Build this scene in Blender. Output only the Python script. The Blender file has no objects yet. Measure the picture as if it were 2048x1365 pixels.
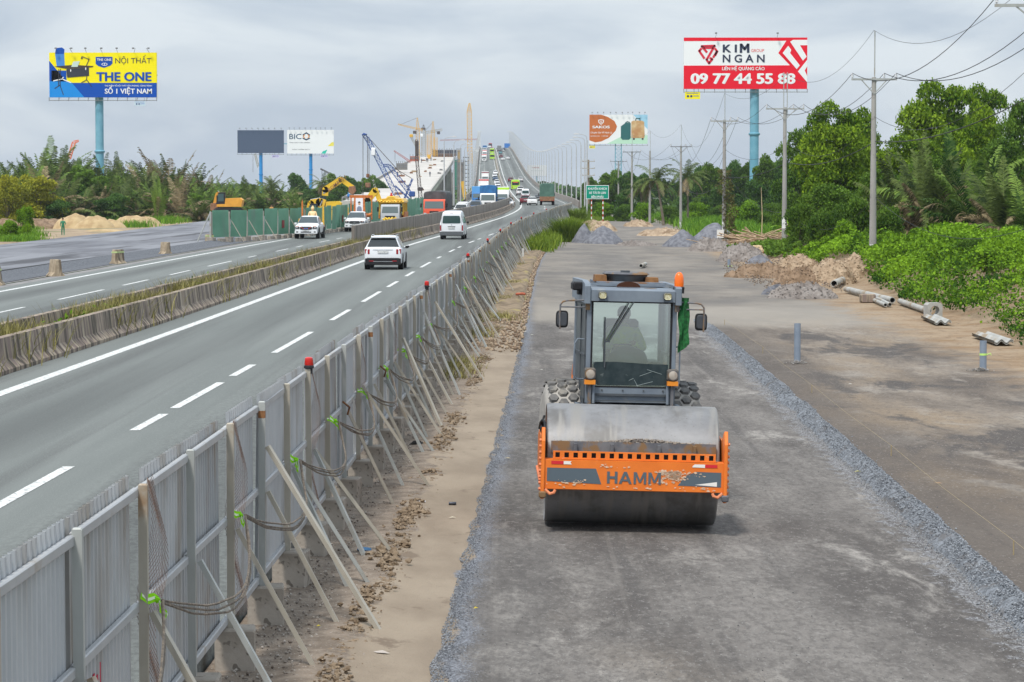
import bpy, math, random
import numpy as np
from mathutils import Vector, Matrix, noise as mn
random.seed(7); R = random.Random(11)
sc = bpy.context.scene; COL = sc.collection
rad = math.radians
# ---------------------------------------------------------------- camera
FPX = 5400.0; HY = 385.0; CZ = 4.2
PITCH = math.atan((682.5-HY)/FPX)
cam = bpy.data.cameras.new('camera'); camo = bpy.data.objects.new('camera', cam); COL.objects.link(camo)
camo.location = (0, 0, CZ); camo.rotation_euler = (math.pi/2-PITCH, 0, 0)
cam.sensor_width = 36; cam.lens = FPX/2048*36; cam.clip_start = .5; cam.clip_end = 12000
sc.camera = camo
# ---------------------------------------------------------------- world, sun, exposure
SUN_EL, SUN_AZ = 58, 205      # azimuth clockwise from +Y (sun behind the camera, to the left)
w = bpy.data.worlds.new('World'); sc.world = w; w.use_nodes = True
nt = w.node_tree; nt.nodes.clear(); N = nt.nodes.new; L = nt.links.new
out = N('ShaderNodeOutputWorld'); bg = N('ShaderNodeBackground'); L(bg.outputs[0], out.inputs[0])
sky = N('ShaderNodeTexSky'); sky.sky_type = 'NISHITA'; sky.sun_disc = False
sky.sun_elevation = rad(SUN_EL); sky.sun_rotation = rad(SUN_AZ); sky.air_density = 1; sky.dust_density = 2
tc = N('ShaderNodeTexCoord'); sep = N('ShaderNodeSeparateXYZ'); L(tc.outputs['Generated'], sep.inputs[0])
# overcast cloud deck: stretched noise over the sky dome, brighter towards the zenith as an overcast sky is
mp = N('ShaderNodeMapping'); mp.inputs['Scale'].default_value = (1, 1, 3.6); L(tc.outputs['Generated'], mp.inputs[0])
n1 = N('ShaderNodeTexNoise'); n1.inputs['Scale'].default_value = 9; n1.inputs['Detail'].default_value = 5; n1.inputs['Roughness'].default_value = .5; n1.inputs['Distortion'].default_value = .6
L(mp.outputs[0], n1.inputs[0])
cr = N('ShaderNodeValToRGB'); cr.color_ramp.elements[0].position = .38; cr.color_ramp.elements[0].color = (.50, .58, .675, 1)
cr.color_ramp.elements[1].position = .64; cr.color_ramp.elements[1].color = (.72, .785, .835, 1); L(n1.outputs[0], cr.inputs[0])
zr = N('ShaderNodeMapRange'); zr.inputs[1].default_value = 0; zr.inputs[2].default_value = 1; zr.inputs[3].default_value = .96; zr.inputs[4].default_value = 1.75
L(sep.outputs[2], zr.inputs[0])
vm = N('ShaderNodeVectorMath'); vm.operation = 'SCALE'; L(cr.outputs[0], vm.inputs[0]); L(zr.outputs[0], vm.inputs['Scale'])
vs = N('ShaderNodeVectorMath'); vs.operation = 'SCALE'; vs.inputs['Scale'].default_value = .1; L(sky.outputs[0], vs.inputs[0])
mx = N('ShaderNodeMix'); mx.data_type = 'VECTOR'; mx.inputs[0].default_value = .93
L(vs.outputs[0], mx.inputs[4]); L(vm.outputs[0], mx.inputs[5]); L(mx.outputs[1], bg.inputs[0]); bg.inputs[1].default_value = 1.0
sl = bpy.data.lights.new('sun', 'SUN'); so = bpy.data.objects.new('sun', sl); COL.objects.link(so)
sl.energy = 3.0; sl.angle = rad(9); sl.color = (1, .95, .88)
a = rad(SUN_AZ); e = rad(SUN_EL)
so.rotation_euler = Vector((-math.sin(a)*math.cos(e), -math.cos(a)*math.cos(e), -math.sin(e))).to_track_quat('-Z', 'Y').to_euler()
sc.view_settings.view_transform = 'Standard'; sc.view_settings.look = 'None'; sc.view_settings.gamma = 1; sc.view_settings.exposure = 0.12
sc.view_settings.use_curve_mapping = False
# ---------------------------------------------------------------- geometry helpers
class MB:
    def __init__(s): s.v = []; s.f = []; s.m = []; s.mi = 0
    def mat(s, i): s.mi = i; return s
    def add(s, vs, fs):
        b = len(s.v); s.v += [tuple(v) for v in vs]
        for f in fs: s.f.append(tuple(b+i for i in f)); s.m.append(s.mi)
        return s
    def box(s, x0, x1, y0, y1, z0, z1, tx=0, ty=0):
        return s.add([(x0,y0,z0),(x1,y0,z0),(x1,y1,z0),(x0,y1,z0),(x0+tx,y0+ty,z1),(x1-tx,y0+ty,z1),(x1-tx,y1-ty,z1),(x0+tx,y1-ty,z1)],
            [(3,2,1,0),(4,5,6,7),(0,1,5,4),(1,2,6,5),(2,3,7,6),(3,0,4,7)])
    def bbox(s, x0, x1, y0, y1, z0, z1, b=.02):   # box with chamfered long edges (octagon in xz), capped
        P = [(x0+b,z0),(x1-b,z0),(x1,z0+b),(x1,z1-b),(x1-b,z1),(x0+b,z1),(x0,z1-b),(x0,z0+b)]
        return s.prism([(p[0],p[1]) for p in P], y0+0, y1, 'y', bev=b)
    def prism(s, P, a0, a1, ax='y', bev=0):
        # polygon P extruded along an axis; bev: shrink end caps
        n = len(P); cx = sum(p[0] for p in P)/n; cy = sum(p[1] for p in P)/n
        def mk(p, t):
            return {'y': (p[0], t, p[1]), 'x': (t, p[0], p[1]), 'z': (p[0], p[1], t)}[ax]
        def shr(p):
            l = math.hypot(p[0]-cx, p[1]-cy) or 1
            return (p[0]-(p[0]-cx)/l*bev, p[1]-(p[1]-cy)/l*bev)
        rings = [[mk(p, a0) for p in P], [mk(p, a1) for p in P]]
        if bev:
            sg = 1 if a1 > a0 else -1
            rings = [[mk(shr(p), a0) for p in P], [mk(p, a0+sg*bev) for p in P], [mk(p, a1-sg*bev) for p in P], [mk(shr(p), a1) for p in P]]
        vs = [v for r in rings for v in r]; fs = []
        for k in range(len(rings)-1):
            for i in range(n):
                j = (i+1) % n; fs.append((k*n+i, k*n+j, (k+1)*n+j, (k+1)*n+i))
        fs.append(tuple(range(n))[::-1]); fs.append(tuple((len(rings)-1)*n+i for i in range(n)))
        return s.add(vs, fs)
    def quad(s, a, b, c, d): return s.add([a,b,c,d], [(0,1,2,3)])
    def poly(s, P): return s.add(P, [tuple(range(len(P)))])
    def tube(s, pts, r, n=6, r1=None, cap=True):
        pts = [Vector(p) for p in pts]; m = len(pts); vs = []; fs = []
        rr = r if isinstance(r, (list, tuple)) else [r+((r1 if r1 is not None else r)-r)*i/max(1, m-1) for i in range(m)]
        up = None
        for i, p in enumerate(pts):
            t = (pts[min(i+1, m-1)]-pts[max(i-1, 0)]).normalized()
            if up is None:
                up = t.orthogonal().normalized()
            up = (up-t*up.dot(t))
            up = up.normalized() if up.length > 1e-6 else t.orthogonal().normalized()
            sd = t.cross(up)
            for k in range(n):
                a = 2*math.pi*k/n+math.pi/n; vs.append(p+(up*math.cos(a)+sd*math.sin(a))*rr[i])
        for i in range(m-1):
            for k in range(n):
                j = (k+1) % n; fs.append((i*n+k, i*n+j, (i+1)*n+j, (i+1)*n+k))
        if cap: fs.append(tuple(range(n))[::-1]); fs.append(tuple((m-1)*n+k for k in range(n)))
        return s.add(vs, fs)
    def bar(s, p, q, w, h=None):   # rectangular bar between two points
        h = h or w; p = Vector(p); q = Vector(q); t = (q-p).normalized()
        u = t.cross(Vector((0,0,1))); u = Vector((1,0,0)) if u.length < 1e-4 else u.normalized(); n = u.cross(t)
        vs = []
        for o in (p, q):
            for a, b in ((-1,-1),(1,-1),(1,1),(-1,1)): vs.append(o+u*a*w/2+n*b*h/2)
        return s.add(vs, [(3,2,1,0),(4,5,6,7),(0,1,5,4),(1,2,6,5),(2,3,7,6),(3,0,4,7)])
    def lathe(s, P, c, ax='z', n=16):   # profile [(r,h)] revolved
        vs = []; fs = []; m = len(P)
        for r, h in P:
            for k in range(n):
                a = 2*math.pi*k/n; x, y = r*math.cos(a), r*math.sin(a)
                v = {'z': (x,y,h), 'x': (h,x,y), 'y': (y,h,x)}[ax]
                vs.append((v[0]+c[0], v[1]+c[1], v[2]+c[2]))
        for i in range(m-1):
            for k in range(n):
                j = (k+1) % n; fs.append((i*n+k, i*n+j, (i+1)*n+j, (i+1)*n+k))
        if P[0][0] > 1e-4: fs.append(tuple(range(n))[::-1])
        if P[-1][0] > 1e-4: fs.append(tuple((m-1)*n+k for k in range(n)))
        return s.add(vs, fs)
    def blob(s, c, r, seed=0, sub=1, sq=(1,1,1), amp=.25):
        V, F = ICO[sub]; vs = []
        for v in V:
            k = 1+amp*(mn.noise(Vector(v)*1.7+Vector((seed*3.1, seed*1.7, seed)))*2)
            vs.append((c[0]+v[0]*r*k*sq[0], c[1]+v[1]*r*k*sq[1], c[2]+v[2]*r*k*sq[2]))
        return s.add(vs, F)
    def mesh(s, name, mats, smooth=False, ang=40):
        me = bpy.data.meshes.new(name); me.from_pydata(s.v, [], s.f)
        for mm in (mats if isinstance(mats, (list, tuple)) else [mats]): me.materials.append(mm)
        if any(s.m): me.polygons.foreach_set('material_index', s.m)
        me.update()
        if smooth: shade(me, ang)
        return me
    def build(s, name, mats, parent=None, smooth=False, ang=40, **kw):
        return put(name, s.mesh(name, mats, smooth, ang), parent, **kw)
def shade(me, ang=40):
    me.polygons.foreach_set('use_smooth', [True]*len(me.polygons))
    try: me.set_sharp_from_angle(angle=rad(ang))
    except Exception: pass
def put(name, me, parent=None, loc=None, rot=None, scale=None, **props):
    o = bpy.data.objects.new(name, me); COL.objects.link(o)
    if parent: o.parent = parent
    if loc is not None: o.location = loc
    if rot is not None: o.rotation_euler = rot
    if scale is not None: o.scale = scale if hasattr(scale, '__len__') else (scale,)*3
    for k, v in props.items():
        if v: o[k] = v
    return o
def thing(name, label, category, loc=(0,0,0), rz=0, group=None, rot=None, scale=None):
    return put(name, None, None, loc, rot or (0,0,rz), scale, label=label, category=category, group=group)
CH = {}
def clone(o, parent=None):
    c = o.copy(); COL.objects.link(c)
    if parent: c.parent = parent
    for ch in [x for x in KIDS(o)]: clone(ch, c)
    return c
def KIDS(o): return o.children
def ico(sub):
    t = (1+5**.5)/2; V = [Vector(v).normalized() for v in [(-1,t,0),(1,t,0),(-1,-t,0),(1,-t,0),(0,-1,t),(0,1,t),(0,-1,-t),(0,1,-t),(t,0,-1),(t,0,1),(-t,0,-1),(-t,0,1)]]
    F = [(0,11,5),(0,5,1),(0,1,7),(0,7,10),(0,10,11),(1,5,9),(5,11,4),(11,10,2),(10,7,6),(7,1,8),(3,9,4),(3,4,2),(3,2,6),(3,6,8),(3,8,9),(4,9,5),(2,4,11),(6,2,10),(8,6,7),(9,8,1)]
    for _ in range(sub):
        mid = {}; F2 = []
        def m(a, b):
            k = (min(a,b), max(a,b))
            if k not in mid: V.append(((V[a]+V[b])/2).normalized()); mid[k] = len(V)-1
            return mid[k]
        for a, b, c in F:
            x, y, z = m(a,b), m(b,c), m(c,a); F2 += [(a,x,z),(b,y,x),(c,z,y),(x,y,z)]
        F = F2
    return [tuple(v) for v in V], F
ICO = {k: ico(k) for k in range(4)}
def skin(verts, edges, radii, sub=1):
    me = bpy.data.meshes.new('body'); me.from_pydata(verts, edges, []); o = bpy.data.objects.new('tmp', me); COL.objects.link(o)
    m = o.modifiers.new('s', 'SKIN'); sv = me.skin_vertices[0].data
    for i, r in enumerate(radii): sv[i].radius = (r, r) if not hasattr(r, '__len__') else r
    sv[0].use_root = True
    if sub: o.modifiers.new('u', 'SUBSURF').levels = sub
    r = bpy.data.meshes.new_from_object(o.evaluated_get(bpy.context.evaluated_depsgraph_get()))
    bpy.data.objects.remove(o); shade(r, 180); return r
def text(body, h, x=0, y=0, align='LEFT', bold=0, width=None, depth=.0, space=1.0):
    """flat lettering in the xz plane, cap height about h, baseline y, returned as (verts, faces)"""
    bold0 = bold; bold = min(bold, .008)
    c = bpy.data.curves.new('t', 'FONT'); c.body = body; c.size = 1; c.offset = bold; c.align_x = 'LEFT'; c.resolution_u = 3; c.space_character = space
    o = bpy.data.objects.new('t', c); COL.objects.link(o)
    m = bpy.data.meshes.new_from_object(o.evaluated_get(bpy.context.evaluated_depsgraph_get()))
    V = np.array([v.co[:2] for v in m.vertices]) if len(m.vertices) else np.zeros((1,2)); F = [tuple(p.vertices) for p in m.polygons]
    bpy.data.objects.remove(o); bpy.data.meshes.remove(m)
    V = np.concatenate([V, np.zeros((len(V),1))], 1); n0 = len(V)
    if bold0 > .02:   # heavy weight: shifted copies a hair apart in depth
        V0 = V.copy(); F0 = list(F)
        for q, (dx, dy) in enumerate(((-1,0),(1,0),(0,.7),(0,-.7),(-.5,.3),(.5,.3))):
            V2 = V0+np.array([dx*(bold0-.012)*.9, dy*(bold0-.012)*.6, (q+1)*.12]); F += [tuple(i+len(V) for i in f) for f in F0]; V = np.concatenate([V, V2])
    k = h/.73; V = V*np.array([k,k,1]); x0, x1 = V[:,0].min(), V[:,0].max()
    V[:,0] -= x0
    if width: V[:,0] *= width/(x1-x0)
    wd = V[:,0].max()
    if align == 'CENTER': V[:,0] -= wd/2
    if align == 'RIGHT': V[:,0] -= wd
    return V+np.array([x, y, 0]), F
def ray(px, py):
    a = (px-1024)/FPX; b = (682.5-py)/FPX
    return Vector((a, math.cos(PITCH)+b*math.sin(PITCH), -math.sin(PITCH)+b*math.cos(PITCH)))
def at(px, py, D): d = ray(px, py); return Vector((0,0,CZ))+d*(D/d.y)
def gp(px, py, z=0): d = ray(px, py); return Vector((0,0,CZ))+d*((z-CZ)/d.z)
def S(D): return FPX/D       # photo pixels per metre at a distance
def tab(T):
    X = [t[0] for t in T]; Y = [t[1] for t in T]
    n = len(X); h = [X[i+1]-X[i] for i in range(n-1)]; d = [(Y[i+1]-Y[i])/h[i] for i in range(n-1)]
    m = [d[0]]+[(d[i-1]*h[i]+d[i]*h[i-1])/(h[i-1]+h[i]) for i in range(1, n-1)]+[d[-1]]
    def f(x):
        if x <= X[0]: return Y[0]+m[0]*(x-X[0])
        if x >= X[-1]: return Y[-1]+m[-1]*(x-X[-1])
        i = max(k for k in range(n-1) if X[k] <= x); t = (x-X[i])/h[i]
        return ((2*t**3-3*t*t+1)*Y[i]+(t**3-2*t*t+t)*h[i]*m[i]+(-2*t**3+3*t*t)*Y[i+1]+(t**3-t*t)*h[i]*m[i+1])
    return f
# highway reference line (inner edge line of the right carriageway) and surface height along the distance D (= world y)
L0 = tab([(0,-10.95),(25,-10.5),(52,-10),(72,-9.65),(114,-9.05),(148,-8.5),(195,-7.3),(259,-4.3),(337,-1.0),(430,1.3),(500,1.6),(600,.9),(794,-.7),(1000,-2.8),(1350,-6.5),(1700,-10),(1950,-12.5),(2300,-16)])
ZH = tab([(0,.3),(137,.3),(212,.5),(241,.65),(275,.84),(337,1.15),(430,1.7),(482,2.05),(600,2.9),(794,4.9),(1000,9),(1350,20),(1700,31),(1900,35.3),(2050,36),(2300,33),(2600,26)])
def LIN(D): return -3.0+max(0, min(1, (D-150)/300))*1.0     # inner edge of the left carriageway
def LOUT(D): return -12.0+max(0, min(1, (D-200)/400))*1.8
def road(D, u, dz=0): return Vector((L0(D)+u, D, ZH(D)+dz))
def hit(px, py):
    prev = None
    for D in np.arange(30, 2400, 2.0):
        p = at(px, py, D); g = p.z-ZH(D)
        if prev is not None and g <= 0: return Vector(p)
        prev = g
    return at(px, py, 1950)
def zc(x, y):   # construction side ground height: cross fall of the new road, gentle undulation
    u = x-L0(y)
    c = -.026*(max(9.8, min(u, 15.7))-11.87)
    if u < 9.8: c += (9.8-u)/1.9*(max(0.0, ZH(y)-.2)-0.05) if u > 7.9 else max(0.0, ZH(y)-.2)-.05
    return c+.03*mn.noise(Vector((x*.35, y*.12, 0)))
# ---------------------------------------------------------------- materials
MATS = {}
ONES = 'first second third fourth fifth sixth seventh eighth ninth tenth eleventh twelfth thirteenth fourteenth fifteenth sixteenth seventeenth eighteenth nineteenth'.split()
def ordl(i):
    t, r = divmod(i+1, 10)
    if i < 19: return ONES[i]
    return ['twentieth','thirtieth','fortieth','fiftieth','sixtieth'][t-2] if r == 0 else ['twenty','thirty','forty','fifty','sixty'][t-2]+'-'+ONES[r-1]
def ordn(i): return 'nearest' if i == 0 else ordl(i)+' nearest'
def mat(name, c1, c2=None, scale=5, rough=.7, bump=0, bs=None, metal=0, st=(1,1,1), det=5, world=False, p=(.35,.65), c3=None, s3=1, p3=(.5,.7), st3=(1,1,1), spec=.5, attr=None, trans=0, coat=0, bd=.02, wave=None, speck=None, emit=0):
    if name in MATS: return MATS[name]
    m = bpy.data.materials.new(name); m.use_nodes = True; t = m.node_tree; N = t.nodes.new; L = t.links.new
    b = t.nodes['Principled BSDF']; b.inputs['Roughness'].default_value = rough; b.inputs['Metallic'].default_value = metal
    b.inputs['Specular IOR Level'].default_value = spec; b.inputs['Base Color'].default_value = (*c1, 1); b.inputs['Coat Weight'].default_value = coat
    if world: g = N('ShaderNodeNewGeometry').outputs['Position']
    else: g = N('ShaderNodeTexCoord').outputs['Object']
    def nz(sc, st, det, ro=.6):
        mpp = N('ShaderNodeMapping'); mpp.inputs['Scale'].default_value = st; L(g, mpp.inputs[0])
        n = N('ShaderNodeTexNoise'); n.inputs['Scale'].default_value = sc; n.inputs['Detail'].default_value = det; n.inputs['Roughness'].default_value = ro
        L(mpp.outputs[0], n.inputs[0]); return n.outputs[0]
    def ramp(f, p, a, bb):
        r = N('ShaderNodeMapRange'); r.inputs[1].default_value = p[0]; r.inputs[2].default_value = p[1]; L(f, r.inputs[0]); r.interpolation_type = 'SMOOTHSTEP'
        x = N('ShaderNodeMix'); x.data_type = 'RGBA'; L(r.outputs[0], x.inputs[0])
        for k, c in ((6, a), (7, bb)):
            if isinstance(c, tuple): x.inputs[k].default_value = (*c, 1)
            else: L(c, x.inputs[k])
        return x.outputs[2]
    col = None
    if attr:
        at_ = N('ShaderNodeAttribute'); at_.attribute_name = attr; col = ramp(at_.outputs['Fac'], (0, 1), c1, c2)
    elif c2: col = ramp(nz(scale, st, det), p, c1, c2)
    if c3: col = ramp(nz(s3, st3, 5), p3, col if col else c1, c3)
    if speck:   # (colour, scale, lo, hi)
        col = ramp(nz(speck[1], (1,1,1), 1), (speck[2], speck[3]), col if col else c1, speck[0])
    if wave:    # (colour, scale, axis, lo, hi)
        wn = nz(wave[1], wave[2], 2); col = ramp(wn, (wave[3], wave[4]), col if col else c1, wave[0])
    if col: L(col, b.inputs['Base Color'])
    if bump:
        bn = N('ShaderNodeBump'); bn.inputs['Strength'].default_value = bump; bn.inputs['Distance'].default_value = bd; L(nz(bs or scale*4, st if world else (1,1,1), 4), bn.inputs['Height']); L(bn.outputs[0], b.inputs['Normal'])
    if emit: b.inputs['Emission Strength'].default_value = emit; b.inputs['Emission Color'].default_value = (*c1, 1)
    if trans:
        tr = N('ShaderNodeBsdfTranslucent'); ms = N('ShaderNodeMixShader'); ms.inputs[0].default_value = trans
        if col: L(col, tr.inputs[0])
        else: tr.inputs[0].default_value = (*c1, 1)
        L(b.outputs[0], ms.inputs[1]); L(tr.outputs[0], ms.inputs[2]); L(ms.outputs[0], t.nodes['Material Output'].inputs[0])
    MATS[name] = m; return m
def glassy(name, tint, alpha=.7, rough=.05):
    m = bpy.data.materials.new(name); m.use_nodes = True; t = m.node_tree; t.nodes.clear(); N = t.nodes.new; L = t.links.new
    o = N('ShaderNodeOutputMaterial'); tr = N('ShaderNodeBsdfTransparent'); tr.inputs[0].default_value = (*tint, 1)
    g = N('ShaderNodeBsdfGlossy'); g.inputs['Roughness'].default_value = rough; fr = N('ShaderNodeFresnel'); fr.inputs[0].default_value = 1.5
    ad = N('ShaderNodeMath'); ad.operation = 'ADD'; ad.inputs[1].default_value = 1-alpha; L(fr.outputs[0], ad.inputs[0])
    mx = N('ShaderNodeMixShader'); L(ad.outputs[0], mx.inputs[0]); L(tr.outputs[0], mx.inputs[1]); L(g.outputs[0], mx.inputs[2]); L(mx.outputs[0], o.inputs[0]); return m
def P(name, c, rough=.6, **k): k.setdefault('spec', .5 if rough < .45 else .2); return mat(name, c, rough=rough, **k)
# ================================================================ SETTING
m_hwy = mat('asphalt highway', (.125,.138,.131), (.158,.172,.163), scale=.22, rough=.85, world=True, st=(3,.12,1), c3=(.088,.094,.090), s3=.42, st3=(1.6,.02,1), p3=(.48,.68), bump=.35, bs=45, speck=((.23,.24,.23), 45, .55, .75), bd=.01)
def lane_wear(m):   # darker band down each lane, coarse aggregate beside the hoarding, oil spots
    t = m.node_tree; N = t.nodes.new; L = t.links.new; b = t.nodes['Principled BSDF']; src = b.inputs['Base Color'].links[0].from_socket
    a = N('ShaderNodeAttribute'); a.attribute_name = 'u'; g = N('ShaderNodeNewGeometry')
    def ma(op, x, y=0):
        n = N('ShaderNodeMath'); n.operation = op
        for i, v in ((0,x),(1,y)):
            if isinstance(v, (int,float)): n.inputs[i].default_value = v
            else: L(v, n.inputs[i])
        return n.outputs[0]
    def nz(sc, st): mp = N('ShaderNodeMapping'); mp.inputs['Scale'].default_value = st; L(g.outputs['Position'], mp.inputs[0]); n = N('ShaderNodeTexNoise'); n.inputs['Scale'].default_value = sc; n.inputs['Detail'].default_value = 5; L(mp.outputs[0], n.inputs[0]); return n.outputs[0]
    c = ma('COSINE', ma('MULTIPLY', ma('SUBTRACT', a.outputs['Fac'], 1.95), 2*math.pi/3.9)); c = ma('MULTIPLY', ma('MULTIPLY', ma('MAXIMUM', ma('ADD', c, .1), 0), nz(.12,(1,.15,1))), .75)
    rr = N('ShaderNodeMapRange'); rr.inputs[1].default_value = 4.9; rr.inputs[2].default_value = 5.8; L(ma('ADD', a.outputs['Fac'], ma('MULTIPLY', nz(.3,(1,.2,1)), 1.0)), rr.inputs[0])
    sp = N('ShaderNodeMapRange'); sp.inputs[1].default_value = .45; sp.inputs[2].default_value = .6; L(nz(16,(1,.5,1)), sp.inputs[0])
    f = ma('MINIMUM', ma('ADD', c, ma('MULTIPLY', ma('MULTIPLY', rr.outputs[0], sp.outputs[0]), .5)), 1)
    x = N('ShaderNodeMix'); x.data_type = 'RGBA'; L(f, x.inputs[0]); L(src, x.inputs[6]); x.inputs[7].default_value = (.055,.058,.056,1); L(x.outputs[2], b.inputs['Base Color'])
lane_wear(m_hwy)
m_white = mat('road paint', (.70,.71,.69), (.55,.56,.55), scale=6, rough=.8, world=True, speck=((.25,.26,.26), 14, .54, .66))
m_conc = mat('barrier concrete', (.31,.25,.18), (.43,.36,.275), scale=1.2, rough=.9, world=True, wave=((.075,.06,.045), 2.4, (1.2,1.5,.12), .47, .63), c3=(.22,.165,.14), s3=3.0, st3=(1,1.3,.10), p3=(.46,.56), bump=.4, bs=12)
m_wall = mat('screen wall concrete', (.25,.22,.19), (.31,.28,.25), scale=1, rough=.9, world=True, wave=((.17,.15,.13), 1.4, (1,1.2,.05), .5, .62))
m_conc2 = mat('bridge concrete', (.36,.35,.33), (.46,.44,.41), scale=.4, rough=.9, world=True, wave=((.22,.2,.18), .8, (1,1,.1), .52, .65))
m_deck = mat('pale deck concrete', (.45,.43,.40), (.56,.53,.49), scale=.12, rough=.9, world=True, c3=(.42,.38,.33), s3=.25, st3=(.25,1,1), p3=(.58,.68))
m_newasph = mat('fresh asphalt', (.115,.118,.135), (.21,.215,.235), scale=.35, rough=.8, world=True, st=(.5,.12,1), c3=(.055,.055,.062), s3=.6, st3=(1,.05,1), p3=(.5,.66), bump=.3, bs=30)
m_gravel = mat('grey gravel', (.06,.067,.08), (.17,.18,.20), scale=14, rough=.95, world=True, bump=1, bs=18, bd=.06, det=3)
m_sandgr = mat('sandy earth', (.24,.17,.11), (.38,.29,.19), scale=.5, rough=.95, world=True, c3=(.13,.15,.05), s3=.12, p3=(.55,.65), bump=.6, bs=3, bd=.1)
m_grassg = mat('weedy ground', (.075,.15,.022), (.14,.21,.04), scale=.4, rough=.95, world=True, bump=.6, bs=5, bd=.1, c3=(.12,.11,.06), s3=.08, p3=(.55,.7))
m_moist = mat('dark field', (.05,.085,.025), (.09,.12,.04), scale=.05, rough=.95, world=True)
def struct(o): o['kind'] = 'structure'; return o
def sweep(name, prof, Ds, mt, parent=None, close=False, smooth=False, mats=None, zfun=None):
    """prof: [(u or f(D), dz or f(D))] swept along the road"""
    mb = MB(); n = len(prof); vs = []
    for D in Ds:
        for u, z in prof:
            uu = u(D) if callable(u) else u; zz = z(D) if callable(z) else z
            zb = ZH(D) if zfun is None else zfun(D)
            vs.append((L0(D)+uu, D, zb+zz))
    fs = []
    for i in range(len(Ds)-1):
        for k in range(n if close else n-1):
            j = (k+1) % n; fs.append((i*n+k, i*n+j, (i+1)*n+j, (i+1)*n+k))
    if close: fs.append(tuple(range(n))[::-1]); fs.append(tuple((len(Ds)-1)*n+k for k in range(n)))
    mb.add(vs, fs); o = mb.build(name, mt, parent, smooth)
    if name == 'highway_road': o.data.attributes.new('u', 'FLOAT', 'POINT').data.foreach_set('value', [(u(D) if callable(u) else u) for D in Ds for u, z in prof])
    return o
def DR(a, b, st=6, far=20):
    r = []; d = a
    while d < b: r.append(d); d += st if d < 300 else far
    return r+[b]
struct(MB().quad((-2400,-60,-.75),(2400,-60,-.75),(2400,5200,-.75),(-2400,5200,-.75)).build('ground', m_moist))
ALLD = DR(5, 2600, 5, 15)
struct(sweep('highway_road', [(-1.3,0),(5,0),(lambda D: 7.85+1.45*min(1,max(0,(D-300)/80)),-.005),(lambda D: 7.90+1.45*min(1,max(0,(D-300)/80)),-.5)], ALLD, m_hwy))
struct(sweep('highway_road', [(LOUT,0),(LIN,0)], ALLD, m_hwy))
struct(sweep('median_strip', [(LIN,.02),(-1.3,.02)], ALLD, mat('median earth', (.20,.17,.11),(.28,.24,.16), scale=1, world=True, c3=(.12,.14,.05), s3=.8, p3=(.5,.6))))
# embankment and viaduct body below the deck
struct(sweep('road_embankment', [(lambda D: LOUT(D)-.9,-.02),(lambda D: LOUT(D)-1.0-(ZH(D)+.7)*.9,lambda D: -ZH(D)-.7)], DR(5,900,5,15), m_grassg))
struct(sweep('road_embankment', [(9.8,-.05),(lambda D: 9.9+(ZH(D)+.2)*1.0,lambda D: -ZH(D)-.2)], DR(330,900,5,15), m_grassg))
via = thing('viaduct', 'long concrete viaduct that carries the highway up to its crest', 'bridge', (0,0,0))
sweep('girder', [(lambda D: LOUT(D)-.6,-.05),(9.7,-.05),(9.7,-1.2),(6,-2.4),(-8,-2.4),(lambda D: LOUT(D)-.6,-1.2)], DR(880,2600,15,20), m_conc2, via, close=True)
for D in range(930, 2200, 42):
    for u in (-7, 5): MB().lathe([(1.1,-.9),(1.1,ZH(D)-2.4)], (L0(D)+u, D, 0), n=12).build('pier', m_conc2, via, True)
# lane markings
def marking(u0, u1, a, b, nm='lane_line', off=.006): return struct(sweep(nm, [(u0,off),(u1,off)], a if isinstance(a, list) else DR(a,b,5,15), m_white))
marking(-.12,.16, 5, 2400, 'edge_line')
marking(8.05,8.2, 330, 2400, 'edge_line')
struct(sweep('edge_line', [(-11.25,.006),(-11.0,.006)], DR(60,215,5), m_white))
struct(sweep('edge_line', [(lambda D: LOUT(D)+.7,.006),(lambda D: LOUT(D)+.9,.006)], DR(330,2300,5,15), m_white))
struct(sweep('edge_line', [(lambda D: LIN(D)-.6,.006),(lambda D: LIN(D)-.4,.006)], DR(260,2300,5,15), m_white))
dm = MB(); dl = MB()
pat = [(33.0,38.4),(44.3,47.6),(48.9,55.6),(57.6,61.4),(66.0,76.0),(83,90.5),(97,107),(112,119),(126,133),(140,150)]
d = 158.0
while d < 2000: pat.append((d, d+(7 if len(pat)%2 else 4))); d += 15 if len(pat)%2 else 12
for a, b in pat:
    ds = [a, (a+b)/2, b]
    for mb, u0, u1 in ((dm, 3.84, 4.01), (dl, -7.45, -7.3)):
        if mb is dl: ds = [x+2 for x in ds]
        n = 3; mb.add([(L0(D)+u, D, ZH(D)+.006) for D in ds for u in (u0,u1)], [(0,1,3,2),(2,3,5,4)])
struct(dm.build('dashed_lane_line', m_white)); struct(dl.build('dashed_lane_line', m_white))
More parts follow.
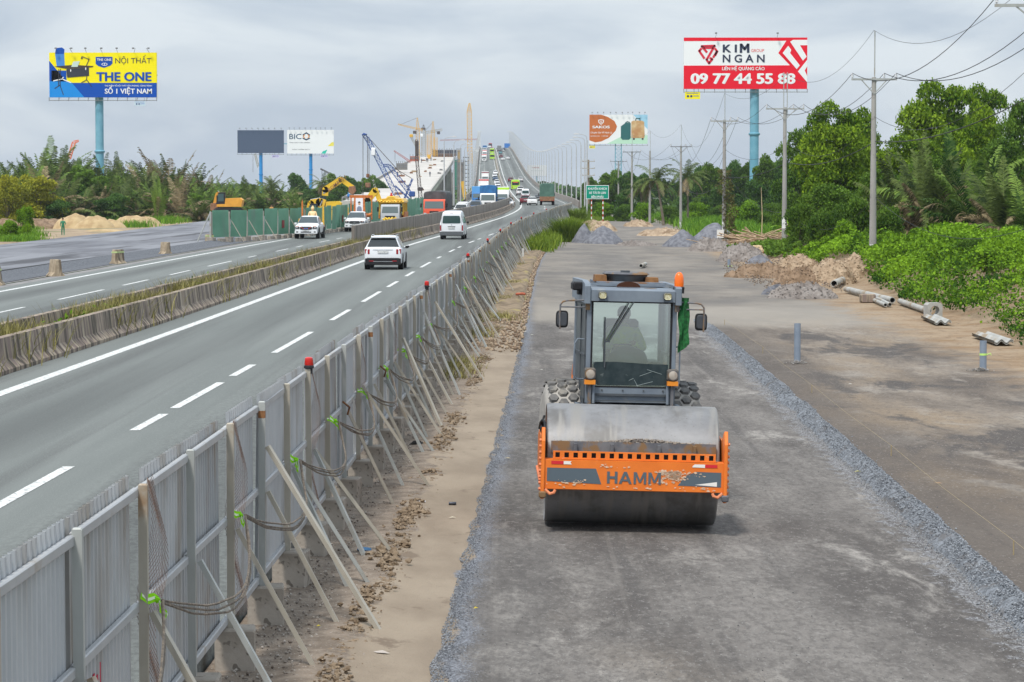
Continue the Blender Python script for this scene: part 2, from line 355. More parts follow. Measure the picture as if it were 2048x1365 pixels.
# ---- barriers on the median
prof_r = [(0,0),(0,.09),(-.16,.28),(-.22,.76),(-.42,.76),(-.42,0)]
def barrier(name, label, prof, u0, D0, D1, seg, mt, tall=None):
    t = thing(name, label, 'barrier', (L0(D0)+(u0(D0) if callable(u0) else u0), D0, 0)); D = D0
    k = 0
    while D < D1:
        sg = seg if D < 330 else seg*(4 if D < 700 else 12)
        E_ = min(D1, D+sg); mb = MB(); dss = [D+.02, (D+E_)/2, E_-.02]
        jit = R.uniform(-.012,.012)
        vs = [(L0(q)+(u0(q) if callable(u0) else u0)+u+jit-(L0(D0)+(u0(D0) if callable(u0) else u0)), q-D0, ZH(q)+(z*(1+jit))) for q in dss for u, z in prof]
        n = len(prof); fs = [(i*n+j, i*n+(j+1)%n, (i+1)*n+(j+1)%n, (i+1)*n+j) for i in range(2) for j in range(n)]
        fs += [tuple(range(n))[::-1], tuple(2*n+j for j in range(n))]
        mb.add(vs, fs); mb.build('segment', mt, t); D = E_; k += 1
    return t
barrier('median_barrier', 'weathered jersey barrier along the near side of the median, streaked with black stains', prof_r, -1.0, 8, 2300, 2.5, m_conc)
prof_l = [(0,0),(.35,0),(.3,.3),(.22,.72),(.02,.72)]
barrier('median_barrier', 'weathered concrete barrier on the far side of the median with weeds in front of it', prof_l, lambda D: LIN(D)+.1, 20, 178, 3.0, m_conc)
barrier('screen_wall', 'tall brown-grey concrete screen wall standing on the median up to the bridge', [(0,0),(.2,0),(.2,1.62),(0,1.62)], lambda D: LIN(D)+.15, 178, 560, 2.4, m_wall)
barrier('median_barrier', 'low concrete median wall running over the crest of the bridge', [(0,0),(.3,0),(.25,.9),(0.05,.9)], lambda D: LIN(D)+.3, 560, 2300, 10, m_conc2)
barrier('parapet', 'concrete parapet on the right edge of the bridge road', [(0,-.3),(.45,-.3),(.4,1.0),(.15,1.0)], 9.3, 440, 2350, 6, m_wall)
barrier('parapet', 'concrete parapet on the left edge of the bridge road', [(0,-.3),(.45,-.3),(.3,1.1),(.05,1.1)], lambda D: LOUT(D)-.5, 560, 2350, 8, m_wall)
# ---- construction side: one sheet with zones by distance from the highway
def zone_mat():
    m = bpy.data.materials.new('construction ground'); m.use_nodes = True; t = m.node_tree; N = t.nodes.new; L = t.links.new
    b = t.nodes['Principled BSDF']; b.inputs['Roughness'].default_value = .93; b.inputs['Specular IOR Level'].default_value = .25
    pos = N('ShaderNodeNewGeometry').outputs['Position']; au = N('ShaderNodeAttribute'); au.attribute_name = 'u'; u = au.outputs['Fac']
    ay = N('ShaderNodeSeparateXYZ'); L(pos, ay.inputs[0]); Y = ay.outputs[1]
    def nz(sc, st=(1,1,1), det=5, ro=.6, dist=0):
        mp = N('ShaderNodeMapping'); mp.inputs['Scale'].default_value = st; L(pos, mp.inputs[0]); n = N('ShaderNodeTexNoise')
        n.inputs['Scale'].default_value = sc; n.inputs['Detail'].default_value = det; n.inputs['Roughness'].default_value = ro; n.inputs['Distortion'].default_value = dist; L(mp.outputs[0], n.inputs[0]); return n.outputs[0]
    def mrange(f, a, c, lo=0, hi=1):
        r = N('ShaderNodeMapRange'); r.interpolation_type = 'SMOOTHSTEP'
        for i, v in ((1,a),(2,c),(3,lo),(4,hi)): r.inputs[i].default_value = v
        L(f, r.inputs[0]); return r.outputs[0]
    def math_(op, a, c):
        x = N('ShaderNodeMath'); x.operation = op
        for i, v in ((0,a),(1,c)):
            if isinstance(v, (int, float)): x.inputs[i].default_value = v
            else: L(v, x.inputs[i])
        return x.outputs[0]
    def mix(f, a, c):
        x = N('ShaderNodeMix'); x.data_type = 'RGBA'
        if isinstance(f, (int, float)): x.inputs[0].default_value = f
        else: L(f, x.inputs[0])
        for k, v in ((6,a),(7,c)):
            if isinstance(v, tuple): x.inputs[k].default_value = (*v, 1)
            else: L(v, x.inputs[k])
        return x.outputs[2]
    fine = nz(55, det=3); med = nz(5, det=6); big = nz(.5, det=6)
    soil = mix(mrange(med,.35,.65), (.17,.135,.105), (.27,.22,.175)); soil = mix(mrange(nz(30,det=2),.62,.72), soil, (.42,.40,.37))
    tan = mix(mrange(nz(1.2,(1,.4,1)),.3,.7), (.25,.20,.15), (.33,.27,.205)); tan = mix(mrange(nz(2.0,(1,.5,1),6),.60,.68), tan, (.20,.155,.115))
    # road base: dusty grey with dark and pale patches, tracks along y and aggregate specks
    rb = mix(mrange(nz(.55,(1,.22,1),7,.65,.3),.36,.64), (.098,.088,.082), (.20,.184,.17))
    rb = mix(math_('MULTIPLY', mrange(nz(1.3,(1,.30,1),8,.75,.5),.46,.66), mrange(nz(.2,(1,.35,1),3),.40,.56)), rb, (.37,.345,.315))
    rb = mix(math_('MULTIPLY', mrange(nz(.8,(2.2,.06,1),4),.55,.68), .6), rb, (.09,.083,.08))
    rb = mix(mrange(nz(.12,(1,.5,1),4),.56,.70), rb, (.20,.172,.145))
    rb = mix(math_('MULTIPLY', mrange(nz(30,(1,.35,1),2),.60,.70), .55), rb, (.30,.29,.28))
    rb = mix(math_('MULTIPLY', mrange(nz(16,(.8,.3,1),5,.78),.44,.60), .50), rb, (.075,.068,.064))
    rb = mix(math_('MULTIPLY', mrange(math_('ADD', u, math_('MULTIPLY', nz(2,(1,.3,1),4), .5)), 11.0, 11.25, 1, 0), .38), rb, (.085,.08,.078))
    rb = mix(math_('MULTIPLY', mrange(nz(1.0,(4.5,.018,1),3),.58,.66), .13), rb, (.30,.275,.25))
    rb = mix(math_('MULTIPLY', mrange(nz(1.3,(3.5,.02,1),3),.58,.68), .16), rb, (.08,.073,.068))
    rb = mix(math_('MULTIPLY', mrange(nz(10,(.8,.35,1),6,.8),.52,.66), .45), rb, (.29,.27,.25))
    # loose grey chips at the left edge of the new road
    chip = mix(mrange(nz(42,det=2),.4,.62), (.10,.105,.12), (.27,.285,.32))
    # right hand haul road
    hr = mix(mrange(nz(.30,(1,.30,1),7,.68,.6),.38,.62), (.115,.095,.08), (.25,.21,.17))
    hr = mix(mrange(nz(.2,(1,.3,1),4),.50,.66), hr, (.26,.20,.14))
    hr = mix(math_('MULTIPLY', mrange(nz(.9,(.8,.35,1),7,.7,.5),.50,.66), .85), hr, (.31,.275,.235))
    hr = mix(math_('MULTIPLY', mrange(nz(.4,(.9,.25,1),6,.7,.5),.52,.60), .85), hr, (.075,.068,.066))
    mud = mix(mrange(big,.35,.6), (.25,.165,.095), (.33,.25,.17)); mud = mix(mrange(med,.55,.66), mud, (.16,.11,.07))
    grass = mix(mrange(nz(2),.35,.65), (.035,.06,.012), (.08,.12,.025))  # darkened in colour so gaps between the vines read as shade
    hr = mix(math_('MULTIPLY', mrange(math_('ADD', u, math_('MULTIPLY', nz(.6,(1,.3,1),6), 3.0)), 17.6, 19.6, 1, 0), .75), hr, (.105,.09,.08))
    hr = mix(math_('MULTIPLY', mrange(nz(9,(.8,.35,1),6,.8),.48,.62), .42), hr, (.075,.065,.06))
    hr = mix(math_('MULTIPLY', mrange(nz(26,(.8,.35,1),3,.7),.58,.68), .6), hr, (.34,.31,.28))
    hr = mix(math_('MULTIPLY', mrange(nz(.9,(.35,.05,1),3),.55,.66), .3), hr, (.10,.085,.075))
    edge = math_('MULTIPLY', math_('SUBTRACT', nz(1.1,(1,.7,1),6), .5), 1.5)
    ue = math_('ADD', u, edge); us = math_('ADD', u, math_('MULTIPLY', edge, .35))
    c = soil
    c = mix(mrange(ue, 9.0, 9.12), c, tan)
    c = mix(mrange(us, 9.86, 9.92), c, chip)
    c = mix(mrange(math_('ADD', us, math_('MULTIPLY', math_('SUBTRACT', fine, .5), 1.0)), 9.98, 10.15), c, rb)
    c = mix(math_('MULTIPLY', mrange(math_('ADD', u, math_('MULTIPLY', math_('SUBTRACT', nz(6,(1,.6,1),5), .5), 1.4)), 15.15, 15.35), math_('MULTIPLY', mrange(Y, 80, 90, 1, 0), .8)), c, mix(mrange(nz(30,(1,.6,1),2),.4,.62), (.13,.125,.13), (.33,.335,.35)))
    c = mix(mrange(ue, 15.6, 15.8), c, hr)
    far = mrange(Y, 84, 100); wide = math_('MULTIPLY', far, mrange(u, 9.9, 10.1))   # beyond the cut line the haul road spans the full width
    c = mix(math_('MULTIPLY', wide, mrange(big,.35,.65,.6,1)), c, mix(mrange(nz(.25,(1,.35,1),6),.35,.65), (.15,.14,.13), (.25,.225,.195)))
    band = math_('MULTIPLY', math_('MULTIPLY', mrange(Y, 84, 90), mrange(Y, 97, 108, 1, 0)), mrange(u, 9.9, 10.3))
    c = mix(math_('MULTIPLY', band, .6), c, (.33,.30,.26))
    c = mix(mrange(math_('ADD', u, math_('MULTIPLY', edge, 2.5)), 20.6, 22.6), c, mud)
    c = mix(math_('MULTIPLY', mrange(math_('ADD', u, math_('MULTIPLY', edge, 2)), 29, 33), 1.0), c, grass)
    fe = math_('ADD', Y, math_('MULTIPLY', edge, 20)); gz = mrange(fe, 235, 250)
    c = mix(math_('MULTIPLY', gz, mrange(u, 21.0, 22.5)), c, grass)
    L(c, b.inputs['Base Color'])
    bp = N('ShaderNodeBump'); bp.inputs['Strength'].default_value = .9; bp.inputs['Distance'].default_value = .035
    L(math_('ADD', math_('MULTIPLY', nz(12,det=6), .8), math_('MULTIPLY', fine, .5)), bp.inputs['Height']); L(bp.outputs[0], b.inputs['Normal'])
    return m
m_cons = zone_mat()
def bank(x, y):   # the vegetated / eroded bank right of the haul road
    u = x-L0(y); k = max(0, min(1, (u-24.3)/3.5)); k = k*k*(3-2*k)
    return k*(1.0+.35*mn.noise(Vector((x*.25, y*.1, 3))))*(1 if y < 180 else max(0, 1-(y-180)/40))
def zg(x, y): return zc(x, y)+bank(x, y)
us = [7.9,8.2,8.5,8.8,9.1,9.4,9.7,9.86,10.1,10.5,11,12,13,14,15,15.4,15.7,16,16.5,17.2,18,19,20,21,22,23,24,25,26,27,28,30,32,35,40,50,70,110,180]
Ds = [15+i*1.0 for i in range(45)]+[60+i*2.5 for i in range(40)]+[160+i*6 for i in range(60)]+[520+i*25 for i in range(20)]
Ds = [8]+Ds
vs = []; uu = []
for D in Ds:
    for u in us:
        x = L0(D)+u; z = zg(x, D)
        if 8.6 < u < 9.2: z += .03
        if 9.8 < u: z -= 0.015
        vs.append((x, D, z)); uu.append(u)
n = len(us); fs = [(i*n+k, i*n+k+1, (i+1)*n+k+1, (i+1)*n+k) for i in range(len(Ds)-1) for k in range(n-1)]
mb = MB().add(vs, fs); o = struct(mb.build('construction_ground', m_cons, None, True, 60))
at_ = o.data.attributes.new('u', 'FLOAT', 'POINT'); at_.data.foreach_set('value', uu)
# ---- left side: gravel shoulder, raised fresh asphalt, sandy margin
struct(sweep('gravel_shoulder', [(-15.6,lambda D: .02),(-14.6,-.12),(-13.2,-.06),(LOUT,-.01)], DR(60,430,4,10), mat('shoulder grit', (.17,.165,.165),(.27,.26,.25), scale=2, world=True, rough=.95, bump=.6, bs=20, bd=.03)))
struct(sweep('gravel_slope', [(-16.5,.0),(-15.7,.12),(-14.7,-.09),(-13.4,-.045)], DR(60,215,3), m_gravel))
def AF(D): return -31-(max(0, D-200))*.065
struct(sweep('asphalt_edge', [(-15.75,-.1),(-16.25,.275)], DR(60,620,4,10), mat('black asphalt edge', (.025,.025,.028), rough=.9), zfun=lambda D: .12))
struct(sweep('fresh_asphalt_road', [(-16.25,.275),(-16.5,.28),(-22,.27),(-28,.24),(AF,.18),(lambda D: AF(D)-.4,-.2)], DR(60,620,4,10), m_newasph, zfun=lambda D: .12))
def zs(D, x): return .12+.25*mn.noise(Vector((x*.08, D*.05, 5)))
vs = []; LD = DR(60,640,8,16); lu = [-30,-34,-38,-43,-50,-60,-80,-120,-200,-400]
for D in LD:
    for k, u in enumerate(lu): x = L0(D)+u+(AF(D)+31.0 if k < 4 else (AF(D)+31)*.5); vs.append((x, D, zs(D, x)-(.3 if k == 0 else 0)))
n = len(lu); struct(MB().add(vs, [(i*n+k, i*n+k+1, (i+1)*n+k+1, (i+1)*n+k) for i in range(len(LD)-1) for k in range(n-1)]).build('sandy_margin', m_sandgr, None, True, 60))
# ================================================================ HOARDING FENCE along the highway
m_galv = mat('galvanised post', (.36,.375,.36), (.43,.445,.43), scale=2.5, rough=.55, metal=.25, world=True, st=(1,1,.4), c3=(.33,.27,.20), s3=1.3, p3=(.56,.72), bump=.1, bs=30)
m_galv2 = mat('beige galvanised post', (.37,.34,.28), (.44,.41,.35), scale=2.5, rough=.6, metal=.2, world=True, st=(1,1,.4), c3=(.30,.20,.12), s3=1.6, p3=(.60,.74))
m_sheet = mat('corrugated sheet', (.40,.415,.43), (.48,.495,.51), scale=.8, rough=.55, metal=.2, world=True, c3=(.29,.265,.235), s3=1.2, st3=(1,1,.3), p3=(.48,.70))
m_rail = mat('fence rail', (.40,.41,.42), (.46,.47,.48), scale=2, rough=.5, metal=.3, world=True, c3=(.33,.29,.24), s3=2, p3=(.55,.75))
m_block = mat('footing concrete', (.285,.25,.21), (.36,.32,.275), scale=3, rough=.95, bump=.4, bs=20, speck=((.17,.145,.12), 16, .62, .7))
m_rust = mat('rusty wire', (.13,.085,.065), (.20,.13,.10), scale=9, rough=.9)
m_rust2 = mat('rust', (.14,.055,.025), (.25,.12,.05), scale=14, rough=.95)
m_neon = P('neon ribbon', (.35,.85,.02), .6, trans=.3); m_neonw = P('ribbon stripe', (.75,.85,.6), .5)
m_cable = mat('old cable', (.10,.085,.07), (.22,.18,.14), scale=20, rough=.9)
m_redlens = P('red lens', (.55,.015,.01), .25, coat=.5); m_dark = P('dark plastic', (.03,.03,.035), .5)
FD0, FSP = 30.5, 2.43
def FZ(D): return min(ZH(D), .9)
fence = thing('hoarding_fence', 'long grey corrugated steel hoarding on posts with slanting props between highway and roadworks', 'fence', (0,0,0))
def FX(D, u=8.1): return L0(D)+u
def fang(D): return -math.atan((L0(D+1.5)-L0(D-1.5))/3)
# prototypes
post = MB().bbox(-.031,.031,-.03,.03,.38,2.22,.008).mesh('post', [m_galv])
post2 = MB().bbox(-.031,.031,-.03,.03,.38,2.22,.008).mesh('post', [m_galv2])
postr = MB().mat(0).bbox(-.031,.031,-.03,.03,.38,2.22,.008).mat(1).box(-.0325,.0325,-.0315,.0315,2.06,2.13).mesh('post', [m_galv, m_rust2])
def sheet(n, ln):
    mb = MB(); P_ = []; per = ln/n
    for i in range(n):
        y = -ln/2+i*per; P_ += [(0,y),(.028,y+per*.16),(.028,y+per*.5),(0,y+per*.66)]
    P_.append((0, ln/2)); vs = [(p[0],p[1],z) for z in (.44,1.35,2.27) for p in P_]; m = len(P_)
    return mb.add(vs, [(k*m+i,k*m+i+1,(k+1)*m+i+1,(k+1)*m+i) for k in range(2) for i in range(m-1)]).mesh('sheet', m_sheet)
sh_full = sheet(17, FSP-.03); sh_short = sheet(13, FSP-.55); sh_far = sheet(8, FSP-.03)
m_sheet2 = mat('corrugated sheet weathered', (.33,.345,.36), (.42,.43,.44), scale=.9, rough=.6, metal=.2, world=True, c3=(.27,.235,.20), s3=1.6, st3=(1,1,.25), p3=(.46,.66)); m_sheet3 = mat('corrugated sheet newer', (.44,.46,.485), (.50,.52,.54), scale=.7, rough=.5, metal=.25, world=True, c3=(.33,.31,.29), s3=1.0, st3=(1,1,.3), p3=(.56,.75))
def vary(me, mt): m = me.copy(); m.materials[0] = mt; return m
SHF = [sh_full, vary(sh_full, m_sheet2), vary(sh_full, m_sheet3)]; SHR = [sh_far, vary(sh_far, m_sheet2), vary(sh_far, m_sheet3)]
rail = MB().bbox(-.022,.022,-FSP/2+.02,FSP/2-.02,-.034,.034,.008).mesh('rail', m_rail)
rail2 = MB().bbox(-.022,.022,-FSP*2+.02,FSP*2-.02,-.034,.034,.008).mesh('rail', m_rail)
foot = MB().bbox(-.14,.21,-.17,.17,-.06,.36,.015).mesh('footing', m_block)
# sagging expanded wire mesh seen through the gaps
mb = MB()
def mp_(a, b):   # a across 0..1, b height 0..1 -> bulging sheet
    return Vector((.03+.05*math.sin(b*9+a*2)+.03*a, (-.32+a*.64)*(1+.1*math.sin(b*5)), .5+b*1.72+.02*math.sin(a*7)))
na = 12
for k in range(-na*3, na+1):
    for sg in (0, 1):
        pts = []
        for i in range(0, na*3+1):
            a = (k+i)/na; b = i/(na*3)
            if 0 <= a <= 1: pts.append(mp_(a if sg == 0 else 1-a, b))
        for i in range(len(pts)-1):
            p, q = pts[i], pts[i+1]; w_ = .0035
            mb.quad(p+Vector((0,w_,w_)), p-Vector((0,w_,w_)), q-Vector((0,w_,w_)), q+Vector((0,w_,w_)))
mesh_net = mb.mesh('wire_mesh', m_rust)
def brace_mesh(du, zt, dy):
    return MB().bar((0,0,zt),(du,dy,0),.06,.04)
LAMPS = []; RIB = []
k = -8; D = FD0+k*FSP
NP = 0
gap = {-5, -3, 0, 3, 6, 11, 17, 23, 30, 36}
while D < 384:
    zb = FZ(D)-.02; x = FX(D); an = fang(D); tl = R.uniform(-.01,.01)
    near = D < 150
    pm = post2 if (k % 2 == 1 or k in (0,)) else (postr if k % 3 == 1 else post)
    put('post', pm, fence, (x, D, zb-.28), (R.uniform(-.012,.012), R.uniform(-.008,.008), an))
    Dm = D+FSP/2; zm = FZ(Dm)-.02-.28; xm = FX(Dm); slope = math.atan((FZ(D+FSP)-FZ(D))/FSP)
    if k in gap:
        put('sheet', sh_short, fence, (FX(Dm+.26)-.10, Dm+.26, zm), (slope, R.uniform(-.01,.01), fang(Dm)))
        if D < 90: put('wire_mesh', mesh_net, fence, (FX(D+.3)-.03, D+.33, zm), (slope, 0, an))
    else:
        put('sheet', R.choice(SHF if D < 120 else SHR), fence, (xm-.10+R.uniform(-.01,.01), Dm, zm+R.uniform(-.035,.02)), (slope+R.uniform(-.008,.008), R.uniform(-.018,.018), fang(Dm)+R.uniform(-.006,.006)))
    if D < 150:
        for z in (2.15, 1.36, .50):
            put('rail', rail, fence, (xm-.045, Dm, zm+z+R.uniform(-.01,.01)), (slope+R.uniform(-.006,.006), 0, fang(Dm)))
    elif k % 4 == 0:
        Dq = D+FSP*2
        for z in (2.15, 1.36): put('rail', rail2, fence, (FX(Dq)-.045, Dq, FZ(Dq)-.3+z), (math.atan((FZ(D+FSP*4)-FZ(D))/(FSP*4)), 0, fang(Dq)))
    gz = zg(x+.3, D)
    put('footing', foot, fence, (x, D, gz+R.uniform(-.01,.02)), (0, 0, an+R.uniform(-.12,.12)))
    # props
    if k not in (1, 13, 22):
        du = R.uniform(.52,.72); dy = R.uniform(-.15,.15)
        g2 = zg(x+du, D+dy); b = brace_mesh(du, zb-.28+1.33+R.uniform(-.03,.03)-g2, dy)
        b.build('prop', m_galv if R.random() < .55 else m_galv2, fence, loc=(x+.06, D, g2))
    if R.random() < .4 and k > -4:
        du = R.uniform(.6,.95); dy = R.uniform(-.5,.3); g2 = zg(x+du, D+dy); brace_mesh(du, zb-.28+R.uniform(1.2,1.8)-g2, dy).build('prop', m_galv2 if R.random() < .6 else m_galv, fence, loc=(x+.06, D, g2))
    if k in (-2, 12, 19, 33, 50):
        du = 1.07; g2 = zg(x+du, D); brace_mesh(du, 1.72, -.3).build('prop', m_galv2, fence, loc=(x+.06, D, g2))
    if k % 11 == 0 and D < 260: LAMPS.append((x, D, zb-.28+2.22))
    if k % 2 == 1 and D < 60 or (k % 4 == 0 and 60 <= D < 170): RIB.append((x+.09, D, zb-.28+1.42))
    if k in (2, 5): MB().tube([(x+.05,D-.05,zb+1.02),(x+.08,D-.1,zb+1.12),(x+.0,D-.2,zb+1.2)], .014, 5).build('rusty_clip', m_rust2, fence)
    D += FSP; k += 1
# red warning lamps
mbL = MB().mat(0).lathe([(.085,0),(.085,.04),(.075,.05)], (0,0,0), n=14); lens = MB().lathe([(.072,.05),(.078,.06),(.066,.17),(.05,.185),(0,.19)], (0,0,0), n=14).mesh('lens', m_redlens, True)
base = mbL.mat(0).box(-.06,.06,-.055,.055,-.09,0).mesh('lamp_base', m_dark, True)
for i, p in enumerate(LAMPS):
    t = thing('warning_lamp', 'red warning lamp on a post of the grey hoarding, %s of the row' % ordn(i), 'lamp', p, scale=.68, group='red warning lamps on the hoarding posts')
    put('lens', lens, t); put('lamp_base', base, t)
# neon ribbons and the cable they tie up
for i, p in enumerate(RIB):
    mb = MB(); s = Vector((0,0,0))
    for q, (dx, dy, dz) in enumerate([(-.16,-.04,.05),(.10,-.1,-.16)]):
        n = 6; a = []
        for j in range(n):
            f = j/(n-1); wv = .035+.02*math.sin(f*3.1); c = Vector((dx*f, dy*f, dz*f+.02*math.sin(f*6+i)))
            a.append((c+Vector((0,.01,wv)), c+Vector((.02*math.sin(j*2+i), -.02, -wv)), c+Vector((0,.003,wv*.3)), c+Vector((.02*math.sin(j*2+i)*.3,-.008,-wv*.3))))
        for j in range(n-1):
            mb.mat(0).quad(a[j][0], a[j][1], a[j+1][1], a[j+1][0])
            mb.mat(1).quad(a[j][2]+Vector((.006,-.006,0)), a[j][3]+Vector((.006,-.006,0)), a[j+1][3]+Vector((.006,-.006,0)), a[j+1][2]+Vector((.006,-.006,0)))
    mb.mat(0).blob((0,0,0), .035, i, 1)
    o = mb.build('ribbon', [m_neon, m_neonw], None, loc=p, rot=(0,0,R.uniform(-.5,.5)), scale=R.uniform(.55,.85))
    o['label'] = 'neon yellow ribbon knotted round the hoarding cable, %s of the row' % ordn(i); o['category'] = 'ribbon'; o['group'] = 'neon ribbons tied along the hoarding'
mb = MB()
for i in range(len(RIB)-1):
    a, b = Vector(RIB[i]), Vector(RIB[i+1])
    for c in range(3):
        sag = .30+.02*c+R.uniform(-.01,.02); ph = R.uniform(0,6)
        pts = [a.lerp(b, f/14)+Vector((.04+.25*math.sin(f/14*math.pi)+.006*math.sin(f*1.3+ph), 0, -sag*4*(f/14)*(1-f/14)-.012*c+.005*math.sin(f*2+ph))) for f in range(15)]
        mb.tube(pts, .009, 5)
a = Vector(RIB[0])
for c in range(3): mb.tube([a+Vector((.04,-.05*q,-.22*q-.02*c*q)) for q in range(8)], .011, 5)
o = mb.build('power_cable', m_cable, None, True); o['label'] = 'brown bundle of cables hanging in swags along the grey hoarding'; o['category'] = 'cable'
# red spray marks on the nearest sheets
mb = MB()
D = 16.6
for (y, z0, z1) in ((0,.80,1.0),(.14,.78,1.09),(.27,.84,1.06),(.38,.80,1.12)): mb.box(-.002,.004,y,y+.06,z0,z1)
mb.box(-.002,.004,.5,.515,.8,1.5)
o = mb.build('paint_mark', P('red spray paint', (.45,.02,.06), .6), fence, loc=(FX(D)-.068, D, ZH(D)-.2))
# ================================================================ ROAD ROLLER
m_or = mat('roller orange', (.80,.20,.025), (.72,.17,.02), scale=3, rough=.5, c3=(.62,.36,.24), s3=5, p3=(.66,.72), spec=.4, bump=.05)
m_orp = mat('worn orange', (.74,.24,.10), (.62,.22,.11), scale=6, rough=.7, c3=(.25,.13,.07), s3=4, p3=(.55,.7))
m_drum = mat('drum steel', (.19,.19,.195), (.25,.25,.255), scale=2.2, rough=.5, metal=.3, st=(.6,1,1), c3=(.14,.135,.13), s3=1.6, st3=(1,1,1), p3=(.48,.66), wave=((.25,.24,.225), 2.0, (4,.5,.5), .48, .72), speck=((.16,.15,.145), 32, .68, .74), bump=.05, bs=40)
m_cab = mat('cab grey blue paint', (.145,.175,.215), (.185,.22,.26), scale=3, rough=.5, c3=(.25,.26,.26), s3=2.5, p3=(.58,.72), spec=.45)
m_cabd = mat('cab dark', (.05,.06,.07), (.075,.085,.095), scale=4, rough=.6)
m_tread = mat('dusty tyre', (.10,.10,.10), (.16,.155,.15), scale=8, rough=.95, c3=(.24,.225,.20), s3=5, p3=(.5,.65), bump=.3)
m_treadg = mat('tyre groove dust', (.30,.285,.265), (.40,.38,.35), scale=6, rough=.95)
m_glass = glassy('cab glass', (.70,.95,.92), .60, .1); m_glassd = glassy('side glass', (.30,.36,.38), .86, .2)
m_blk = P('rubber black', (.02,.02,.022), .6); m_amb = P('amber lens', (.85,.15,.004), .25, coat=.3); m_ambi = P('amber strip', (.75,.25,.02), .3)
m_lens = mat('dusty headlight lens', (.45,.40,.34), (.33,.27,.22), scale=9, rough=.3, coat=.3); m_chip = mat('scraper dirt', (.16,.12,.08), (.30,.22,.14), scale=12, rough=.95, bump=.6)
m_scr = mat('scraper steel', (.10,.105,.12), (.17,.17,.18), scale=5, rough=.7, metal=.2, c3=(.22,.13,.06), s3=3, p3=(.5,.6))
m_gdecal = P('slate decal', (.10,.13,.155), .5); m_wdecal = P('white decal', (.78,.76,.72), .5); m_rdecal = P('red decal', (.62,.02,.03), .4)
m_pink = mat('scraped primer', (.72,.55,.40), (.62,.42,.28), scale=15, rough=.8)
RX, RY = 1.47, 34.0
roller = thing('road_roller', 'dusty orange and slate road roller with a wide smooth steel drum driving towards the camera', 'road roller', (RX, RY, .012), rot=(0, rad(1.45), rad(.6)))
ZO = 0
# drum with closed, slightly rounded ends
MB().lathe([(0,-1.055),(.60,-1.055),(.60,-1.0),(.70,-1.0),(.735,-1.07),(.748,-1.055),(.75,-1.0),(.75,1.0),(.748,1.055),(.735,1.07),(.70,1.0),(.60,1.0),(.60,1.055),(0,1.055)], (0,0,.755), 'x', 96).build('drum', m_drum, roller, True, 30)
# front cross beam
fr = MB(); fr.prism([(-1.00,.53),(-.80,.50),(-.78,.89),(-1.00,.89)], -1.10, 1.10, 'x').build('front_beam', m_or, roller)
BF = -1.003
fb = [o for o in roller.children if o.name.startswith('front_beam')][0]
# perforated strip standing on the beam
mb = MB(); x = -.97
mb.box(-1.0,1.0,-.965,-.94,.895,.915); mb.box(-1.0,1.0,-.965,-.94,.978,.995)
n = 18
for i in range(n+1): cx = -1.0+i*2.0/n; mb.box(max(-1.0,cx-.028),min(1.0,cx+.028),-.965,-.94,.915,.978)
mb.build('perforated_strip', m_or, roller)
MB().box(-1.0,1.0,-.925,-.90,.84,.99).build('backing_plate', m_blk, roller)
mb = MB(); lp = [(-1.10,.99,m_orp)]
# side plates of the front frame
for s in (-1, 1):
    P_ = [(-1.04,.44),(-.98,.40),(-.86,.46),(-.35,.52),(.35,.52),(.95,.62),(1.05,.75),(1.05,1.02),(.55,1.12),(-.62,1.14),(-.80,1.24),(-.94,1.28),(-1.02,1.12)]
    MB().prism(P_, s*1.10, s*1.145, 'x', bev=.008).build('side_plate', m_or, roller)
    # bolts, lugs and bottom hooks
    b = MB()
    for i in range(9): b.lathe([(.022,0),(.022,.025)], (s*(1.145 if s > 0 else 1.17), -.95+.02*(i%2), .52+i*.075), 'x', 6)
    for i in range(10): b.lathe([(.022,0),(.022,.025)], (s*(1.145 if s > 0 else 1.17), -.8+i*.17, .62), 'x', 6)
    b.build('bolt_row', m_orp, roller)
    MB().tube([(s*1.09,-1.01,.52),(s*1.03,-1.03,.47),(s*.98,-1.03,.485),(s*.965,-1.02,.52)], .02, 7).build('hook', m_orp, roller, True)
    MB().bbox(s*1.12-.045,s*1.12+.045,-1.07,-.96,.42,.50,.015).build('bumper_lug', m_scr, roller)
# hydraulic hose bundle at the left plate
mb = MB()
for i in range(4): mb.tube([(-1.12-.03*math.sin(q*1.1+i),-.7+q*.14,1.18+.05*math.sin(q*1.4+i*1.3)+.03*i) for q in range(8)], .016, 6)
mb.build('hose', m_blk, roller, True)
# scraper bar with brackets
MB().prism([(-.765,.955),(-.72,.96),(-.72,1.085),(-.755,1.10)], -1.02, 1.02, 'x').build('scraper', m_scr, roller)
for x in (-.72,-.27,.31,.75): MB().box(x-.02,x+.02,-.82,-.74,.93,1.075).box(x-.045,x+.045,-.79,-.76,.925,.975).build('scraper_bracket', m_scr, roller)
mb = MB(); rr = random.Random(3)
for i in range(900):
    x = rr.gauss(.12,.30) if i < 620 else rr.uniform(-.98,.98)
    if abs(x) > 1: continue
    hgt = .045*math.exp(-((x-.12)/.36)**2)+.008
    mb.blob((x, rr.uniform(-.735,-.69), 1.09+rr.uniform(-.01,hgt)), rr.uniform(.006,.016), i, 0)
o = mb.build('gravel_on_scraper', mat('chips', (.16,.14,.13), (.34,.29,.24), scale=25, rough=.95), roller); o['kind'] = 'stuff'
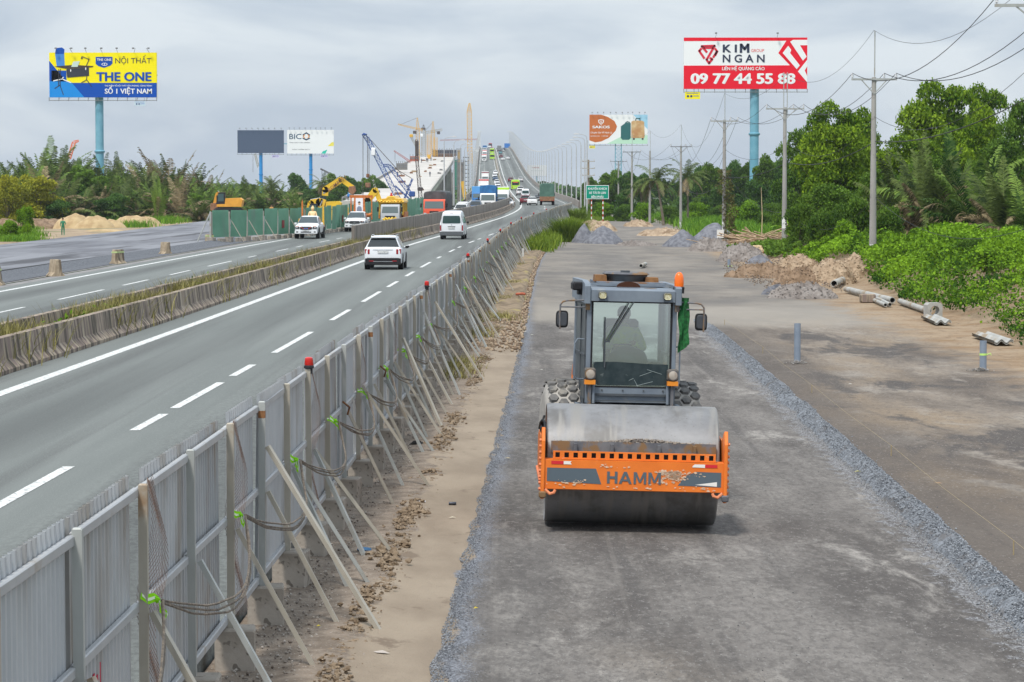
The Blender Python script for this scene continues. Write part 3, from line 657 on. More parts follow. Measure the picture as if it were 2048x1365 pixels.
# ---- print on the beam
yv = BF
def flat(name, pts, mt, par=fb, y=yv, d=.0):
    MB().poly([(p[0], y-d, p[1]) for p in pts]).build(name, mt, par)
def raised_text(body, h, x, z, mt, par, y, align='LEFT', bold=0, width=None, name='lettering', space=1.0):
    V, F = text(body, h, x, z, align, bold, width, space=space)
    return MB().add([(v[0], y-.0006*v[2]/.12, v[1]) for v in V], F).build(name, mt, par)
flat('decal', [(-1.07,.625),(-.40,.60),(-.47,.79),(-1.07,.79)], m_gdecal, d=.001)
flat('decal', [(.54,.605),(1.07,.595),(1.07,.775),(.76,.78),(.62,.72)], m_gdecal, d=.001)
flat('decal', [(.75,.62),(1.02,.603),(1.02,.66),(.92,.645)], m_wdecal, d=.003)
flat('reflector', [(-1.02,.835),(-.87,.835),(-.87,.875),(-1.02,.875)], m_rdecal, d=.002); flat('reflector', [(-.868,.835),(-.77,.835),(-.785,.86),(-.77,.875),(-.868,.875)], m_wdecal, d=.002)
flat('reflector', [(.87,.832),(1.02,.832),(1.02,.872),(.87,.872)], m_rdecal, d=.002); flat('reflector', [(.71,.835),(.868,.832),(.868,.872),(.74,.872),(.72,.855)], m_wdecal, d=.002)
mb = MB(); lw = .034; hh_ = .148; q_ = 0
def stroke(x0, z0, x1, z1, w_=lw):
    global q_
    q_ += 1; y = BF-.002-.0003*q_; mb.add([(x0-w_/2,y,z0),(x0+w_/2,y,z0),(x1+w_/2,y,z1),(x1-w_/2,y,z1)], [(0,1,2,3)])
X0 = -.335; Z0 = .612; Z1 = Z0+hh_
stroke(X0+.02,Z0,X0+.02,Z1); stroke(X0+.115,Z0,X0+.115,Z1); mb.add([(X0+.02,BF-.0035,Z0+.06),(X0+.115,BF-.0035,Z0+.06),(X0+.115,BF-.0035,Z0+.09),(X0+.02,BF-.0035,Z0+.09)], [(0,1,2,3)])
stroke(X0+.165,Z0,X0+.228,Z1,.036); stroke(X0+.291,Z0,X0+.228,Z1,.036); mb.add([(X0+.19,BF-.0045,Z0+.032),(X0+.265,BF-.0045,Z0+.032),(X0+.258,BF-.0045,Z0+.055),(X0+.197,BF-.0045,Z0+.055)], [(0,1,2,3)])
for o_ in (.345,.525): stroke(X0+o_,Z0,X0+o_,Z1,.030); stroke(X0+o_+.125,Z0,X0+o_+.125,Z1,.030); stroke(X0+o_+.062,Z0+.02,X0+o_+.008,Z1,.026); stroke(X0+o_+.062,Z0+.02,X0+o_+.117,Z1,.026)
mb.build('lettering', m_gdecal, fb)
mb = MB(); rr = random.Random(5)
def scrap(cx, cz, w_, h_, n):   # flaked paint
    for i in range(n):
        x = cx+rr.gauss(0,w_); z = cz+rr.gauss(0,h_)
        if not (-1.08 < x < 1.08 and .54 < z < .88): continue
        m = rr.randint(5,8); r = rr.uniform(.002,.015); p = [(x+r*rr.uniform(.4,1.6)*math.cos(k/m*6.28)*1.5, BF-.0045, z+r*rr.uniform(.3,1.2)*math.sin(k/m*6.28)) for k in range(m)]
        mb.poly(p)
scrap(.45,.76,.09,.016,130); scrap(.50,.71,.05,.03,110); scrap(.40,.70,.04,.03,20); scrap(.35,.64,.1,.012,12); scrap(-.85,.60,.1,.02,16); scrap(-.7,.63,.06,.012,14); scrap(.8,.57,.15,.015,14); scrap(-.25,.82,.15,.012,12); scrap(.05,.56,.4,.012,10); scrap(.75,.75,.08,.015,10)
mb.build('paint_chips', m_pink, fb)
# ---- rear frame, turned about the articulation joint
RR = (.13, 1.2, 0); RA = rad(3.8)
def rp(name, mb, mts, parent=None, smooth=False, ang=40):   # rear frame part (coordinates relative to cab front centre)
    if parent: return mb.build(name, mts, parent, smooth, ang)
    o = mb.build(name, mts, roller, smooth, ang); o.location = (RR[0]-.04, RR[1]+.8, 0); o.rotation_euler = (0, 0, RA); return o
# chassis, articulation, hood
rp('chassis', MB().bbox(-.52,.52,-.2,3.0,.55,1.2,.03).box(-.3,.3,-.9,-.2,.6,1.0), m_cabd)
rp('engine_hood', MB().prism([(1.62,1.2),(3.3,1.2),(3.35,1.5),(3.2,1.7),(1.62,1.8)], -.46, .56, 'x', bev=.04), m_or)
# cab shell as posts, roof and panels
CW = .60
mb = MB()
fp = [(-.0,1.38),(0.0,2.74)]
shell = rp('cab', MB()
    .bbox(-CW,-CW+.07,0,.08,1.36,2.74,.01).bbox(CW-.07,CW,0,.08,1.36,2.74,.01)
    .bbox(-CW-.02,-CW+.05,1.42,1.5,1.2,2.74,.01).bbox(CW-.05,CW+.02,1.42,1.5,1.2,2.74,.01)
    .box(-CW+.07,CW-.07,.0,.06,1.50,1.585).box(-CW+.07,CW-.07,.02,.05,1.38,1.50)
    .box(-CW+.05,CW-.05,1.44,1.48,1.2,1.75), m_cab)
rp('floor_plate', MB().box(-CW-.1,CW+.1,-.02,1.6,1.16,1.34), m_cab)
rp('lower_strip', MB().box(-CW+.07,CW-.07,-.015,0,1.47,1.50).box(-CW+.07,CW-.07,-.02,0,1.40,1.412), m_cabd)
b = MB()
for x in (-.38,-.1,.18,.44): b.lathe([(.012,0),(.012,.01)], (x,-.012,1.545), 'y', 8)
rp('bolt', b, m_cabd)
# roof: overhanging box with front visor and raised rails
rp('roof', MB().prism([(-.06,2.735),(1.6,2.735),(1.6,2.93),(-.02,2.90),(-.06,2.88)], -CW+.02, CW-.02, 'x', bev=.015)
    .prism([(-.09,2.70),(1.62,2.72),(1.62,2.99),(.3,3.0),(-.05,2.965),(-.09,2.93)], -CW-.05, -CW+.03, 'x', bev=.01)
    .prism([(-.09,2.70),(1.62,2.72),(1.62,2.96),(.3,2.96),(-.05,2.94),(-.09,2.92)], CW-.03, CW+.05, 'x', bev=.01)
    .box(-CW+.03,CW-.03,.5,.56,2.92,2.955), m_cab)
rp('roof_plate', MB().box(-.42,.5,.55,1.5,2.93,2.975), mat('roof rust plate', (.14,.17,.21), (.20,.23,.27), scale=4, rough=.7, c3=(.22,.11,.05), s3=3, p3=(.5,.6)))
rp('roof_vent', MB().lathe([(.26,2.97),(.28,3.0),(.30,3.06),(.25,3.075),(.2,3.085),(0,3.09)], (.02,1.0,0), n=20).box(-.05,.07,.96,1.04,3.08,3.12), m_cabd, smooth=True)
rp('roof_vent_ring', MB().lathe([(.30,3.06),(.33,3.075),(.30,3.10),(.27,3.085)], (.02,1.0,0), n=20), m_scr, smooth=True)
m_rb = mat('rust box', (.16,.075,.03), (.28,.14,.055), scale=7, rough=.95)
rp('rusty_box', MB().box(-.44,-.27,.7,.95,2.97,3.06,.01), m_rb); rp('rusty_box', MB().box(.26,.44,.7,.95,2.96,3.04,.01), m_rb)
rp('rust_arch', MB().prism([(-.02+.16*math.cos(math.pi*i/10)*1, 2.915+.075*math.sin(math.pi*i/10)) for i in range(11)], .3, .36, 'y'), P('dark rust', (.06,.025,.015), .95))
rp('roof_scar', MB().lathe([(.09,2.906),(.09,2.908)], (.27,.25,0), n=14), m_scr)
rp('left_camera', MB().bbox(-CW-.18,-CW-.04,.25,.55,2.86,2.97,.02).box(-CW-.1,-CW-.04,.3,.5,2.8,2.87), m_blk)
# glazing
gz = MB().quad((-.53,.0,1.585),(.53,.0,1.585),(.53,.02,2.735),(-.53,.02,2.735)); ws = rp('windshield', gz, m_glass)
rp('rubber_seal', MB().box(-.545,-.52,-.006,.03,1.585,2.735).box(.52,.545,-.006,.03,1.585,2.735).box(-.52,.52,-.006,.03,1.583,1.60).box(-.52,.52,-.004,.03,2.715,2.735), m_blk)
# dark band at the foot of the windshield with rounded lower corners
pp = [(-.50,1.92),(-.50,1.68)]+[(-.43-.07*math.cos(a),1.68-.07*math.sin(a)) for a in (.5,1.0,1.57)]+[(.43+.07*math.sin(a),1.61+.07*(1-math.cos(a))) for a in (.5,1.0,1.57)]+[(.50,1.90),(.2,1.905),(-.2,1.925)]
rp('dark_glass_band', MB().poly([(x,-.008,z) for x, z in pp]), mat('dark lower glass', (.012,.025,.03), (.03,.045,.05), scale=6, rough=.25, c3=(.10,.12,.12), s3=9, p3=(.62,.7)))
mb = MB()
for (a, c) in (((.22,1.83),(.42,1.77)),((.05,1.69),(.10,1.60)),((-.02,1.68),(.04,1.71)),((.12,1.74),(.28,1.80)),((.08,1.61),(.3,1.67))): mb.tube([(a[0],-.012,a[1]),(c[0],-.012,c[1])], .0022, 4)
rp('scratch', mb, P('pale scratch', (.35,.42,.42), .7))
for s in (-1, 1):
    x = s*CW
    rp('side_window', MB().quad((x,.09,1.38),(x,1.41,1.3),(x,1.41,2.72),(x,.09,2.72)), m_glassd if s > 0 else mat('dusty door glass', (.06,.075,.085), (.10,.115,.12), scale=4, rough=.35))
    rp('door_frame', MB().box(x-.015,x+.015,.09,.12,1.3,2.72).box(x-.015,x+.015,.70,.735,1.3,2.72).box(x-.015,x+.015,.09,1.41,1.25,1.42).box(x-.015,x+.015,.09,1.41,1.98,2.01).box(x-.015,x+.015,.09,1.41,2.66,2.72), m_cab if s > 0 else m_cabd)
    # grab rail
    z0, z1, xo = (1.68,2.22,-.14) if s < 0 else (1.62,2.14,.045)
    X = x-.02 if s < 0 else x+.01
    pts = [(X,.12,z0),(X-.09 if s < 0 else X+.05,.1,z0+.0),(X-.14 if s < 0 else X+.06,.1,z0+.06),(X-.13 if s < 0 else X+.06,.1,z1-.07),(X-.09 if s < 0 else X+.05,.1,z1),(X,.12,z1-.01)]
    rp('grab_rail', MB().tube(pts, .011, 8), m_cab, smooth=True)
    # mirror on a tubular bracket
    zt = 2.73
    xm = s*.955; pts = [(x,.02,zt+.01),(s*.87,.0,zt+.0),(s*.93,-.0,zt-.015),(s*.965,-.0,zt-.06),(s*.97,0,zt-.2),(s*.965,0,zt-.38)]
    rp('mirror_bracket', MB().tube(pts, .0125, 8).tube([(x,.02,zt-.085),(s*.965,0,zt-.085)], .01, 6).box(x-.03,x+.03,-.02,.03,zt-.12,zt+.04), m_scr, smooth=True)
    q = []
    for k in range(20):
        a = 2*math.pi*k/20; q.append((xm-s*.02+.083*abs(math.cos(a))**.45*(1 if math.cos(a) > 0 else -1), zt-.25+.115*abs(math.sin(a))**.45*(1 if math.sin(a) > 0 else -1)))
    mir = rp('mirror', MB().prism(q, .02, .06, 'y', bev=.012), m_blk, smooth=True)
    rp('mirror_back', MB().prism([(p[0]*.8+(xm-s*.02)*.2, p[1]*.8+(zt-.25)*.2) for p in q], .005, .022, 'y', bev=.008), mat('mirror shell', (.05,.055,.065), rough=.45), mir, smooth=True)
    # headlamp with indicator
    xl = s*.555
    hl = rp('headlight', MB().bbox(xl-.075,xl+.075,-.13,-.03,1.69,1.845,.02), mat('lamp housing', (.09,.085,.08), (.14,.12,.10), scale=10, rough=.8))
    rp('lens', MB().lathe([(.063,0),(.058,-.012),(.03,-.02),(0,-.022)], (xl,-.13,1.767), 'y', 20), m_lens, hl, True)
    rp('lens_ring', MB().lathe([(.063,-.001),(.07,-.001),(.07,-.012),(.063,-.012)], (xl,-.13,1.767), 'y', 20), m_scr, hl)
    rp('indicator', MB().box(xl-.073,xl+.073,-.13,-.05,1.625,1.685), m_ambi, hl)
    rp('lamp_post', MB().box(xl-.02,xl+.02,-.09,-.05,1.35,1.63), m_scr)
    rp('gas_strut', MB().tube([(s*.5,-.05,1.37),(s*.5,-.04,1.62)], .022, 8), m_cab, smooth=True)
    xw = s*.415 if s < 0 else .455
    wl = rp('work_light', MB().bbox(xw-.055,xw+.055,-.13,-.06,2.765,2.865,.02), P('lamp grey', (.12,.12,.11), .5))
    rp('lens', MB().bbox(xw-.045,xw+.045,-.137,-.13,2.775,2.855,.015), mat('yellowed lens', (.42,.38,.20), (.62,.60,.45), scale=30, rough=.3), wl)
    # rear wheels
    wx = s*.77; wy = 1.05; wz = .80
    wh = rp('rear_wheel', MB().lathe([(.30,-.28),(.60,-.30),(.74,-.25),(.775,-.18),(.785,0),(.775,.18),(.74,.25),(.60,.30),(.30,.28)], (wx,wy,wz), 'x', 48), m_treadg, smooth=True, ang=60)
    mb = MB(); nr = 26
    for i in range(nr):
        for j, (xo, rr_) in enumerate(((-.2,.775),(-.067,.79),(.067,.79),(.2,.775))):
            a = (i+(j%2)*.5)/nr*2*math.pi; vs = []
            for lay, sc_ in ((0,1.0),(.032,.84)):
                for k in range(6):
                    b_ = k/6*2*math.pi; du = .076*math.cos(b_)*sc_; dv = .078*math.sin(b_)*sc_; aa = a+dv/rr_; r_ = rr_+lay-.004
                    vs.append((wx+xo+du, wy+r_*math.sin(aa), wz+r_*math.cos(aa)))
            mb.add(vs, [(0,1,7,6),(1,2,8,7),(2,3,9,8),(3,4,10,9),(4,5,11,10),(5,0,6,11),(6,7,8,9,10,11)])
    rp('tread_lug', mb, m_tread, wh)
    rp('rim', MB().lathe([(.30,-.2),(.28,.1),(.12,.14),(0,.14)], (wx,wy,wz), 'x', 24), m_or, wh, True)
    rp('step_plate', MB().prism([(-.05,1.34),(.45,1.34),(.62,.9),(.5,.8),(-.1,.95)], s*.62, s*.66, 'x'), m_cab)
# beacon
rp('beacon_base', MB().lathe([(.075,2.90),(.078,2.93),(.066,2.945)], (.635,.12,0), n=18).box(.56,.70,.06,.18,2.855,2.90), m_blk, smooth=True)
rp('beacon', MB().lathe([(.062,2.945),(.064,2.98),(.062,3.06),(.052,3.10),(.032,3.13),(0,3.142)], (.635,.12,0), n=20), m_amb, smooth=True)
rp('beacon_pole', MB().tube([(.645,.12,2.5),(.645,.12,2.86)], .016, 6).tube([(.66,.1,2.86),(.69,.08,2.75),(.65,.1,2.66)], .006, 5), m_scr)
# wiper
rp('wiper', MB().tube([(.0,-.05,2.815),(-.34,-.045,2.195)], .009, 5).tube([(.065,-.05,2.815),(-.31,-.045,2.195)], .009, 5).box(-.355,-.295,-.05,-.04,2.185,2.205).tube([(-.365,-.035,2.52),(-.355,-.03,1.85)], .010, 6), m_cabd)
# inside: seat, wheel, console
rp('seat', MB().bbox(-.26,.26,.75,1.2,1.62,1.78,.04).bbox(-.24,.24,1.15,1.28,1.7,2.45,.04), m_cabd)
rp('console', MB().prism([(.28,1.34),(.5,1.34),(.42,2.0),(.34,2.02)], -.12, .12, 'x', bev=.02), m_cabd)
rp('console', MB().bbox(.3,.5,.5,1.2,1.34,1.9,.03).bbox(-.5,-.33,.6,1.2,1.34,1.85,.03), m_cabd)
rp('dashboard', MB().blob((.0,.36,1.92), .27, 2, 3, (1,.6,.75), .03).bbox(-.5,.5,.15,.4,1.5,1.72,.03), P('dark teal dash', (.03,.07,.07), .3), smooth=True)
sw = MB(); q = []
for k in range(25): a = k/24*2*math.pi; q.append((-.02+.19*math.cos(a), .42+.14*math.sin(a), 2.03+.10*math.sin(a)))
rp('steering_wheel', sw.tube(q, .015, 6).tube([(-.02,.42,2.03),(.17,.42,2.03)], .01, 5).tube([(-.02,.42,2.03),(-.21,.42,2.03)], .01, 5), m_blk, smooth=True)
# green net hung on the right door post: top-level
M_R = Matrix.Translation((RX,RY,.012)) @ Matrix.Rotation(rad(.6),4,'Z') @ Matrix.Rotation(rad(1.45),4,'Y') @ Matrix.Translation((RR[0]-.04,RR[1]+.8,0)) @ Matrix.Rotation(RA,4,'Z')
mb = MB(); vs = []; 
for i in range(13):
    z = 2.80-i*.062
    for j in range(5):
        f = j/4; x = .63+.14*f+.01*math.sin(i+f*4)
        zz = z+(.0 if i < 11 else .06*f*(i-10)); vs.append((x, .0+.03*math.sin(f*7+i*.5), zz))
mb.add(vs, [(i*5+j,i*5+j+1,(i+1)*5+j+1,(i+1)*5+j) for i in range(12) for j in range(4)])
o = mb.build('cloth', mat('green net', (.005,.06,.015), (.015,.15,.035), scale=28, rough=.9), None, True); o.matrix_world = M_R
o['label'] = 'torn dark green net hanging beside the roller cab under the amber beacon'; o['category'] = 'cloth'
# driver (seated, continuous body) in cab coordinates
V = [(0,.98,1.85),(0,1.0,2.02),(0,.98,2.22),(0,.95,2.34),(0,.92,2.42),   # pelvis, belly, chest, neck base, neck
     (-.18,.95,2.29),(-.27,.78,2.08),(-.16,.50,2.10),(.18,.95,2.29),(.27,.80,2.06),(.08,.46,2.15),
     (-.11,.95,1.82),(-.15,.55,1.86),(-.16,.42,1.45),(.11,.95,1.82),(.15,.55,1.86),(.16,.42,1.45)]
E_ = [(0,1),(1,2),(2,3),(3,4),(2,5),(5,6),(6,7),(2,8),(8,9),(9,10),(0,11),(11,12),(12,13),(0,14),(14,15),(15,16)]
rr = [.15,.14,.15,.08,.055,.075,.055,.04,.075,.055,.04,.10,.08,.055,.10,.08,.055]
drv = thing('person', 'driver in hi-vis vest and pale cap behind the roller windscreen, hands on the wheel', 'person', (0,0,0)); drv.matrix_world = M_R
put('body', skin(V, E_, rr, 2), drv).data.materials.append(mat('hi-vis shirt', (.75,.85,.15), (.60,.66,.40), scale=5, rough=.8))
m_skin = P('skin', (.33,.17,.10), .55); m_hair = P('hair', (.012,.01,.01), .7)
def head(par, c, r=.105, face=-1, cap=None):
    mb = MB(); mb.blob(c, r, 1, 3, (.78,.92,1.08), 0)
    mb.blob((c[0],c[1]+face*r*.93,c[2]-.01), r*.2, 0, 1, (.6,.8,1.1), 0)
    for s in (-1,1): mb.blob((c[0]+s*r*.8,c[1],c[2]), r*.22, 0, 1, (.4,.8,1.2), 0)
    h = mb.build('head', m_skin, par, True)
    fm = MB()
    for s in (-1,1): fm.blob((c[0]+s*r*.3,c[1]+face*r*.84,c[2]+.02), r*.1, 0, 1, (1,.4,.5), 0)
    fm.box(c[0]-r*.28,c[0]+r*.28,c[1]+face*r*.9-.004,c[1]+face*r*.9+.004,c[2]-r*.52,c[2]-r*.44); fm.build('face_features', m_hair, h)
    hm = MB(); hm.blob((c[0],c[1]-face*.012,c[2]+r*.28), r*1.04, 2, 2, (.84,.96,.86), 0); 
    if cap: hm.box(c[0]-r*.6,c[0]+r*.6,c[1]+face*r*.8-.06,c[1]+face*r*.8+.02,c[2]+r*.35,c[2]+r*.42)
    hm.build('cap' if cap else 'hair', cap or m_hair, par, True)
head(drv, (0,.9,2.52), cap=P('pale cap', (.5,.52,.48), .8))
mb = MB()
for (hx, hy, hz, s) in ((-.15,.44,2.12,1),(.07,.40,2.17,-1)):
    mb.blob((hx,hy,hz), .042, 1, 2, (1,.9,.6), .05)
    for k in range(4): mb.tube([(hx+s*(-.02+.014*k),hy-.03,hz+.01),(hx+s*(-.02+.014*k),hy-.062,hz+.004),(hx+s*(-.02+.014*k),hy-.066,hz-.022),(hx+s*(-.02+.014*k),hy-.048,hz-.032)], [.010,.009,.008,.006], 6)
    mb.tube([(hx+s*.03,hy-.01,hz),(hx+s*.045,hy-.035,hz+.003),(hx+s*.035,hy-.055,hz+.004)], [.012,.010,.008], 6)
mb.build('hand', m_skin, drv, True)
# ================================================================ VEHICLES
m_tyre = P('tyre rubber', (.025,.025,.027), .85); m_rim = P('alloy rim', (.35,.36,.37), .35, metal=.6)
m_win = mat('car glass', (.012,.018,.02), rough=.06, spec=.8); m_win2 = mat('van glass', (.03,.07,.07), rough=.05, spec=.9); m_black = P('black trim', (.02,.02,.022), .5)
m_chrome = P('chrome', (.5,.51,.53), .25, metal=.8); m_tail = P('tail light red', (.30,.005,.012), .2, coat=.5); m_head = P('headlight glass', (.5,.52,.55), .1, coat=.6)
m_plate = mat('number plate', (.62,.63,.62), (.3,.3,.32), scale=14, rough=.5, p=(.5,.62))
def paint(n, c): return P('paint '+n, c, .3, coat=.5)
PW = paint('white', (.74,.76,.79)); PWH = paint('clean white', (.78,.78,.78)); PB = paint('black', (.015,.016,.02)); PRD = paint('dark red', (.20,.02,.03)); PBL = paint('dark blue', (.02,.06,.13)); PTE = paint('teal', (.02,.30,.35)); PG = paint('lime', (.42,.72,.03)); PRR = paint('orange red', (.75,.09,.03)); PGR = paint('grey', (.2,.21,.22)); PRED = paint('red', (.6,.04,.03)); PBB = paint('blue', (.03,.16,.42)); PSI = paint('silver', (.42,.44,.46)); PYL = paint('yellow', (.85,.55,.02))
def vroot(name): return put(name, None)
def wheel(par, x, y, r=.36, w=.24, sub=True):
    wh = MB().lathe([(r*.6,-w/2),(r*.93,-w/2),(r,-w/2+.03),(r,w/2-.03),(r*.93,w/2),(r*.6,w/2)], (x,y,r), 'x', 20).build('wheel', m_tyre, par, True)
    if sub:
        s = 1 if x > 0 else -1; mb = MB().lathe([(r*.62,s*w*.42),(r*.55,s*w*.36),(r*.2,s*w*.44),(0,s*w*.44)], (x,y,r), 'x', 14)
        for k in range(5):
            a = k*1.2566; mb.bar((x+s*w*.46,y,r),(x+s*w*.46,y+math.cos(a)*r*.58,r+math.sin(a)*r*.58), .05, .03)
        mb.build('rim', m_rim, wh)
def loft(SEC, par, mt, name='body'):
    n = 13; vs = []
    for (y, w, zb, zl, zt, wt) in SEC:
        h = [(w*.90,zb),(w*.985,zb+.10),(w,(zb+zl)/2),(w*.985,zl-.02),(wt,zt-.07 if zt-zl > .2 else zt-.03),(wt-.10,zt)]
        ring = h+[(0,zt+.015)]+[(-a,b) for a, b in h[::-1]]
        vs += [(x,y,z) for x, z in ring]
    m = len(SEC); fs = [(i*n+k, i*n+(k+1)%n, (i+1)*n+(k+1)%n, (i+1)*n+k) for i in range(m-1) for k in range(n)]
    fs += [tuple(range(n))[::-1], tuple((m-1)*n+k for k in range(n))]
    fs = [f[::-1] for f in fs]
    return MB().add(vs, fs).build(name, mt, par, True, 32)
def sec_at(SEC, y):
    for a, b in zip(SEC, SEC[1:]):
        if a[0] <= y <= b[0]: f = (y-a[0])/((b[0]-a[0]) or 1); return [a[i]+(b[i]-a[i])*f for i in range(6)]
    return SEC[-1]
def side_win(SEC, par, s, ya, yb, mt, t0=.10, t1=.93, ya2=None, yb2=None, name='window'):
    ya2 = ya if ya2 is None else ya2; yb2 = yb if yb2 is None else yb2
    def q(y, t):
        _, w, zb, zl, zt, wt = sec_at(SEC, y); return (s*(w*.985+(wt-w*.985)*t+.012), y, zl-.02+(zt-.07-zl+.02)*t)
    ys0 = [ya, (ya+yb)/2, yb]; ys1 = [ya2, (ya2+yb2)/2, yb2]
    mb = MB().add([q(y, t0) for y in ys0]+[q(y, t1) for y in ys1], [(0,1,4,3),(1,2,5,4)]); return mb.build(name, mt, par)
def cross_win(SEC, par, ya, yb, mt, ins=.06, f0=.08, f1=.94, name='windshield', sgn=1):
    A = sec_at(SEC, ya); B = sec_at(SEC, yb)
    def q(f, s): y = ya+(yb-ya)*f; _, w, zb, zl, zt, wt = sec_at(SEC, y); return (s*(wt-.10+.05*(1-f)-ins+.04), y+sgn*.012, zt+.02)
    fs = [f0,(f0+f1)/2,f1]; mb = MB().add([q(f, s) for f in fs for s in (-1,0,1)], [(0,1,4,3),(1,2,5,4),(3,4,7,6),(4,5,8,7)])
    return mb.build(name, mt, par)
def quadp(name, par, mt, x0, x1, y, z0, z1, th=.02, b=.01):
    """small plate on the front (y>0) or rear face"""
    return MB().bbox(x0, x1, y-th, y+th, z0, z1, b).build(name, mt, par)
def suv(mt, root, far=False):
    SEC = [(-2.40,.80,.50,.90,.93,.70),(-2.37,.90,.32,1.02,1.06,.80),(-2.28,.945,.27,1.08,1.12,.84),(-2.02,.95,.25,1.09,1.56,.70),(-1.85,.955,.25,1.09,1.65,.66),(-.9,.955,.25,1.08,1.71,.65),(.2,.955,.25,1.05,1.69,.65),(.7,.95,.25,1.03,1.60,.64),(1.35,.95,.25,1.0,1.04,.80),(2.0,.93,.28,.92,.95,.76),(2.33,.88,.33,.78,.80,.70),(2.40,.80,.40,.70,.73,.66)]
    b = loft(SEC, root, mt)
    MB().prism([(-2.44,.27),(-2.30,.24),(-2.25,.52),(-2.42,.58)], -.90, .90, 'x', bev=.03).build('rear_bumper', m_black, root)
    cross_win(SEC, root, -2.27, -2.0, m_win, .02, .02, .95, 'rear_window', -1)
    cross_win(SEC, root, 1.35, .7, m_win, .02)
    for s in (-1,1):
        side_win(SEC, root, s, -.55, .42, m_win, ya2=-.5, yb2=.35); side_win(SEC, root, s, -1.5, -.62, m_win, ya2=-1.45, yb2=-.57); side_win(SEC, root, s, -2.0, -1.57, m_win, ya2=-1.85, yb2=-1.53); side_win(SEC, root, s, .5, 1.1, m_win, ya2=.43, yb2=.7)
        for y in (-1.45,1.45): wheel(root, s*.84, y, .37, .25); 
        MB().lathe([(.37,0),(.45,0),(.45,.02),(.37,.02)], (s*.95-(.02 if s < 0 else 0),-1.45,.37), 'x', 20).lathe([(.37,0),(.45,0),(.45,.02),(.37,.02)], (s*.95-(.02 if s < 0 else 0),1.45,.37), 'x', 20).build('arch_trim', m_black, root)
        tl = MB().bbox(s*.72-.055,s*.72+.055,-2.415,-2.33,.78,1.04,.02).bbox(s*.86-.045,s*.86+.045,-2.38,-2.2,.80,1.06,.02).build('tail_light', m_tail, root)
        MB().bbox(s*.58-.12,s*.58+.12,-2.46,-2.42,.42,.47,.01).build('reflector', m_tail, root)
        MB().prism([(0,0),(.16*s,.02),(.22*s,.10),(.18*s,.16),(0,.13)] if s > 0 else [(0,0),(0,.13),(-.18,.16),(-.22,.10),(-.16,.02)], .95, 1.08, 'y').build('mirror', m_black, root, loc=(s*.93,0,1.0))
        MB().tube([(s*.62,-1.8,1.69),(s*.63,-.9,1.75),(s*.62,.4,1.72)], .02, 5).build('roof_rail', m_chrome, root)
        quadp('headlight', root, m_head, s*.62-.16, s*.62+.16, 2.36, .68, .80)
    MB().box(-.80,.80,-2.43,-2.41,.585,.60).box(-.5,.5,-2.415,-2.40,1.0,1.012).build('panel_gap', m_black, root); MB().tube([(-.3,-2.16,1.24),(.25,-2.2,1.15)], .012, 4).build('rear_wiper', m_black, root)
    quadp('number_plate', root, m_plate, -.27, .27, -2.42, .83, .96, .012); quadp('chrome_strip', root, m_chrome, -.5, .5, -2.445, .40, .43, .012)
    MB().prism([(-2.12,1.60),(-1.9,1.67),(-1.9,1.69),(-2.16,1.63)], -.62, .62, 'x').build('spoiler', mt, root)
    quadp('grille', root, m_black, -.5, .5, 2.38, .55, .74)
def sedan(mt, root, far=False):
    SEC = [(-2.3,.78,.45,.85,.90,.66),(-2.26,.86,.32,.95,1.0,.74),(-1.75,.88,.24,.99,1.05,.78),(-1.1,.89,.22,.98,1.40,.62),(-.5,.89,.22,.97,1.46,.60),(.3,.89,.22,.95,1.43,.60),(1.05,.89,.22,.92,.97,.75),(1.8,.87,.25,.84,.88,.72),(2.2,.80,.3,.70,.74,.66),(2.28,.7,.36,.62,.66,.6)]
    loft(SEC, root, mt); cross_win(SEC, root, -1.72, -1.1, m_win, .02, .05, .92, 'rear_window', -1); cross_win(SEC, root, 1.05, .3, m_win, .02)
    for s in (-1,1):
        side_win(SEC, root, s, -.45, .25, m_win); side_win(SEC, root, s, -1.2, -.52, m_win, ya2=-1.0, yb2=-.5)
        for y in (-1.35,1.35): wheel(root, s*.79, y, .32, .22)
        quadp('tail_light', root, m_tail, s*.66-.14, s*.66+.14, -2.27, .74, .88); quadp('headlight', root, m_head, s*.6-.14, s*.6+.14, 2.2, .6, .72)
        quadp('mirror', root, mt, s*.98-.07, s*.98+.07, .75, .92, 1.04, .05)
    quadp('number_plate', root, m_plate, -.25, .25, -2.31, .62, .73, .012); quadp('rear_bumper', root, m_black, -.7, .7, -2.29, .3, .42)
    quadp('grille', root, m_black, -.4, .4, 2.26, .42, .6)
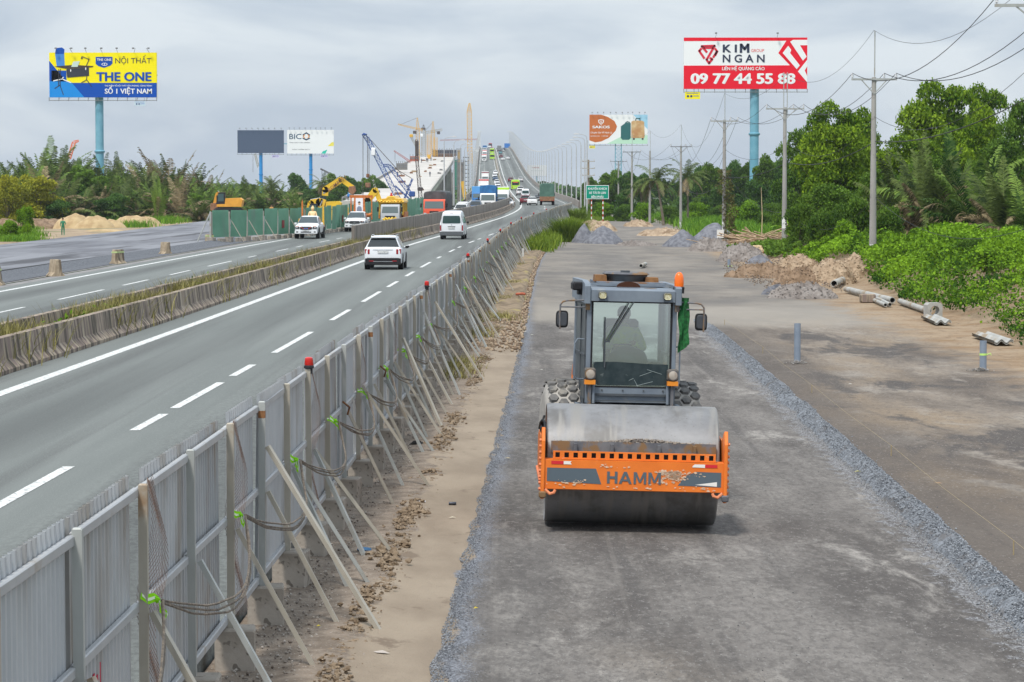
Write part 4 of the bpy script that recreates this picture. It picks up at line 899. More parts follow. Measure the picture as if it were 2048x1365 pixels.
def pickup(mt, root, far=False):
    SEC = [(-2.65,.88,.50,.98,1.02,.84),(-1.0,.92,.42,1.05,1.09,.86),(-.98,.92,.42,1.08,1.66,.70),(-.85,.93,.40,1.09,1.76,.68),(0,.93,.40,1.09,1.80,.69),(.55,.93,.40,1.09,1.74,.67),(1.25,.93,.40,1.12,1.19,.82),(1.95,.93,.42,1.08,1.13,.82),(2.5,.90,.46,.95,1.02,.78),(2.62,.84,.55,.86,.92,.74)]
    loft(SEC, root, mt); cross_win(SEC, root, 1.25, .55, mat('pickup windscreen', (.03,.05,.06), rough=.05, spec=.9), .0); cross_win(SEC, root, -.99, -.86, m_win, .04, .1, .8, 'rear_window', -1)
    MB().box(-.74,.74,-2.55,-1.05,1.06,1.10).build('bed_floor', m_black, root)
    MB().prism([(2.66,.42),(2.5,.40),(2.45,.62),(2.66,.66)], -.90, .90, 'x', bev=.03).build('front_bumper', mt, root)
    gr = MB().bbox(-.48,.48,2.58,2.665,.74,.98,.06).build('grille', m_black, root); MB().bbox(-.13,.13,2.66,2.675,.83,.89,.02).build('badge', m_chrome, gr)
    MB().bbox(-.45,.45,2.66,2.675,.86,.88,.003).build('grille_bar', m_chrome, gr)
    quadp('air_intake', root, m_black, -.42, .42, 2.65, .50, .58, .02); quadp('skid_strip', root, m_chrome, -.55, .55, 2.64, .40, .44, .02)
    quadp('number_plate', root, m_plate, -.24, .24, 2.665, .60, .69, .012)
    for s in (-1,1):
        side_win(SEC, root, s, -.05, .62, m_win, yb2=.5); side_win(SEC, root, s, -.85, -.12, m_win, ya2=-.78); side_win(SEC, root, s, .66, 1.05, m_win, ya2=.52, yb2=.6)
        for y in (-1.65,1.65): wheel(root, s*.83, y, .40, .26)
        MB().lathe([(.40,0),(.49,0),(.49,.03),(.40,.03)], (s*.93-(.03 if s < 0 else 0),-1.65,.42), 'x', 20).lathe([(.40,0),(.49,0),(.49,.03),(.40,.03)], (s*.93-(.03 if s < 0 else 0),1.65,.42), 'x', 20).build('arch_trim', m_black, root)
        hl = MB().bbox(s*.68-.17,s*.68+.17,2.45,2.645,.78,.99,.03).build('headlight', P('headlight dark', (.06,.06,.07), .15, coat=.7), root)
        MB().bbox(s*.72-.07,s*.72+.07,2.645,2.655,.86,.94,.01).build('lens', m_head, hl)
        MB().bbox(s*.70-.12,s*.70+.12,2.60,2.665,.97,1.0,.005).build('indicator', P('orange glow', (.9,.3,.1), .3), hl)
        MB().bbox(s*.70-.09,s*.70+.09,2.60,2.67,.50,.60,.02).build('fog_lamp', m_black, root)
        MB().bbox(s*1.05-.11,s*1.05+.11,.72,.84,1.08,1.26,.04).build('mirror', mt, root)
        MB().bbox(s*.94-.04,s*.94+.04,-.9,1.1,.34,.40,.01).build('side_step', m_black, root)
        quadp('tail_light', root, m_tail, s*.84-.07, s*.84+.07, -2.65, .7, 1.0)
def van(mt, root, far=False):
    SEC = [(-2.42,.84,.45,1.12,1.16,.76),(-2.38,.92,.33,1.20,1.55,.74),(-2.30,.94,.30,1.20,2.02,.72),(-2.1,.94,.28,1.20,2.18,.70),(0,.94,.28,1.2,2.24,.72),(1.4,.94,.28,1.18,2.16,.70),(1.75,.94,.28,1.12,1.85,.68),(2.15,.93,.3,1.02,1.10,.80),(2.38,.88,.33,.85,.92,.76),(2.42,.8,.4,.75,.8,.7)]
    loft(SEC, root, mt); mb = MB().prism([(-.64,1.27),(.64,1.27),(.71,1.33),(.66,1.80),(.60,1.86),(-.60,1.86),(-.66,1.80),(-.71,1.33)], -2.44, -2.30, 'y', bev=.01).build('rear_window', m_win2, root)
    cross_win(SEC, root, 2.15, 1.75, m_win, .02)
    MB().prism([(-2.47,.34),(-2.35,.30),(-2.3,.55),(-2.46,.60)], -.92, .92, 'x', bev=.03).build('rear_bumper', mat('grey bumper', (.09,.10,.11), rough=.6), root)
    for s in (-1,1):
        MB().bbox(s*.86-.055,s*.86+.055,-2.43,-2.3,.68,1.12,.02).build('tail_light', m_tail, root)
        for (a, c) in ((-2.2,-1.2),(-1.1,0),(.1,1.1),(1.2,1.75)): side_win(SEC, root, s, a, c, m_win2, .1, .62)
        for y in (-1.3,1.35): wheel(root, s*.82, y, .35, .24)
        MB().bbox(s*1.04-.08,s*1.04+.08,1.45,1.6,1.18,1.36,.03).build('mirror', m_black, root)
        quadp('headlight', root, m_head, s*.68-.14, s*.68+.14, 2.38, .78, .92)
    quadp('number_plate', root, m_plate, -.25, .25, -2.45, .84, .97, .012); quadp('plate_strip', root, m_black, -.3, .3, -2.43, .99, 1.03, .02); MB().bbox(-.12,.12,-2.28,-2.22,2.06,2.10,.01).build('brake_lamp', m_tail, root)
    quadp('emblem', root, m_chrome, -.05, .05, -2.43, 1.12, 1.17, .01); MB().box(-.78,-.765,-2.435,-2.41,.62,1.95).box(.765,.78,-2.435,-2.41,.62,1.95).box(-.78,.78,-2.445,-2.42,.62,.635).build('panel_gap', P('panel gap', (.25,.26,.27), .6), root)
def bus(mt, root, far=False, Lh=4.2, band=PRR, h=3.0):
    MB().prism([(-1.2,.35),(1.2,.35),(1.22,.5),(1.22,h-.35),(1.1,h-.08),(.9,h),(-.9,h),(-1.1,h-.08),(-1.22,h-.35),(-1.22,.5)], -Lh, Lh, 'y', bev=.12).build('body', mt, root, True, 30)
    for e in (-1,1):
        MB().prism([(-1.0,1.5),(1.0,1.5),(1.05,h-.55),(-1.05,h-.55)], e*(Lh+.02)-.02, e*(Lh+.02)+.02, 'y').build('rear_window' if e < 0 else 'windshield', m_win, root)
        for s in (-1,1): quadp('tail_light' if e < 0 else 'headlight', root, m_tail if e < 0 else m_head, s*.95-.13, s*.95+.13, e*Lh, .75, 1.05, .03)
        quadp('number_plate', root, m_plate, -.25, .25, e*(Lh+.01), .6, .75, .02)
    quadp('destination_board', root, band, -.75, .75, -Lh-.03, h-.8, h-.58, .02)
    for s in (-1,1):
        k = -Lh+.6
        while k < Lh-.8: MB().box(s*1.225-.01,s*1.225+.01,k,k+1.0,1.35,h-.6).build('window', m_win, root); k += 1.15
        for y in (-Lh*.55,Lh*.6): wheel(root, s*1.08, y, .45, .28, False)
        MB().bbox(s*1.36-.07,s*1.36+.07,Lh-.1,Lh+.05,1.8,2.2,.02).build('mirror', m_black, root)
def truck(mt, root, box, boxh=3.2, L_=7.0, w=1.15, cabh=2.35, bt='tarp', low=None, cw=None, roof=None):
    cw = cw or w*.92; y1 = L_/2; yc = y1-1.75
    MB().prism([(yc,.55),(y1-.05,.55),(y1,.75),(y1-.02,1.35),(y1-.32,cabh-.12),(y1-.5,cabh),(yc,cabh)], -cw, cw, 'x', bev=.05).build('cab', mt, root, True, 30)
    tn = Vector((0,.97,.24)); zt = cabh-.22
    def fy(z): return y1-.02-(z-1.35)/(cabh-.12-1.35)*.30
    MB().add([(-cw+.12,fy(1.42)+.012,1.42),(cw-.12,fy(1.42)+.012,1.42),(cw-.18,fy(zt)+.012,zt),(-cw+.18,fy(zt)+.012,zt)],[(0,1,2,3)]).build('windshield', mat('truck glass', (.08,.11,.11), rough=.08, spec=.9), root)
    quadp('front_bumper', root, m_chrome if mt is PSI else mt, -cw-.02, cw+.02, y1+.02, .42, .66, .06, .03)
    quadp('grille', root, m_black, -.5, .5, y1+.0, .85, 1.15, .02)
    for s in (-1,1):
        quadp('headlight', root, m_head, s*(cw-.2)-.15, s*(cw-.2)+.15, y1+.01, .75, .95, .02)
        MB().box(s*cw-.012,s*cw+.012,yc+.4,y1-.45,1.4,zt).build('window', m_win, root)
        MB().tube([(s*cw,y1-.2,1.9),(s*(cw+.22),y1,1.9)], .015, 4).bbox(s*(cw+.24)-.09,s*(cw+.24)+.09,y1-.03,y1+.03,1.55,2.0,.02).build('mirror', m_black, root)
        wheel(root, s*(cw-.15), y1-.9, .42, .26, False); wheel(root, s*(w-.2), -y1+1.4, .45, .42, False)
        if L_ > 7: wheel(root, s*(w-.2), -y1+2.5, .45, .42, False)
    MB().bbox(-.45,.45,-y1+.1,yc,.6,.85,.03).build('chassis', m_black, root)
    zb = .95; z1 = boxh
    if bt == 'tarp':
        pr = [(-w,zb),(w,zb),(w,z1-.35),(w*.93,z1-.14),(w*.7,z1-.03),(0,z1+.03),(-w*.7,z1-.03),(-w*.93,z1-.14),(-w,z1-.35)]
        bx = MB().prism(pr, -y1, yc-.1, 'y', bev=.06).build('tarpaulin', box, root, True, 40)
        mb = MB()
        for y in np.arange(-y1+.5, yc-.3, .9): mb.box(-w-.012,-w,y,y+.06,zb,z1-.4).box(w,w+.012,y,y+.06,zb,z1-.4)
        mb.build('rib', box, bx)
        if low: MB().box(-w-.03,w+.03,-y1-.03,yc-.1,.75,1.5).build('side_board', low, root)
    else:
        MB().bbox(-w,w,-y1,yc-.1,zb,z1,.04).build('cargo_box', box, root)
        if roof: MB().box(-w-.01,w+.01,-y1-.01,yc-.09,z1-.45,z1-.1).build('box_stripe', roof, root)
    for s in (-1,1): quadp('tail_light', root, m_tail, s*(w-.25)-.12, s*(w-.25)+.12, -y1-.02, .72, .85, .02)
    quadp('number_plate', root, m_plate, -.22, .22, y1+.085, .48, .60, .01)
m_tb = mat('blue tarp', (.01,.09,.24), (.015,.14,.34), scale=2, rough=.6); m_tg = mat('green tarp', (.05,.12,.09), (.08,.17,.13), scale=1.5, rough=.7); m_tk = mat('grey tarp', (.05,.055,.06), (.085,.09,.095), scale=1.5, rough=.7)
m_tbl = P('sky blue box', (.12,.35,.65), .5); m_brn = mat('brown boards', (.20,.10,.05), (.30,.15,.08), scale=3, rough=.8)
PROTO = {}
def place(kind, px, py, away, label, cat, group=None, D=None, build=None, L_=4.8, dx=0):
    p = at(px, py, D) if D else hit(px, py)
    if D: p.z = ZH(D)
    D = p.y; yc = D+L_/2; u = p.x-L0(D)
    key = kind
    if key not in PROTO:
        r = vroot(key[0] if isinstance(key, tuple) else key); build(r); PROTO[key] = r
    else: r = clone(PROTO[key])
    x = L0(yc)+u; sl = math.atan((ZH(yc+4)-ZH(yc-4))/8); an = -math.atan((L0(yc+5)-L0(yc-5))/10)
    r.location = (x, yc, ZH(yc)); r.rotation_euler = (sl, 0, an) if away else (-sl, 0, an+math.pi)
    r['label'] = label; r['category'] = cat
    if group: r['group'] = group
    elif 'group' in r: del r['group']
    return r
V_ = place
V_(('parked_suv'.replace('parked_',''),'w'), 766, 541, True, 'white SUV seen from behind, nearest vehicle on the right carriageway', 'SUV', build=lambda r: suv(PW, r))
V_(('van','w'), 903, 480, True, 'white high-roof van seen from behind beside the concrete median', 'van', build=lambda r: van(PW, r), L_=4.85)
V_(('pickup_truck','w'), 612, 479, False, 'white pickup with blue and red grille lights, nearer of the two pickups', 'pickup', build=lambda r: pickup(PW, r), L_=5.3)
V_(('pickup_truck','w'), 709, 465, False, 'white pickup with glowing orange indicators behind the first white pickup', 'pickup', build=None, L_=5.3)
tc_ = V_(('cargo_truck','s'), 780, 452, False, 'silver cab of a truck carrying a golden canopy, behind the second pickup', 'truck', D=262, build=lambda r: (truck(PSI, r, m_brn, 1.3, 6.2, 1.0, 2.25, 'box', cw=.92)), L_=6.2)
V_(('tarpaulin_truck','r'), 868, 436, False, 'orange-red truck with a black tarpaulin cover, facing the camera', 'truck', D=300, build=lambda r: truck(PRR, r, m_tk, 3.35, 11.5, 1.3, 2.45, 'tarp'), L_=11.5)
V_(('sedan','w'), 845, 436, False, 'small white car half hidden left of the orange-red truck', 'car', D=345, build=lambda r: sedan(PWH, r), L_=4.6)
V_(('suv','w2'), 921, 428, False, 'white car just left of the concrete screen wall, behind the white van', 'car', D=330, build=lambda r: suv(PWH, r))
V_(('suv','w2'), 924, 420, False, 'white car queuing directly behind another white car left of the van', 'car', D=352)
V_(('suv','b'), 950, 420, False, 'dark car with pale bonnet left of the blue-tarp truck', 'car', D=372, build=lambda r: suv(PBL, r))
V_(('tarpaulin_truck','b'), 975.5, 417, False, 'white-cab truck with a bright blue tarpaulin cover', 'truck', D=405, build=lambda r: truck(PWH, r, m_tb, 3.7, 9.5, 1.25, 2.5, 'tarp'), L_=9.5)
V_(('cargo_truck','sb'), 957, 408, False, 'sky-blue box truck half hidden behind the blue-tarp truck', 'truck', D=455, build=lambda r: truck(PBB, r, m_tbl, 3.3, 8, 1.15, 2.3, 'box'), L_=8)
V_(('cargo_truck','g'), 1004, 412, False, 'white truck with a lime green roof band right of the blue-tarp truck', 'truck', D=440, build=lambda r: truck(PWH, r, PWH, 3.3, 8, 1.15, 2.35, 'box', roof=PG), L_=8)
V_(('suv','b'), 1003, 413, False, 'dark blue car in front of the lime-roofed white truck', 'car', D=418)
V_(('sedan','w'), 1016, 408, False, 'white car squeezed between the lime-roofed truck and the median', 'car', D=432, L_=4.6)
V_(('cargo_truck','r'), 967.6, 389, False, 'white box truck with a bright red roof band on the left carriageway', 'truck', build=lambda r: truck(PWH, r, PWH, 3.9, 9, 1.25, 2.5, 'box', roof=PRED), L_=9)
V_(('cargo_truck','dr'), 970.3, 367, False, 'white box truck with a dark red roof band climbing behind the red-banded one', 'truck', build=lambda r: truck(PWH, r, PWH, 3.9, 9, 1.25, 2.5, 'box', roof=PRD), L_=9)
for i, (px, py, k, lab) in enumerate([(996.5,386,'b','dark car at the head of the queue behind the lime-roofed truck'),(996.5,381.5,'w2','white car second in the left-carriageway queue beside the median'),(995.5,375.5,'w2','white car third in the queue coming down beside the median'),(994,370,'w2','white car fourth in the queue coming down beside the median'),(990.5,361.5,'b','dark blue car fifth in the queue beside the median'),(989.5,356,'w2','white car sixth in the queue beside the median'),(991,350,'w2','white car last of the close queue beside the median')]):
    V_(('suv',k), px, py, False, lab, 'car', group='cars queuing beside the median')
V_(('cargo_truck','w'), 968.3, 323.5, False, 'white truck leading three tall vehicles in the far left lane', 'truck', build=lambda r: truck(PWH, r, PWH, 3.6, 9, 1.25, 2.6, 'box', roof=PRED), L_=9)
V_(('cargo_truck','w'), 969.3, 314, False, 'white truck second of the tall vehicles in the far left lane', 'truck', L_=9)
V_(('tarpaulin_truck','b'), 969.5, 304.5, False, 'blue-topped truck highest in the far left lane', 'truck', L_=9.5)
V_(('bus','g'), 984.4, 320, False, 'lime green bus leading a second lime bus down the bridge', 'bus', build=lambda r: bus(PG, r), L_=8.4)
V_(('bus','g'), 984, 308.5, False, 'lime green bus behind another lime bus high on the bridge', 'bus', L_=8.4)
V_(('suv','w2'), 979.5, 299, False, 'tiny white car just below the red bus at the crest', 'car', D=1840)
V_(('bus','r'), 980.6, 296.5, False, 'dark red bus on the crest of the bridge', 'bus', D=1930, build=lambda r: bus(paint('bus red', (.4,.04,.06)), r, h=3.6), L_=8.4)
# right carriageway going away
V_(('tarpaulin_truck','g'), 1094.5, 411, True, 'truck with a dark green tarpaulin and rusty brown tailboard', 'truck', build=lambda r: truck(PGR, r, m_tg, 3.75, 10, 1.25, 2.5, 'tarp', low=m_brn), L_=10)
V_(('sedan','k'), 1077, 405, True, 'black car just left of the green-tarp truck', 'car', build=lambda r: sedan(PB, r), L_=4.6)
V_(('sedan','w'), 1064.5, 411.5, True, 'white saloon between the dark red car and the green-tarp truck', 'car', L_=4.6)
V_(('suv','r'), 1050.5, 410.5, True, 'dark red car beside the median bend behind the white minibus', 'car', build=lambda r: suv(PRD, r))
V_(('van','w'), 1051, 399.5, True, 'white minibus directly ahead of the dark red car', 'van', L_=4.85)
V_(('suv','w2'), 1040.3, 392, True, 'white car just behind the lime bus, the nearer of two', 'car')
V_(('suv','w2'), 1040.6, 385.5, True, 'white car just behind the lime bus, the farther of two', 'car')
V_(('bus','g'), 1031, 381, True, 'lime green bus with a red destination board seen from behind', 'bus', L_=8.4)
V_(('suv','r'), 1021.5, 365, True, 'dark red car ahead of the lime bus in the inner lane', 'car')
V_(('suv','w2'), 1041, 364.5, True, 'white car ahead of the lime bus in the outer lane', 'car')
V_(('sedan','w'), 1006, 321.5, True, 'white saloon in the inner lane far up the bridge', 'car', L_=4.6)
V_(('sedan','w'), 1015.8, 319.5, True, 'white saloon in the outer lane far up the bridge', 'car', L_=4.6)
V_(('suv','r'), 1002, 316.3, True, 'maroon car far up the bridge above the white saloon', 'car')
V_(('suv','t'), 1001, 309, True, 'teal car high on the bridge below the grey truck', 'car', build=lambda r: suv(PTE, r))
V_(('tarpaulin_truck','k'), 998.5, 304.5, True, 'grey covered truck near the crest beside the median', 'truck', build=lambda r: truck(PGR, r, mat('pale grey tarp', (.2,.21,.22), rough=.7), 3.7, 9, 1.25, 2.5, 'tarp'), L_=9)
V_(('suv','w2'), 1005.3, 304, True, 'small white car right of the grey truck near the crest', 'car')
V_(('suv','b'), 1007.5, 301.5, True, 'dark blue car at the crest right of the grey truck', 'car')
# police-style lights on the first pickup and ornaments carried on the pickups
def local(r, fn, name, label, cat, sc_=1):
    t = thing(name, label, cat); t.matrix_world = Matrix.LocRotScale(r.location, r.rotation_euler, (sc_,)*3); fn(t); return t
rts = [o for o in COL.objects if o.get('category') == 'pickup']
m_gold = mat('gold lacquer', (.75,.42,.03), (.85,.55,.08), scale=8, rough=.35, metal=.3); m_lacq = mat('orange lacquer', (.45,.11,.02), (.62,.20,.03), scale=6, rough=.5)
def lightbar(t):
    for i, x in enumerate((-.36,-.22,-.1,.1,.22,.36)): MB().bbox(x-.05,x+.05,2.665,2.69,.90 if i in (0,5) else .80,.94 if i in (0,5) else .84,.005).build('lamp', P('blue led', (.02,.15,.9), .3) if i in (2,3) else P('red led', (.8,.05,.02), .3), t)
local(rts[0], lightbar, 'light_strip', 'row of small blue and red lights on the grille of the first pickup', 'lights')
def statue(t):   # lotus seat with a seated golden figure, two posts: plain generic ornament
    mb = MB()
    for k in range(14):
        a = k/14*6.283
        for q, (r_, z_) in enumerate(((.52,1.15),(.42,1.3))): mb.blob((r_*math.cos(a+q*.2), -1.8+r_*math.sin(a+q*.2)*.8, z_+.1), .14, k, 1, (.9,.9,1.3), .05)
    mb.build('lotus_base', m_gold, t, True)
    skn = mat('pale gold', (.80,.55,.28), rough=.5)
    b = skin([(0,-1.8,1.55),(0,-1.8,1.8),(0,-1.8,2.1),(0,-1.8,2.2),(.25,-1.8,2.05),(.33,-1.7,1.75),(.08,-1.5,1.7),(-.25,-1.8,2.05),(-.33,-1.7,1.75),(-.08,-1.5,1.7),(.35,-1.6,1.55),(.0,-1.35,1.52),(-.35,-1.6,1.55)],
        [(0,1),(1,2),(2,3),(2,4),(4,5),(5,6),(2,7),(7,8),(8,9),(0,10),(10,11),(0,12)], [.2,.17,.17,.08,.09,.07,.05,.09,.07,.05,.12,.09,.12])
    put('figure', b, t).data.materials.append(skn)
    MB().blob((0,-1.8,2.36), .16, 3, 2, (.85,.9,1.1), 0).blob((0,-1.82,2.52), .07, 3, 1).build('head', skn, t, True)
    for s in (-1,1): MB().prism([(-.08,0),(.08,0),(.06,1.8),(0,2.05),(-.06,1.8)], -.06, .06, 'y').build('carved_post', m_gold if s < 0 else m_lacq, t, loc=(s*.85,-1.9,1.05))
    MB().tube([(.85,-1.8,1.4),(1.1,-1.7,1.5),(1.15,-1.7,1.3),(.9,-1.75,1.2)], .06, 6).build('dragon_scroll', m_gold, t, True)
    MB().box(.5,.95,-2.6,-1.2,1.0,1.3).build('rail_board', m_lacq, t)
local(rts[0], lambda t: statue(t), 'ornamental_shrine', 'golden seated figure on a lotus base between carved posts behind the first pickup', 'shrine')
def shrine(t):
    MB().box(-.75,.75,-2.5,-1.2,1.05,1.5,.1).build('base', m_lacq, t)
    for s in (-1,1):
        mb = MB()
        for k in range(5): mb.blob((s*(.55+.1*k),-1.4-.2*k,1.45+.05*math.sin(k*2)), .14, k, 1)
        mb.build('carving', m_lacq, t, True)
    MB().box(-.55,.55,-1.6,-1.5,1.5,3.15,.08).build('portrait_frame', m_lacq, t)
    MB().box(-.33,.33,-1.495,-1.47,1.75,3.0).build('portrait', P('portrait white', (.78,.77,.80), .5), t)
    MB().poly([(.24,-1.465,1.76),(-.24,-1.465,1.76),(-.2,-1.465,2.15),(-.08,-1.465,2.25),(.08,-1.465,2.25),(.2,-1.465,2.15)]).build('portrait_print', P('print grey', (.22,.25,.33), .6), t)
    MB().poly([(.11*math.cos(k/12*6.28),-1.462,2.5+.15*math.sin(k/12*6.28)) for k in range(12)]).build('portrait_print', P('print skin', (.55,.35,.25), .6), t)
    MB().poly([(.12*math.cos(k/8*3.14),-1.458,2.56+.13*math.sin(k/8*3.14)) for k in range(9)]).build('portrait_print', m_hair, t)
    MB().box(-1.1,1.0,-2.9,-2.7,3.0,3.25).box(-1.05,-.95,-2.9,-2.7,1.0,3.0).box(.85,.95,-2.9,-2.7,1.0,3.0).build('arch', m_lacq, t)
local(rts[1], shrine, 'ornamental_shrine', 'orange lacquered shrine with a framed white portrait behind the second pickup', 'shrine')
def canopy(t):
    MB().prism([(-1.2,2.35),(1.2,2.35),(1.28,2.5),(1.1,2.78),(.5,2.85),(.3,3.05),(-.3,3.05),(-.5,2.85),(-1.1,2.78),(-1.28,2.5)], -2.9, 2.2, 'y', bev=.1).build('roof', m_gold, t)
    mb = MB()
    for k in range(16): mb.blob((-1.2+k*.16, 2.2, 2.5+.08*(k%2)), .10, k, 1)
    mb.build('roof_carving', m_gold, t, True)
    mb = MB(); mb.blob((0,1.6,3.12),.14,1,1).blob((0,1.6,3.3),.09,1,1); mb.build('finial', P('finial red', (.5,.05,.05), .5), t, True)
    for s in (-1,1):
        for k in range(7): MB().bbox(s*1.15-.05,s*1.15+.05,-2.7+k*.75,-2.6+k*.75,1.2,2.4,.01).build('column', m_gold, t)
        MB().bbox(s*1.2-.08,s*1.2+.08,-2.9,1.4,.85,1.5,.03).build('side_panel', m_lacq, t)
    MB().box(-1.0,1.0,1.35,1.4,2.1,2.36).build('painted_shade_board', P('shade brown', (.05,.03,.02), .9), t)  # board coloured as the dark shade inside the canopy
    mb = MB()
    for k in range(14): mb.blob((-.62+k*.095, 3.2, .85+.09*math.sin(k*1.9)), .10, k, 1)
    mb.build('flower_garland', PYL, t, True)
local(tc_, canopy, 'ornamental_canopy', 'golden carved canopy with columns carried by the silver truck', 'canopy')
rs = V_(('barrel','o'), 951.5, 423, False, 'orange and white road drum left of the screen wall', 'traffic drum', D=352, build=lambda r: (MB().lathe([(.4,0),(.38,.5),(.36,.5),(.36,.9),(.2,.95),(0,.95)], (0,0,0), n=16).build('drum_body', P('drum white', (.75,.72,.68), .5), r, True), MB().lathe([(.37,.55),(.37,.9),(.1,1.1),(0,1.1)], (0,0,0), n=16).build('top_cap', PRR, r, True)), L_=.8)
# ================================================================ BILLBOARDS
m_steel = mat('grey steel', (.16,.17,.18), (.22,.23,.24), scale=1, rough=.6); m_bpole = mat('pale blue paint', (.13,.34,.45), (.19,.42,.53), scale=.5, rough=.5, c3=(.30,.38,.38), s3=.6, st3=(1,1,.1), p3=(.58,.72)); m_bp2 = mat('bright blue paint', (.01,.24,.62), (.02,.28,.66), scale=.5, rough=.5)
m_lite = P('board white', (.82,.83,.84), .5)
def flatmb(pts, y): return MB().add([(x, y, z) for x, z in pts], [tuple(range(len(pts)))])
class Board:
    """board face in the xz plane; u 0..1 left to right, v 0..1 bottom to top"""
    def __init__(s, label, px0, px1, py0, py1, D, pole_px, pole_w, pole_m, facecol, rz=0, base_z=-.6, flange=None, lights=9, cat='billboard', lattice_=False):
        s.k = 1/S(D); s.W = (px1-px0)*s.k; s.H = (py1-py0)*s.k; c = at((px0+px1)/2, (py0+py1)/2, D)
        s.t = thing('billboard', label, cat, (c.x, D, 0), rz); s.zc = c.z; s.n = 0
        s.face = MB().box(-s.W/2, s.W/2, 0, .5, s.zc-s.H/2, s.zc+s.H/2).build('board', P('board face %s' % str(facecol), facecol, .55), s.t)
        z0 = s.zc-s.H/2; lx = (pole_px-(px0+px1)/2)*s.k; r = pole_w*s.k/2
        if lattice_:
            mb = MB()
            for sx in (-1,1):
                for sy in (0,1.2): mb.box(lx+sx*r-.12, lx+sx*r+.12, .3+sy, .55+sy, base_z, z0)
            q = base_z
            while q < z0-1.2:
                mb.bar((lx-r,.4,q),(lx+r,.4,q+1.2),.08).bar((lx+r,.4,q),(lx-r,.4,q+1.2),.08).bar((lx-r,.4,q),(lx+r,.4,q),.09); q += 1.2
            mb.build('pole', m_bpole, s.t)
        else:
            MB().lathe([(r,base_z),(r,s.zc)], (lx,.5+r,0), n=24).build('pole', pole_m, s.t, True)
            if flange: zf = at(0, flange, D).z; MB().lathe([(r*1.15,zf-.25),(r*1.28,zf-.1),(r*1.28,zf+.1),(r*1.1,zf+.2)], (lx,.5+r,0), n=24).build('flange', pole_m, s.t, True)
        mb = MB(); zb = z0-.55; m = max(6, int(s.W/1.6))
        mb.box(-s.W/2,s.W/2,-.5,-.42,zb,zb+.07).box(-s.W/2,s.W/2,.2,.3,zb,zb+.1)
        for i in range(m+1): x = -s.W/2+s.W*i/m; mb.box(x-.035,x+.035,-.5,-.44,zb-.1,z0).bar((x,-.46,zb),(x,.4,z0),.05)
        mb.build('catwalk', m_steel, s.t)
        for i in range(lights):
            x = -s.W/2+s.W*(i+.5)/lights+R.uniform(-.2,.2); zt = s.zc+s.H/2
            MB().bar((x,.1,zt),(x+R.uniform(-.4,.4),-.9,zt+.7),.05).bbox(x-.18,x+.18,-1.1,-.85,zt+.55,zt+.8,.03).build('lamp', m_steel, s.t)
        mb = MB(); mb.box(-s.W/2,s.W/2,.9,1.0,s.zc-.1,s.zc+.1)
        for i in range(m+1): x = -s.W/2+.1+(s.W-.2)*i/m; mb.box(x-.08,x+.08,.5,.62,z0,s.zc+s.H/2)
        mb.build('back_frame', m_steel, s.t)
    def pt(s, u, v): return ((u-.5)*s.W, s.zc+(v-.5)*s.H)
    def poly(s, name, pts, m, lay=1): MB().add([(s.pt(*p)[0], -.012*lay, s.pt(*p)[1]) for p in pts], [tuple(range(len(pts)))]).build(name, m, s.face); return s
    def ell(s, name, u, v, ru, rv, m, lay=1, n=20, a0=0, a1=2*math.pi): return s.poly(name, [(u+ru*math.cos(a0+(a1-a0)*k/(n-1 if a1-a0 < 6 else n)), v+rv*math.sin(a0+(a1-a0)*k/(n-1 if a1-a0 < 6 else n))) for k in range(n)], m, lay)
    def line(s, name, segs, wd, m, lay=2):
        mb = MB()
        for (a, c) in segs:
            p = Vector((s.pt(*a)[0],0,s.pt(*a)[1])); q = Vector((s.pt(*c)[0],0,s.pt(*c)[1])); d = (q-p).normalized()*wd/2*1.0; n = Vector((-d.z,0,d.x))
            y = Vector((0,-.012*lay,0)); mb.quad(p-n-d*.6+y, q-n+d*.6+y, q+n+d*.6+y, p+n-d*.6+y)
        mb.build(name, m, s.face); return s
    def text(s, body, u, v, h, m, wd=None, align='LEFT', bold=.01, lay=3, space=1.0):
        V, F = text(body, h*s.H, 0, 0, align, bold, wd*s.W if wd else None, space=space); x, z = s.pt(u, v)
        MB().add([(a+x, -.012*lay-.04*q, c+z) for a, c, q in V], F).build('lettering', m, s.face); return s
yel = P('sign yellow', (.92,.80,.0), .5); blu = P('sign blue', (.0,.075,.42), .5); lbl = P('sign light blue', (.01,.26,.72), .5); nav = P('sign navy', (.02,.05,.20), .5); wht = P('sign white', (.85,.86,.87), .5); red = P('sign red', (.80,.005,.025), .5); slt = P('sign slate', (.035,.045,.085), .5)
dbr = P('print brown', (.07,.05,.04), .6); dgr = P('print charcoal', (.04,.045,.06), .6)
b1 = Board('large yellow and blue furniture billboard reading THE ONE on a pale blue pole', 99, 313, 106, 195, 454, 196, 16.5, m_bpole, (.92,.80,.0), flange=303, lights=7)
b1.poly('print', [(0,0),(1,0),(1,.325),(.205,.325),(.16,.35),(.0,.82)], blu, 1).poly('print', [(0,.0),(.325,0),(.2,.35),(.0,.36)], lbl, 2)
b1.poly('print', [(.02,.6),(.02,.36),(.16,.36),(.16,.6)], blu, 1)
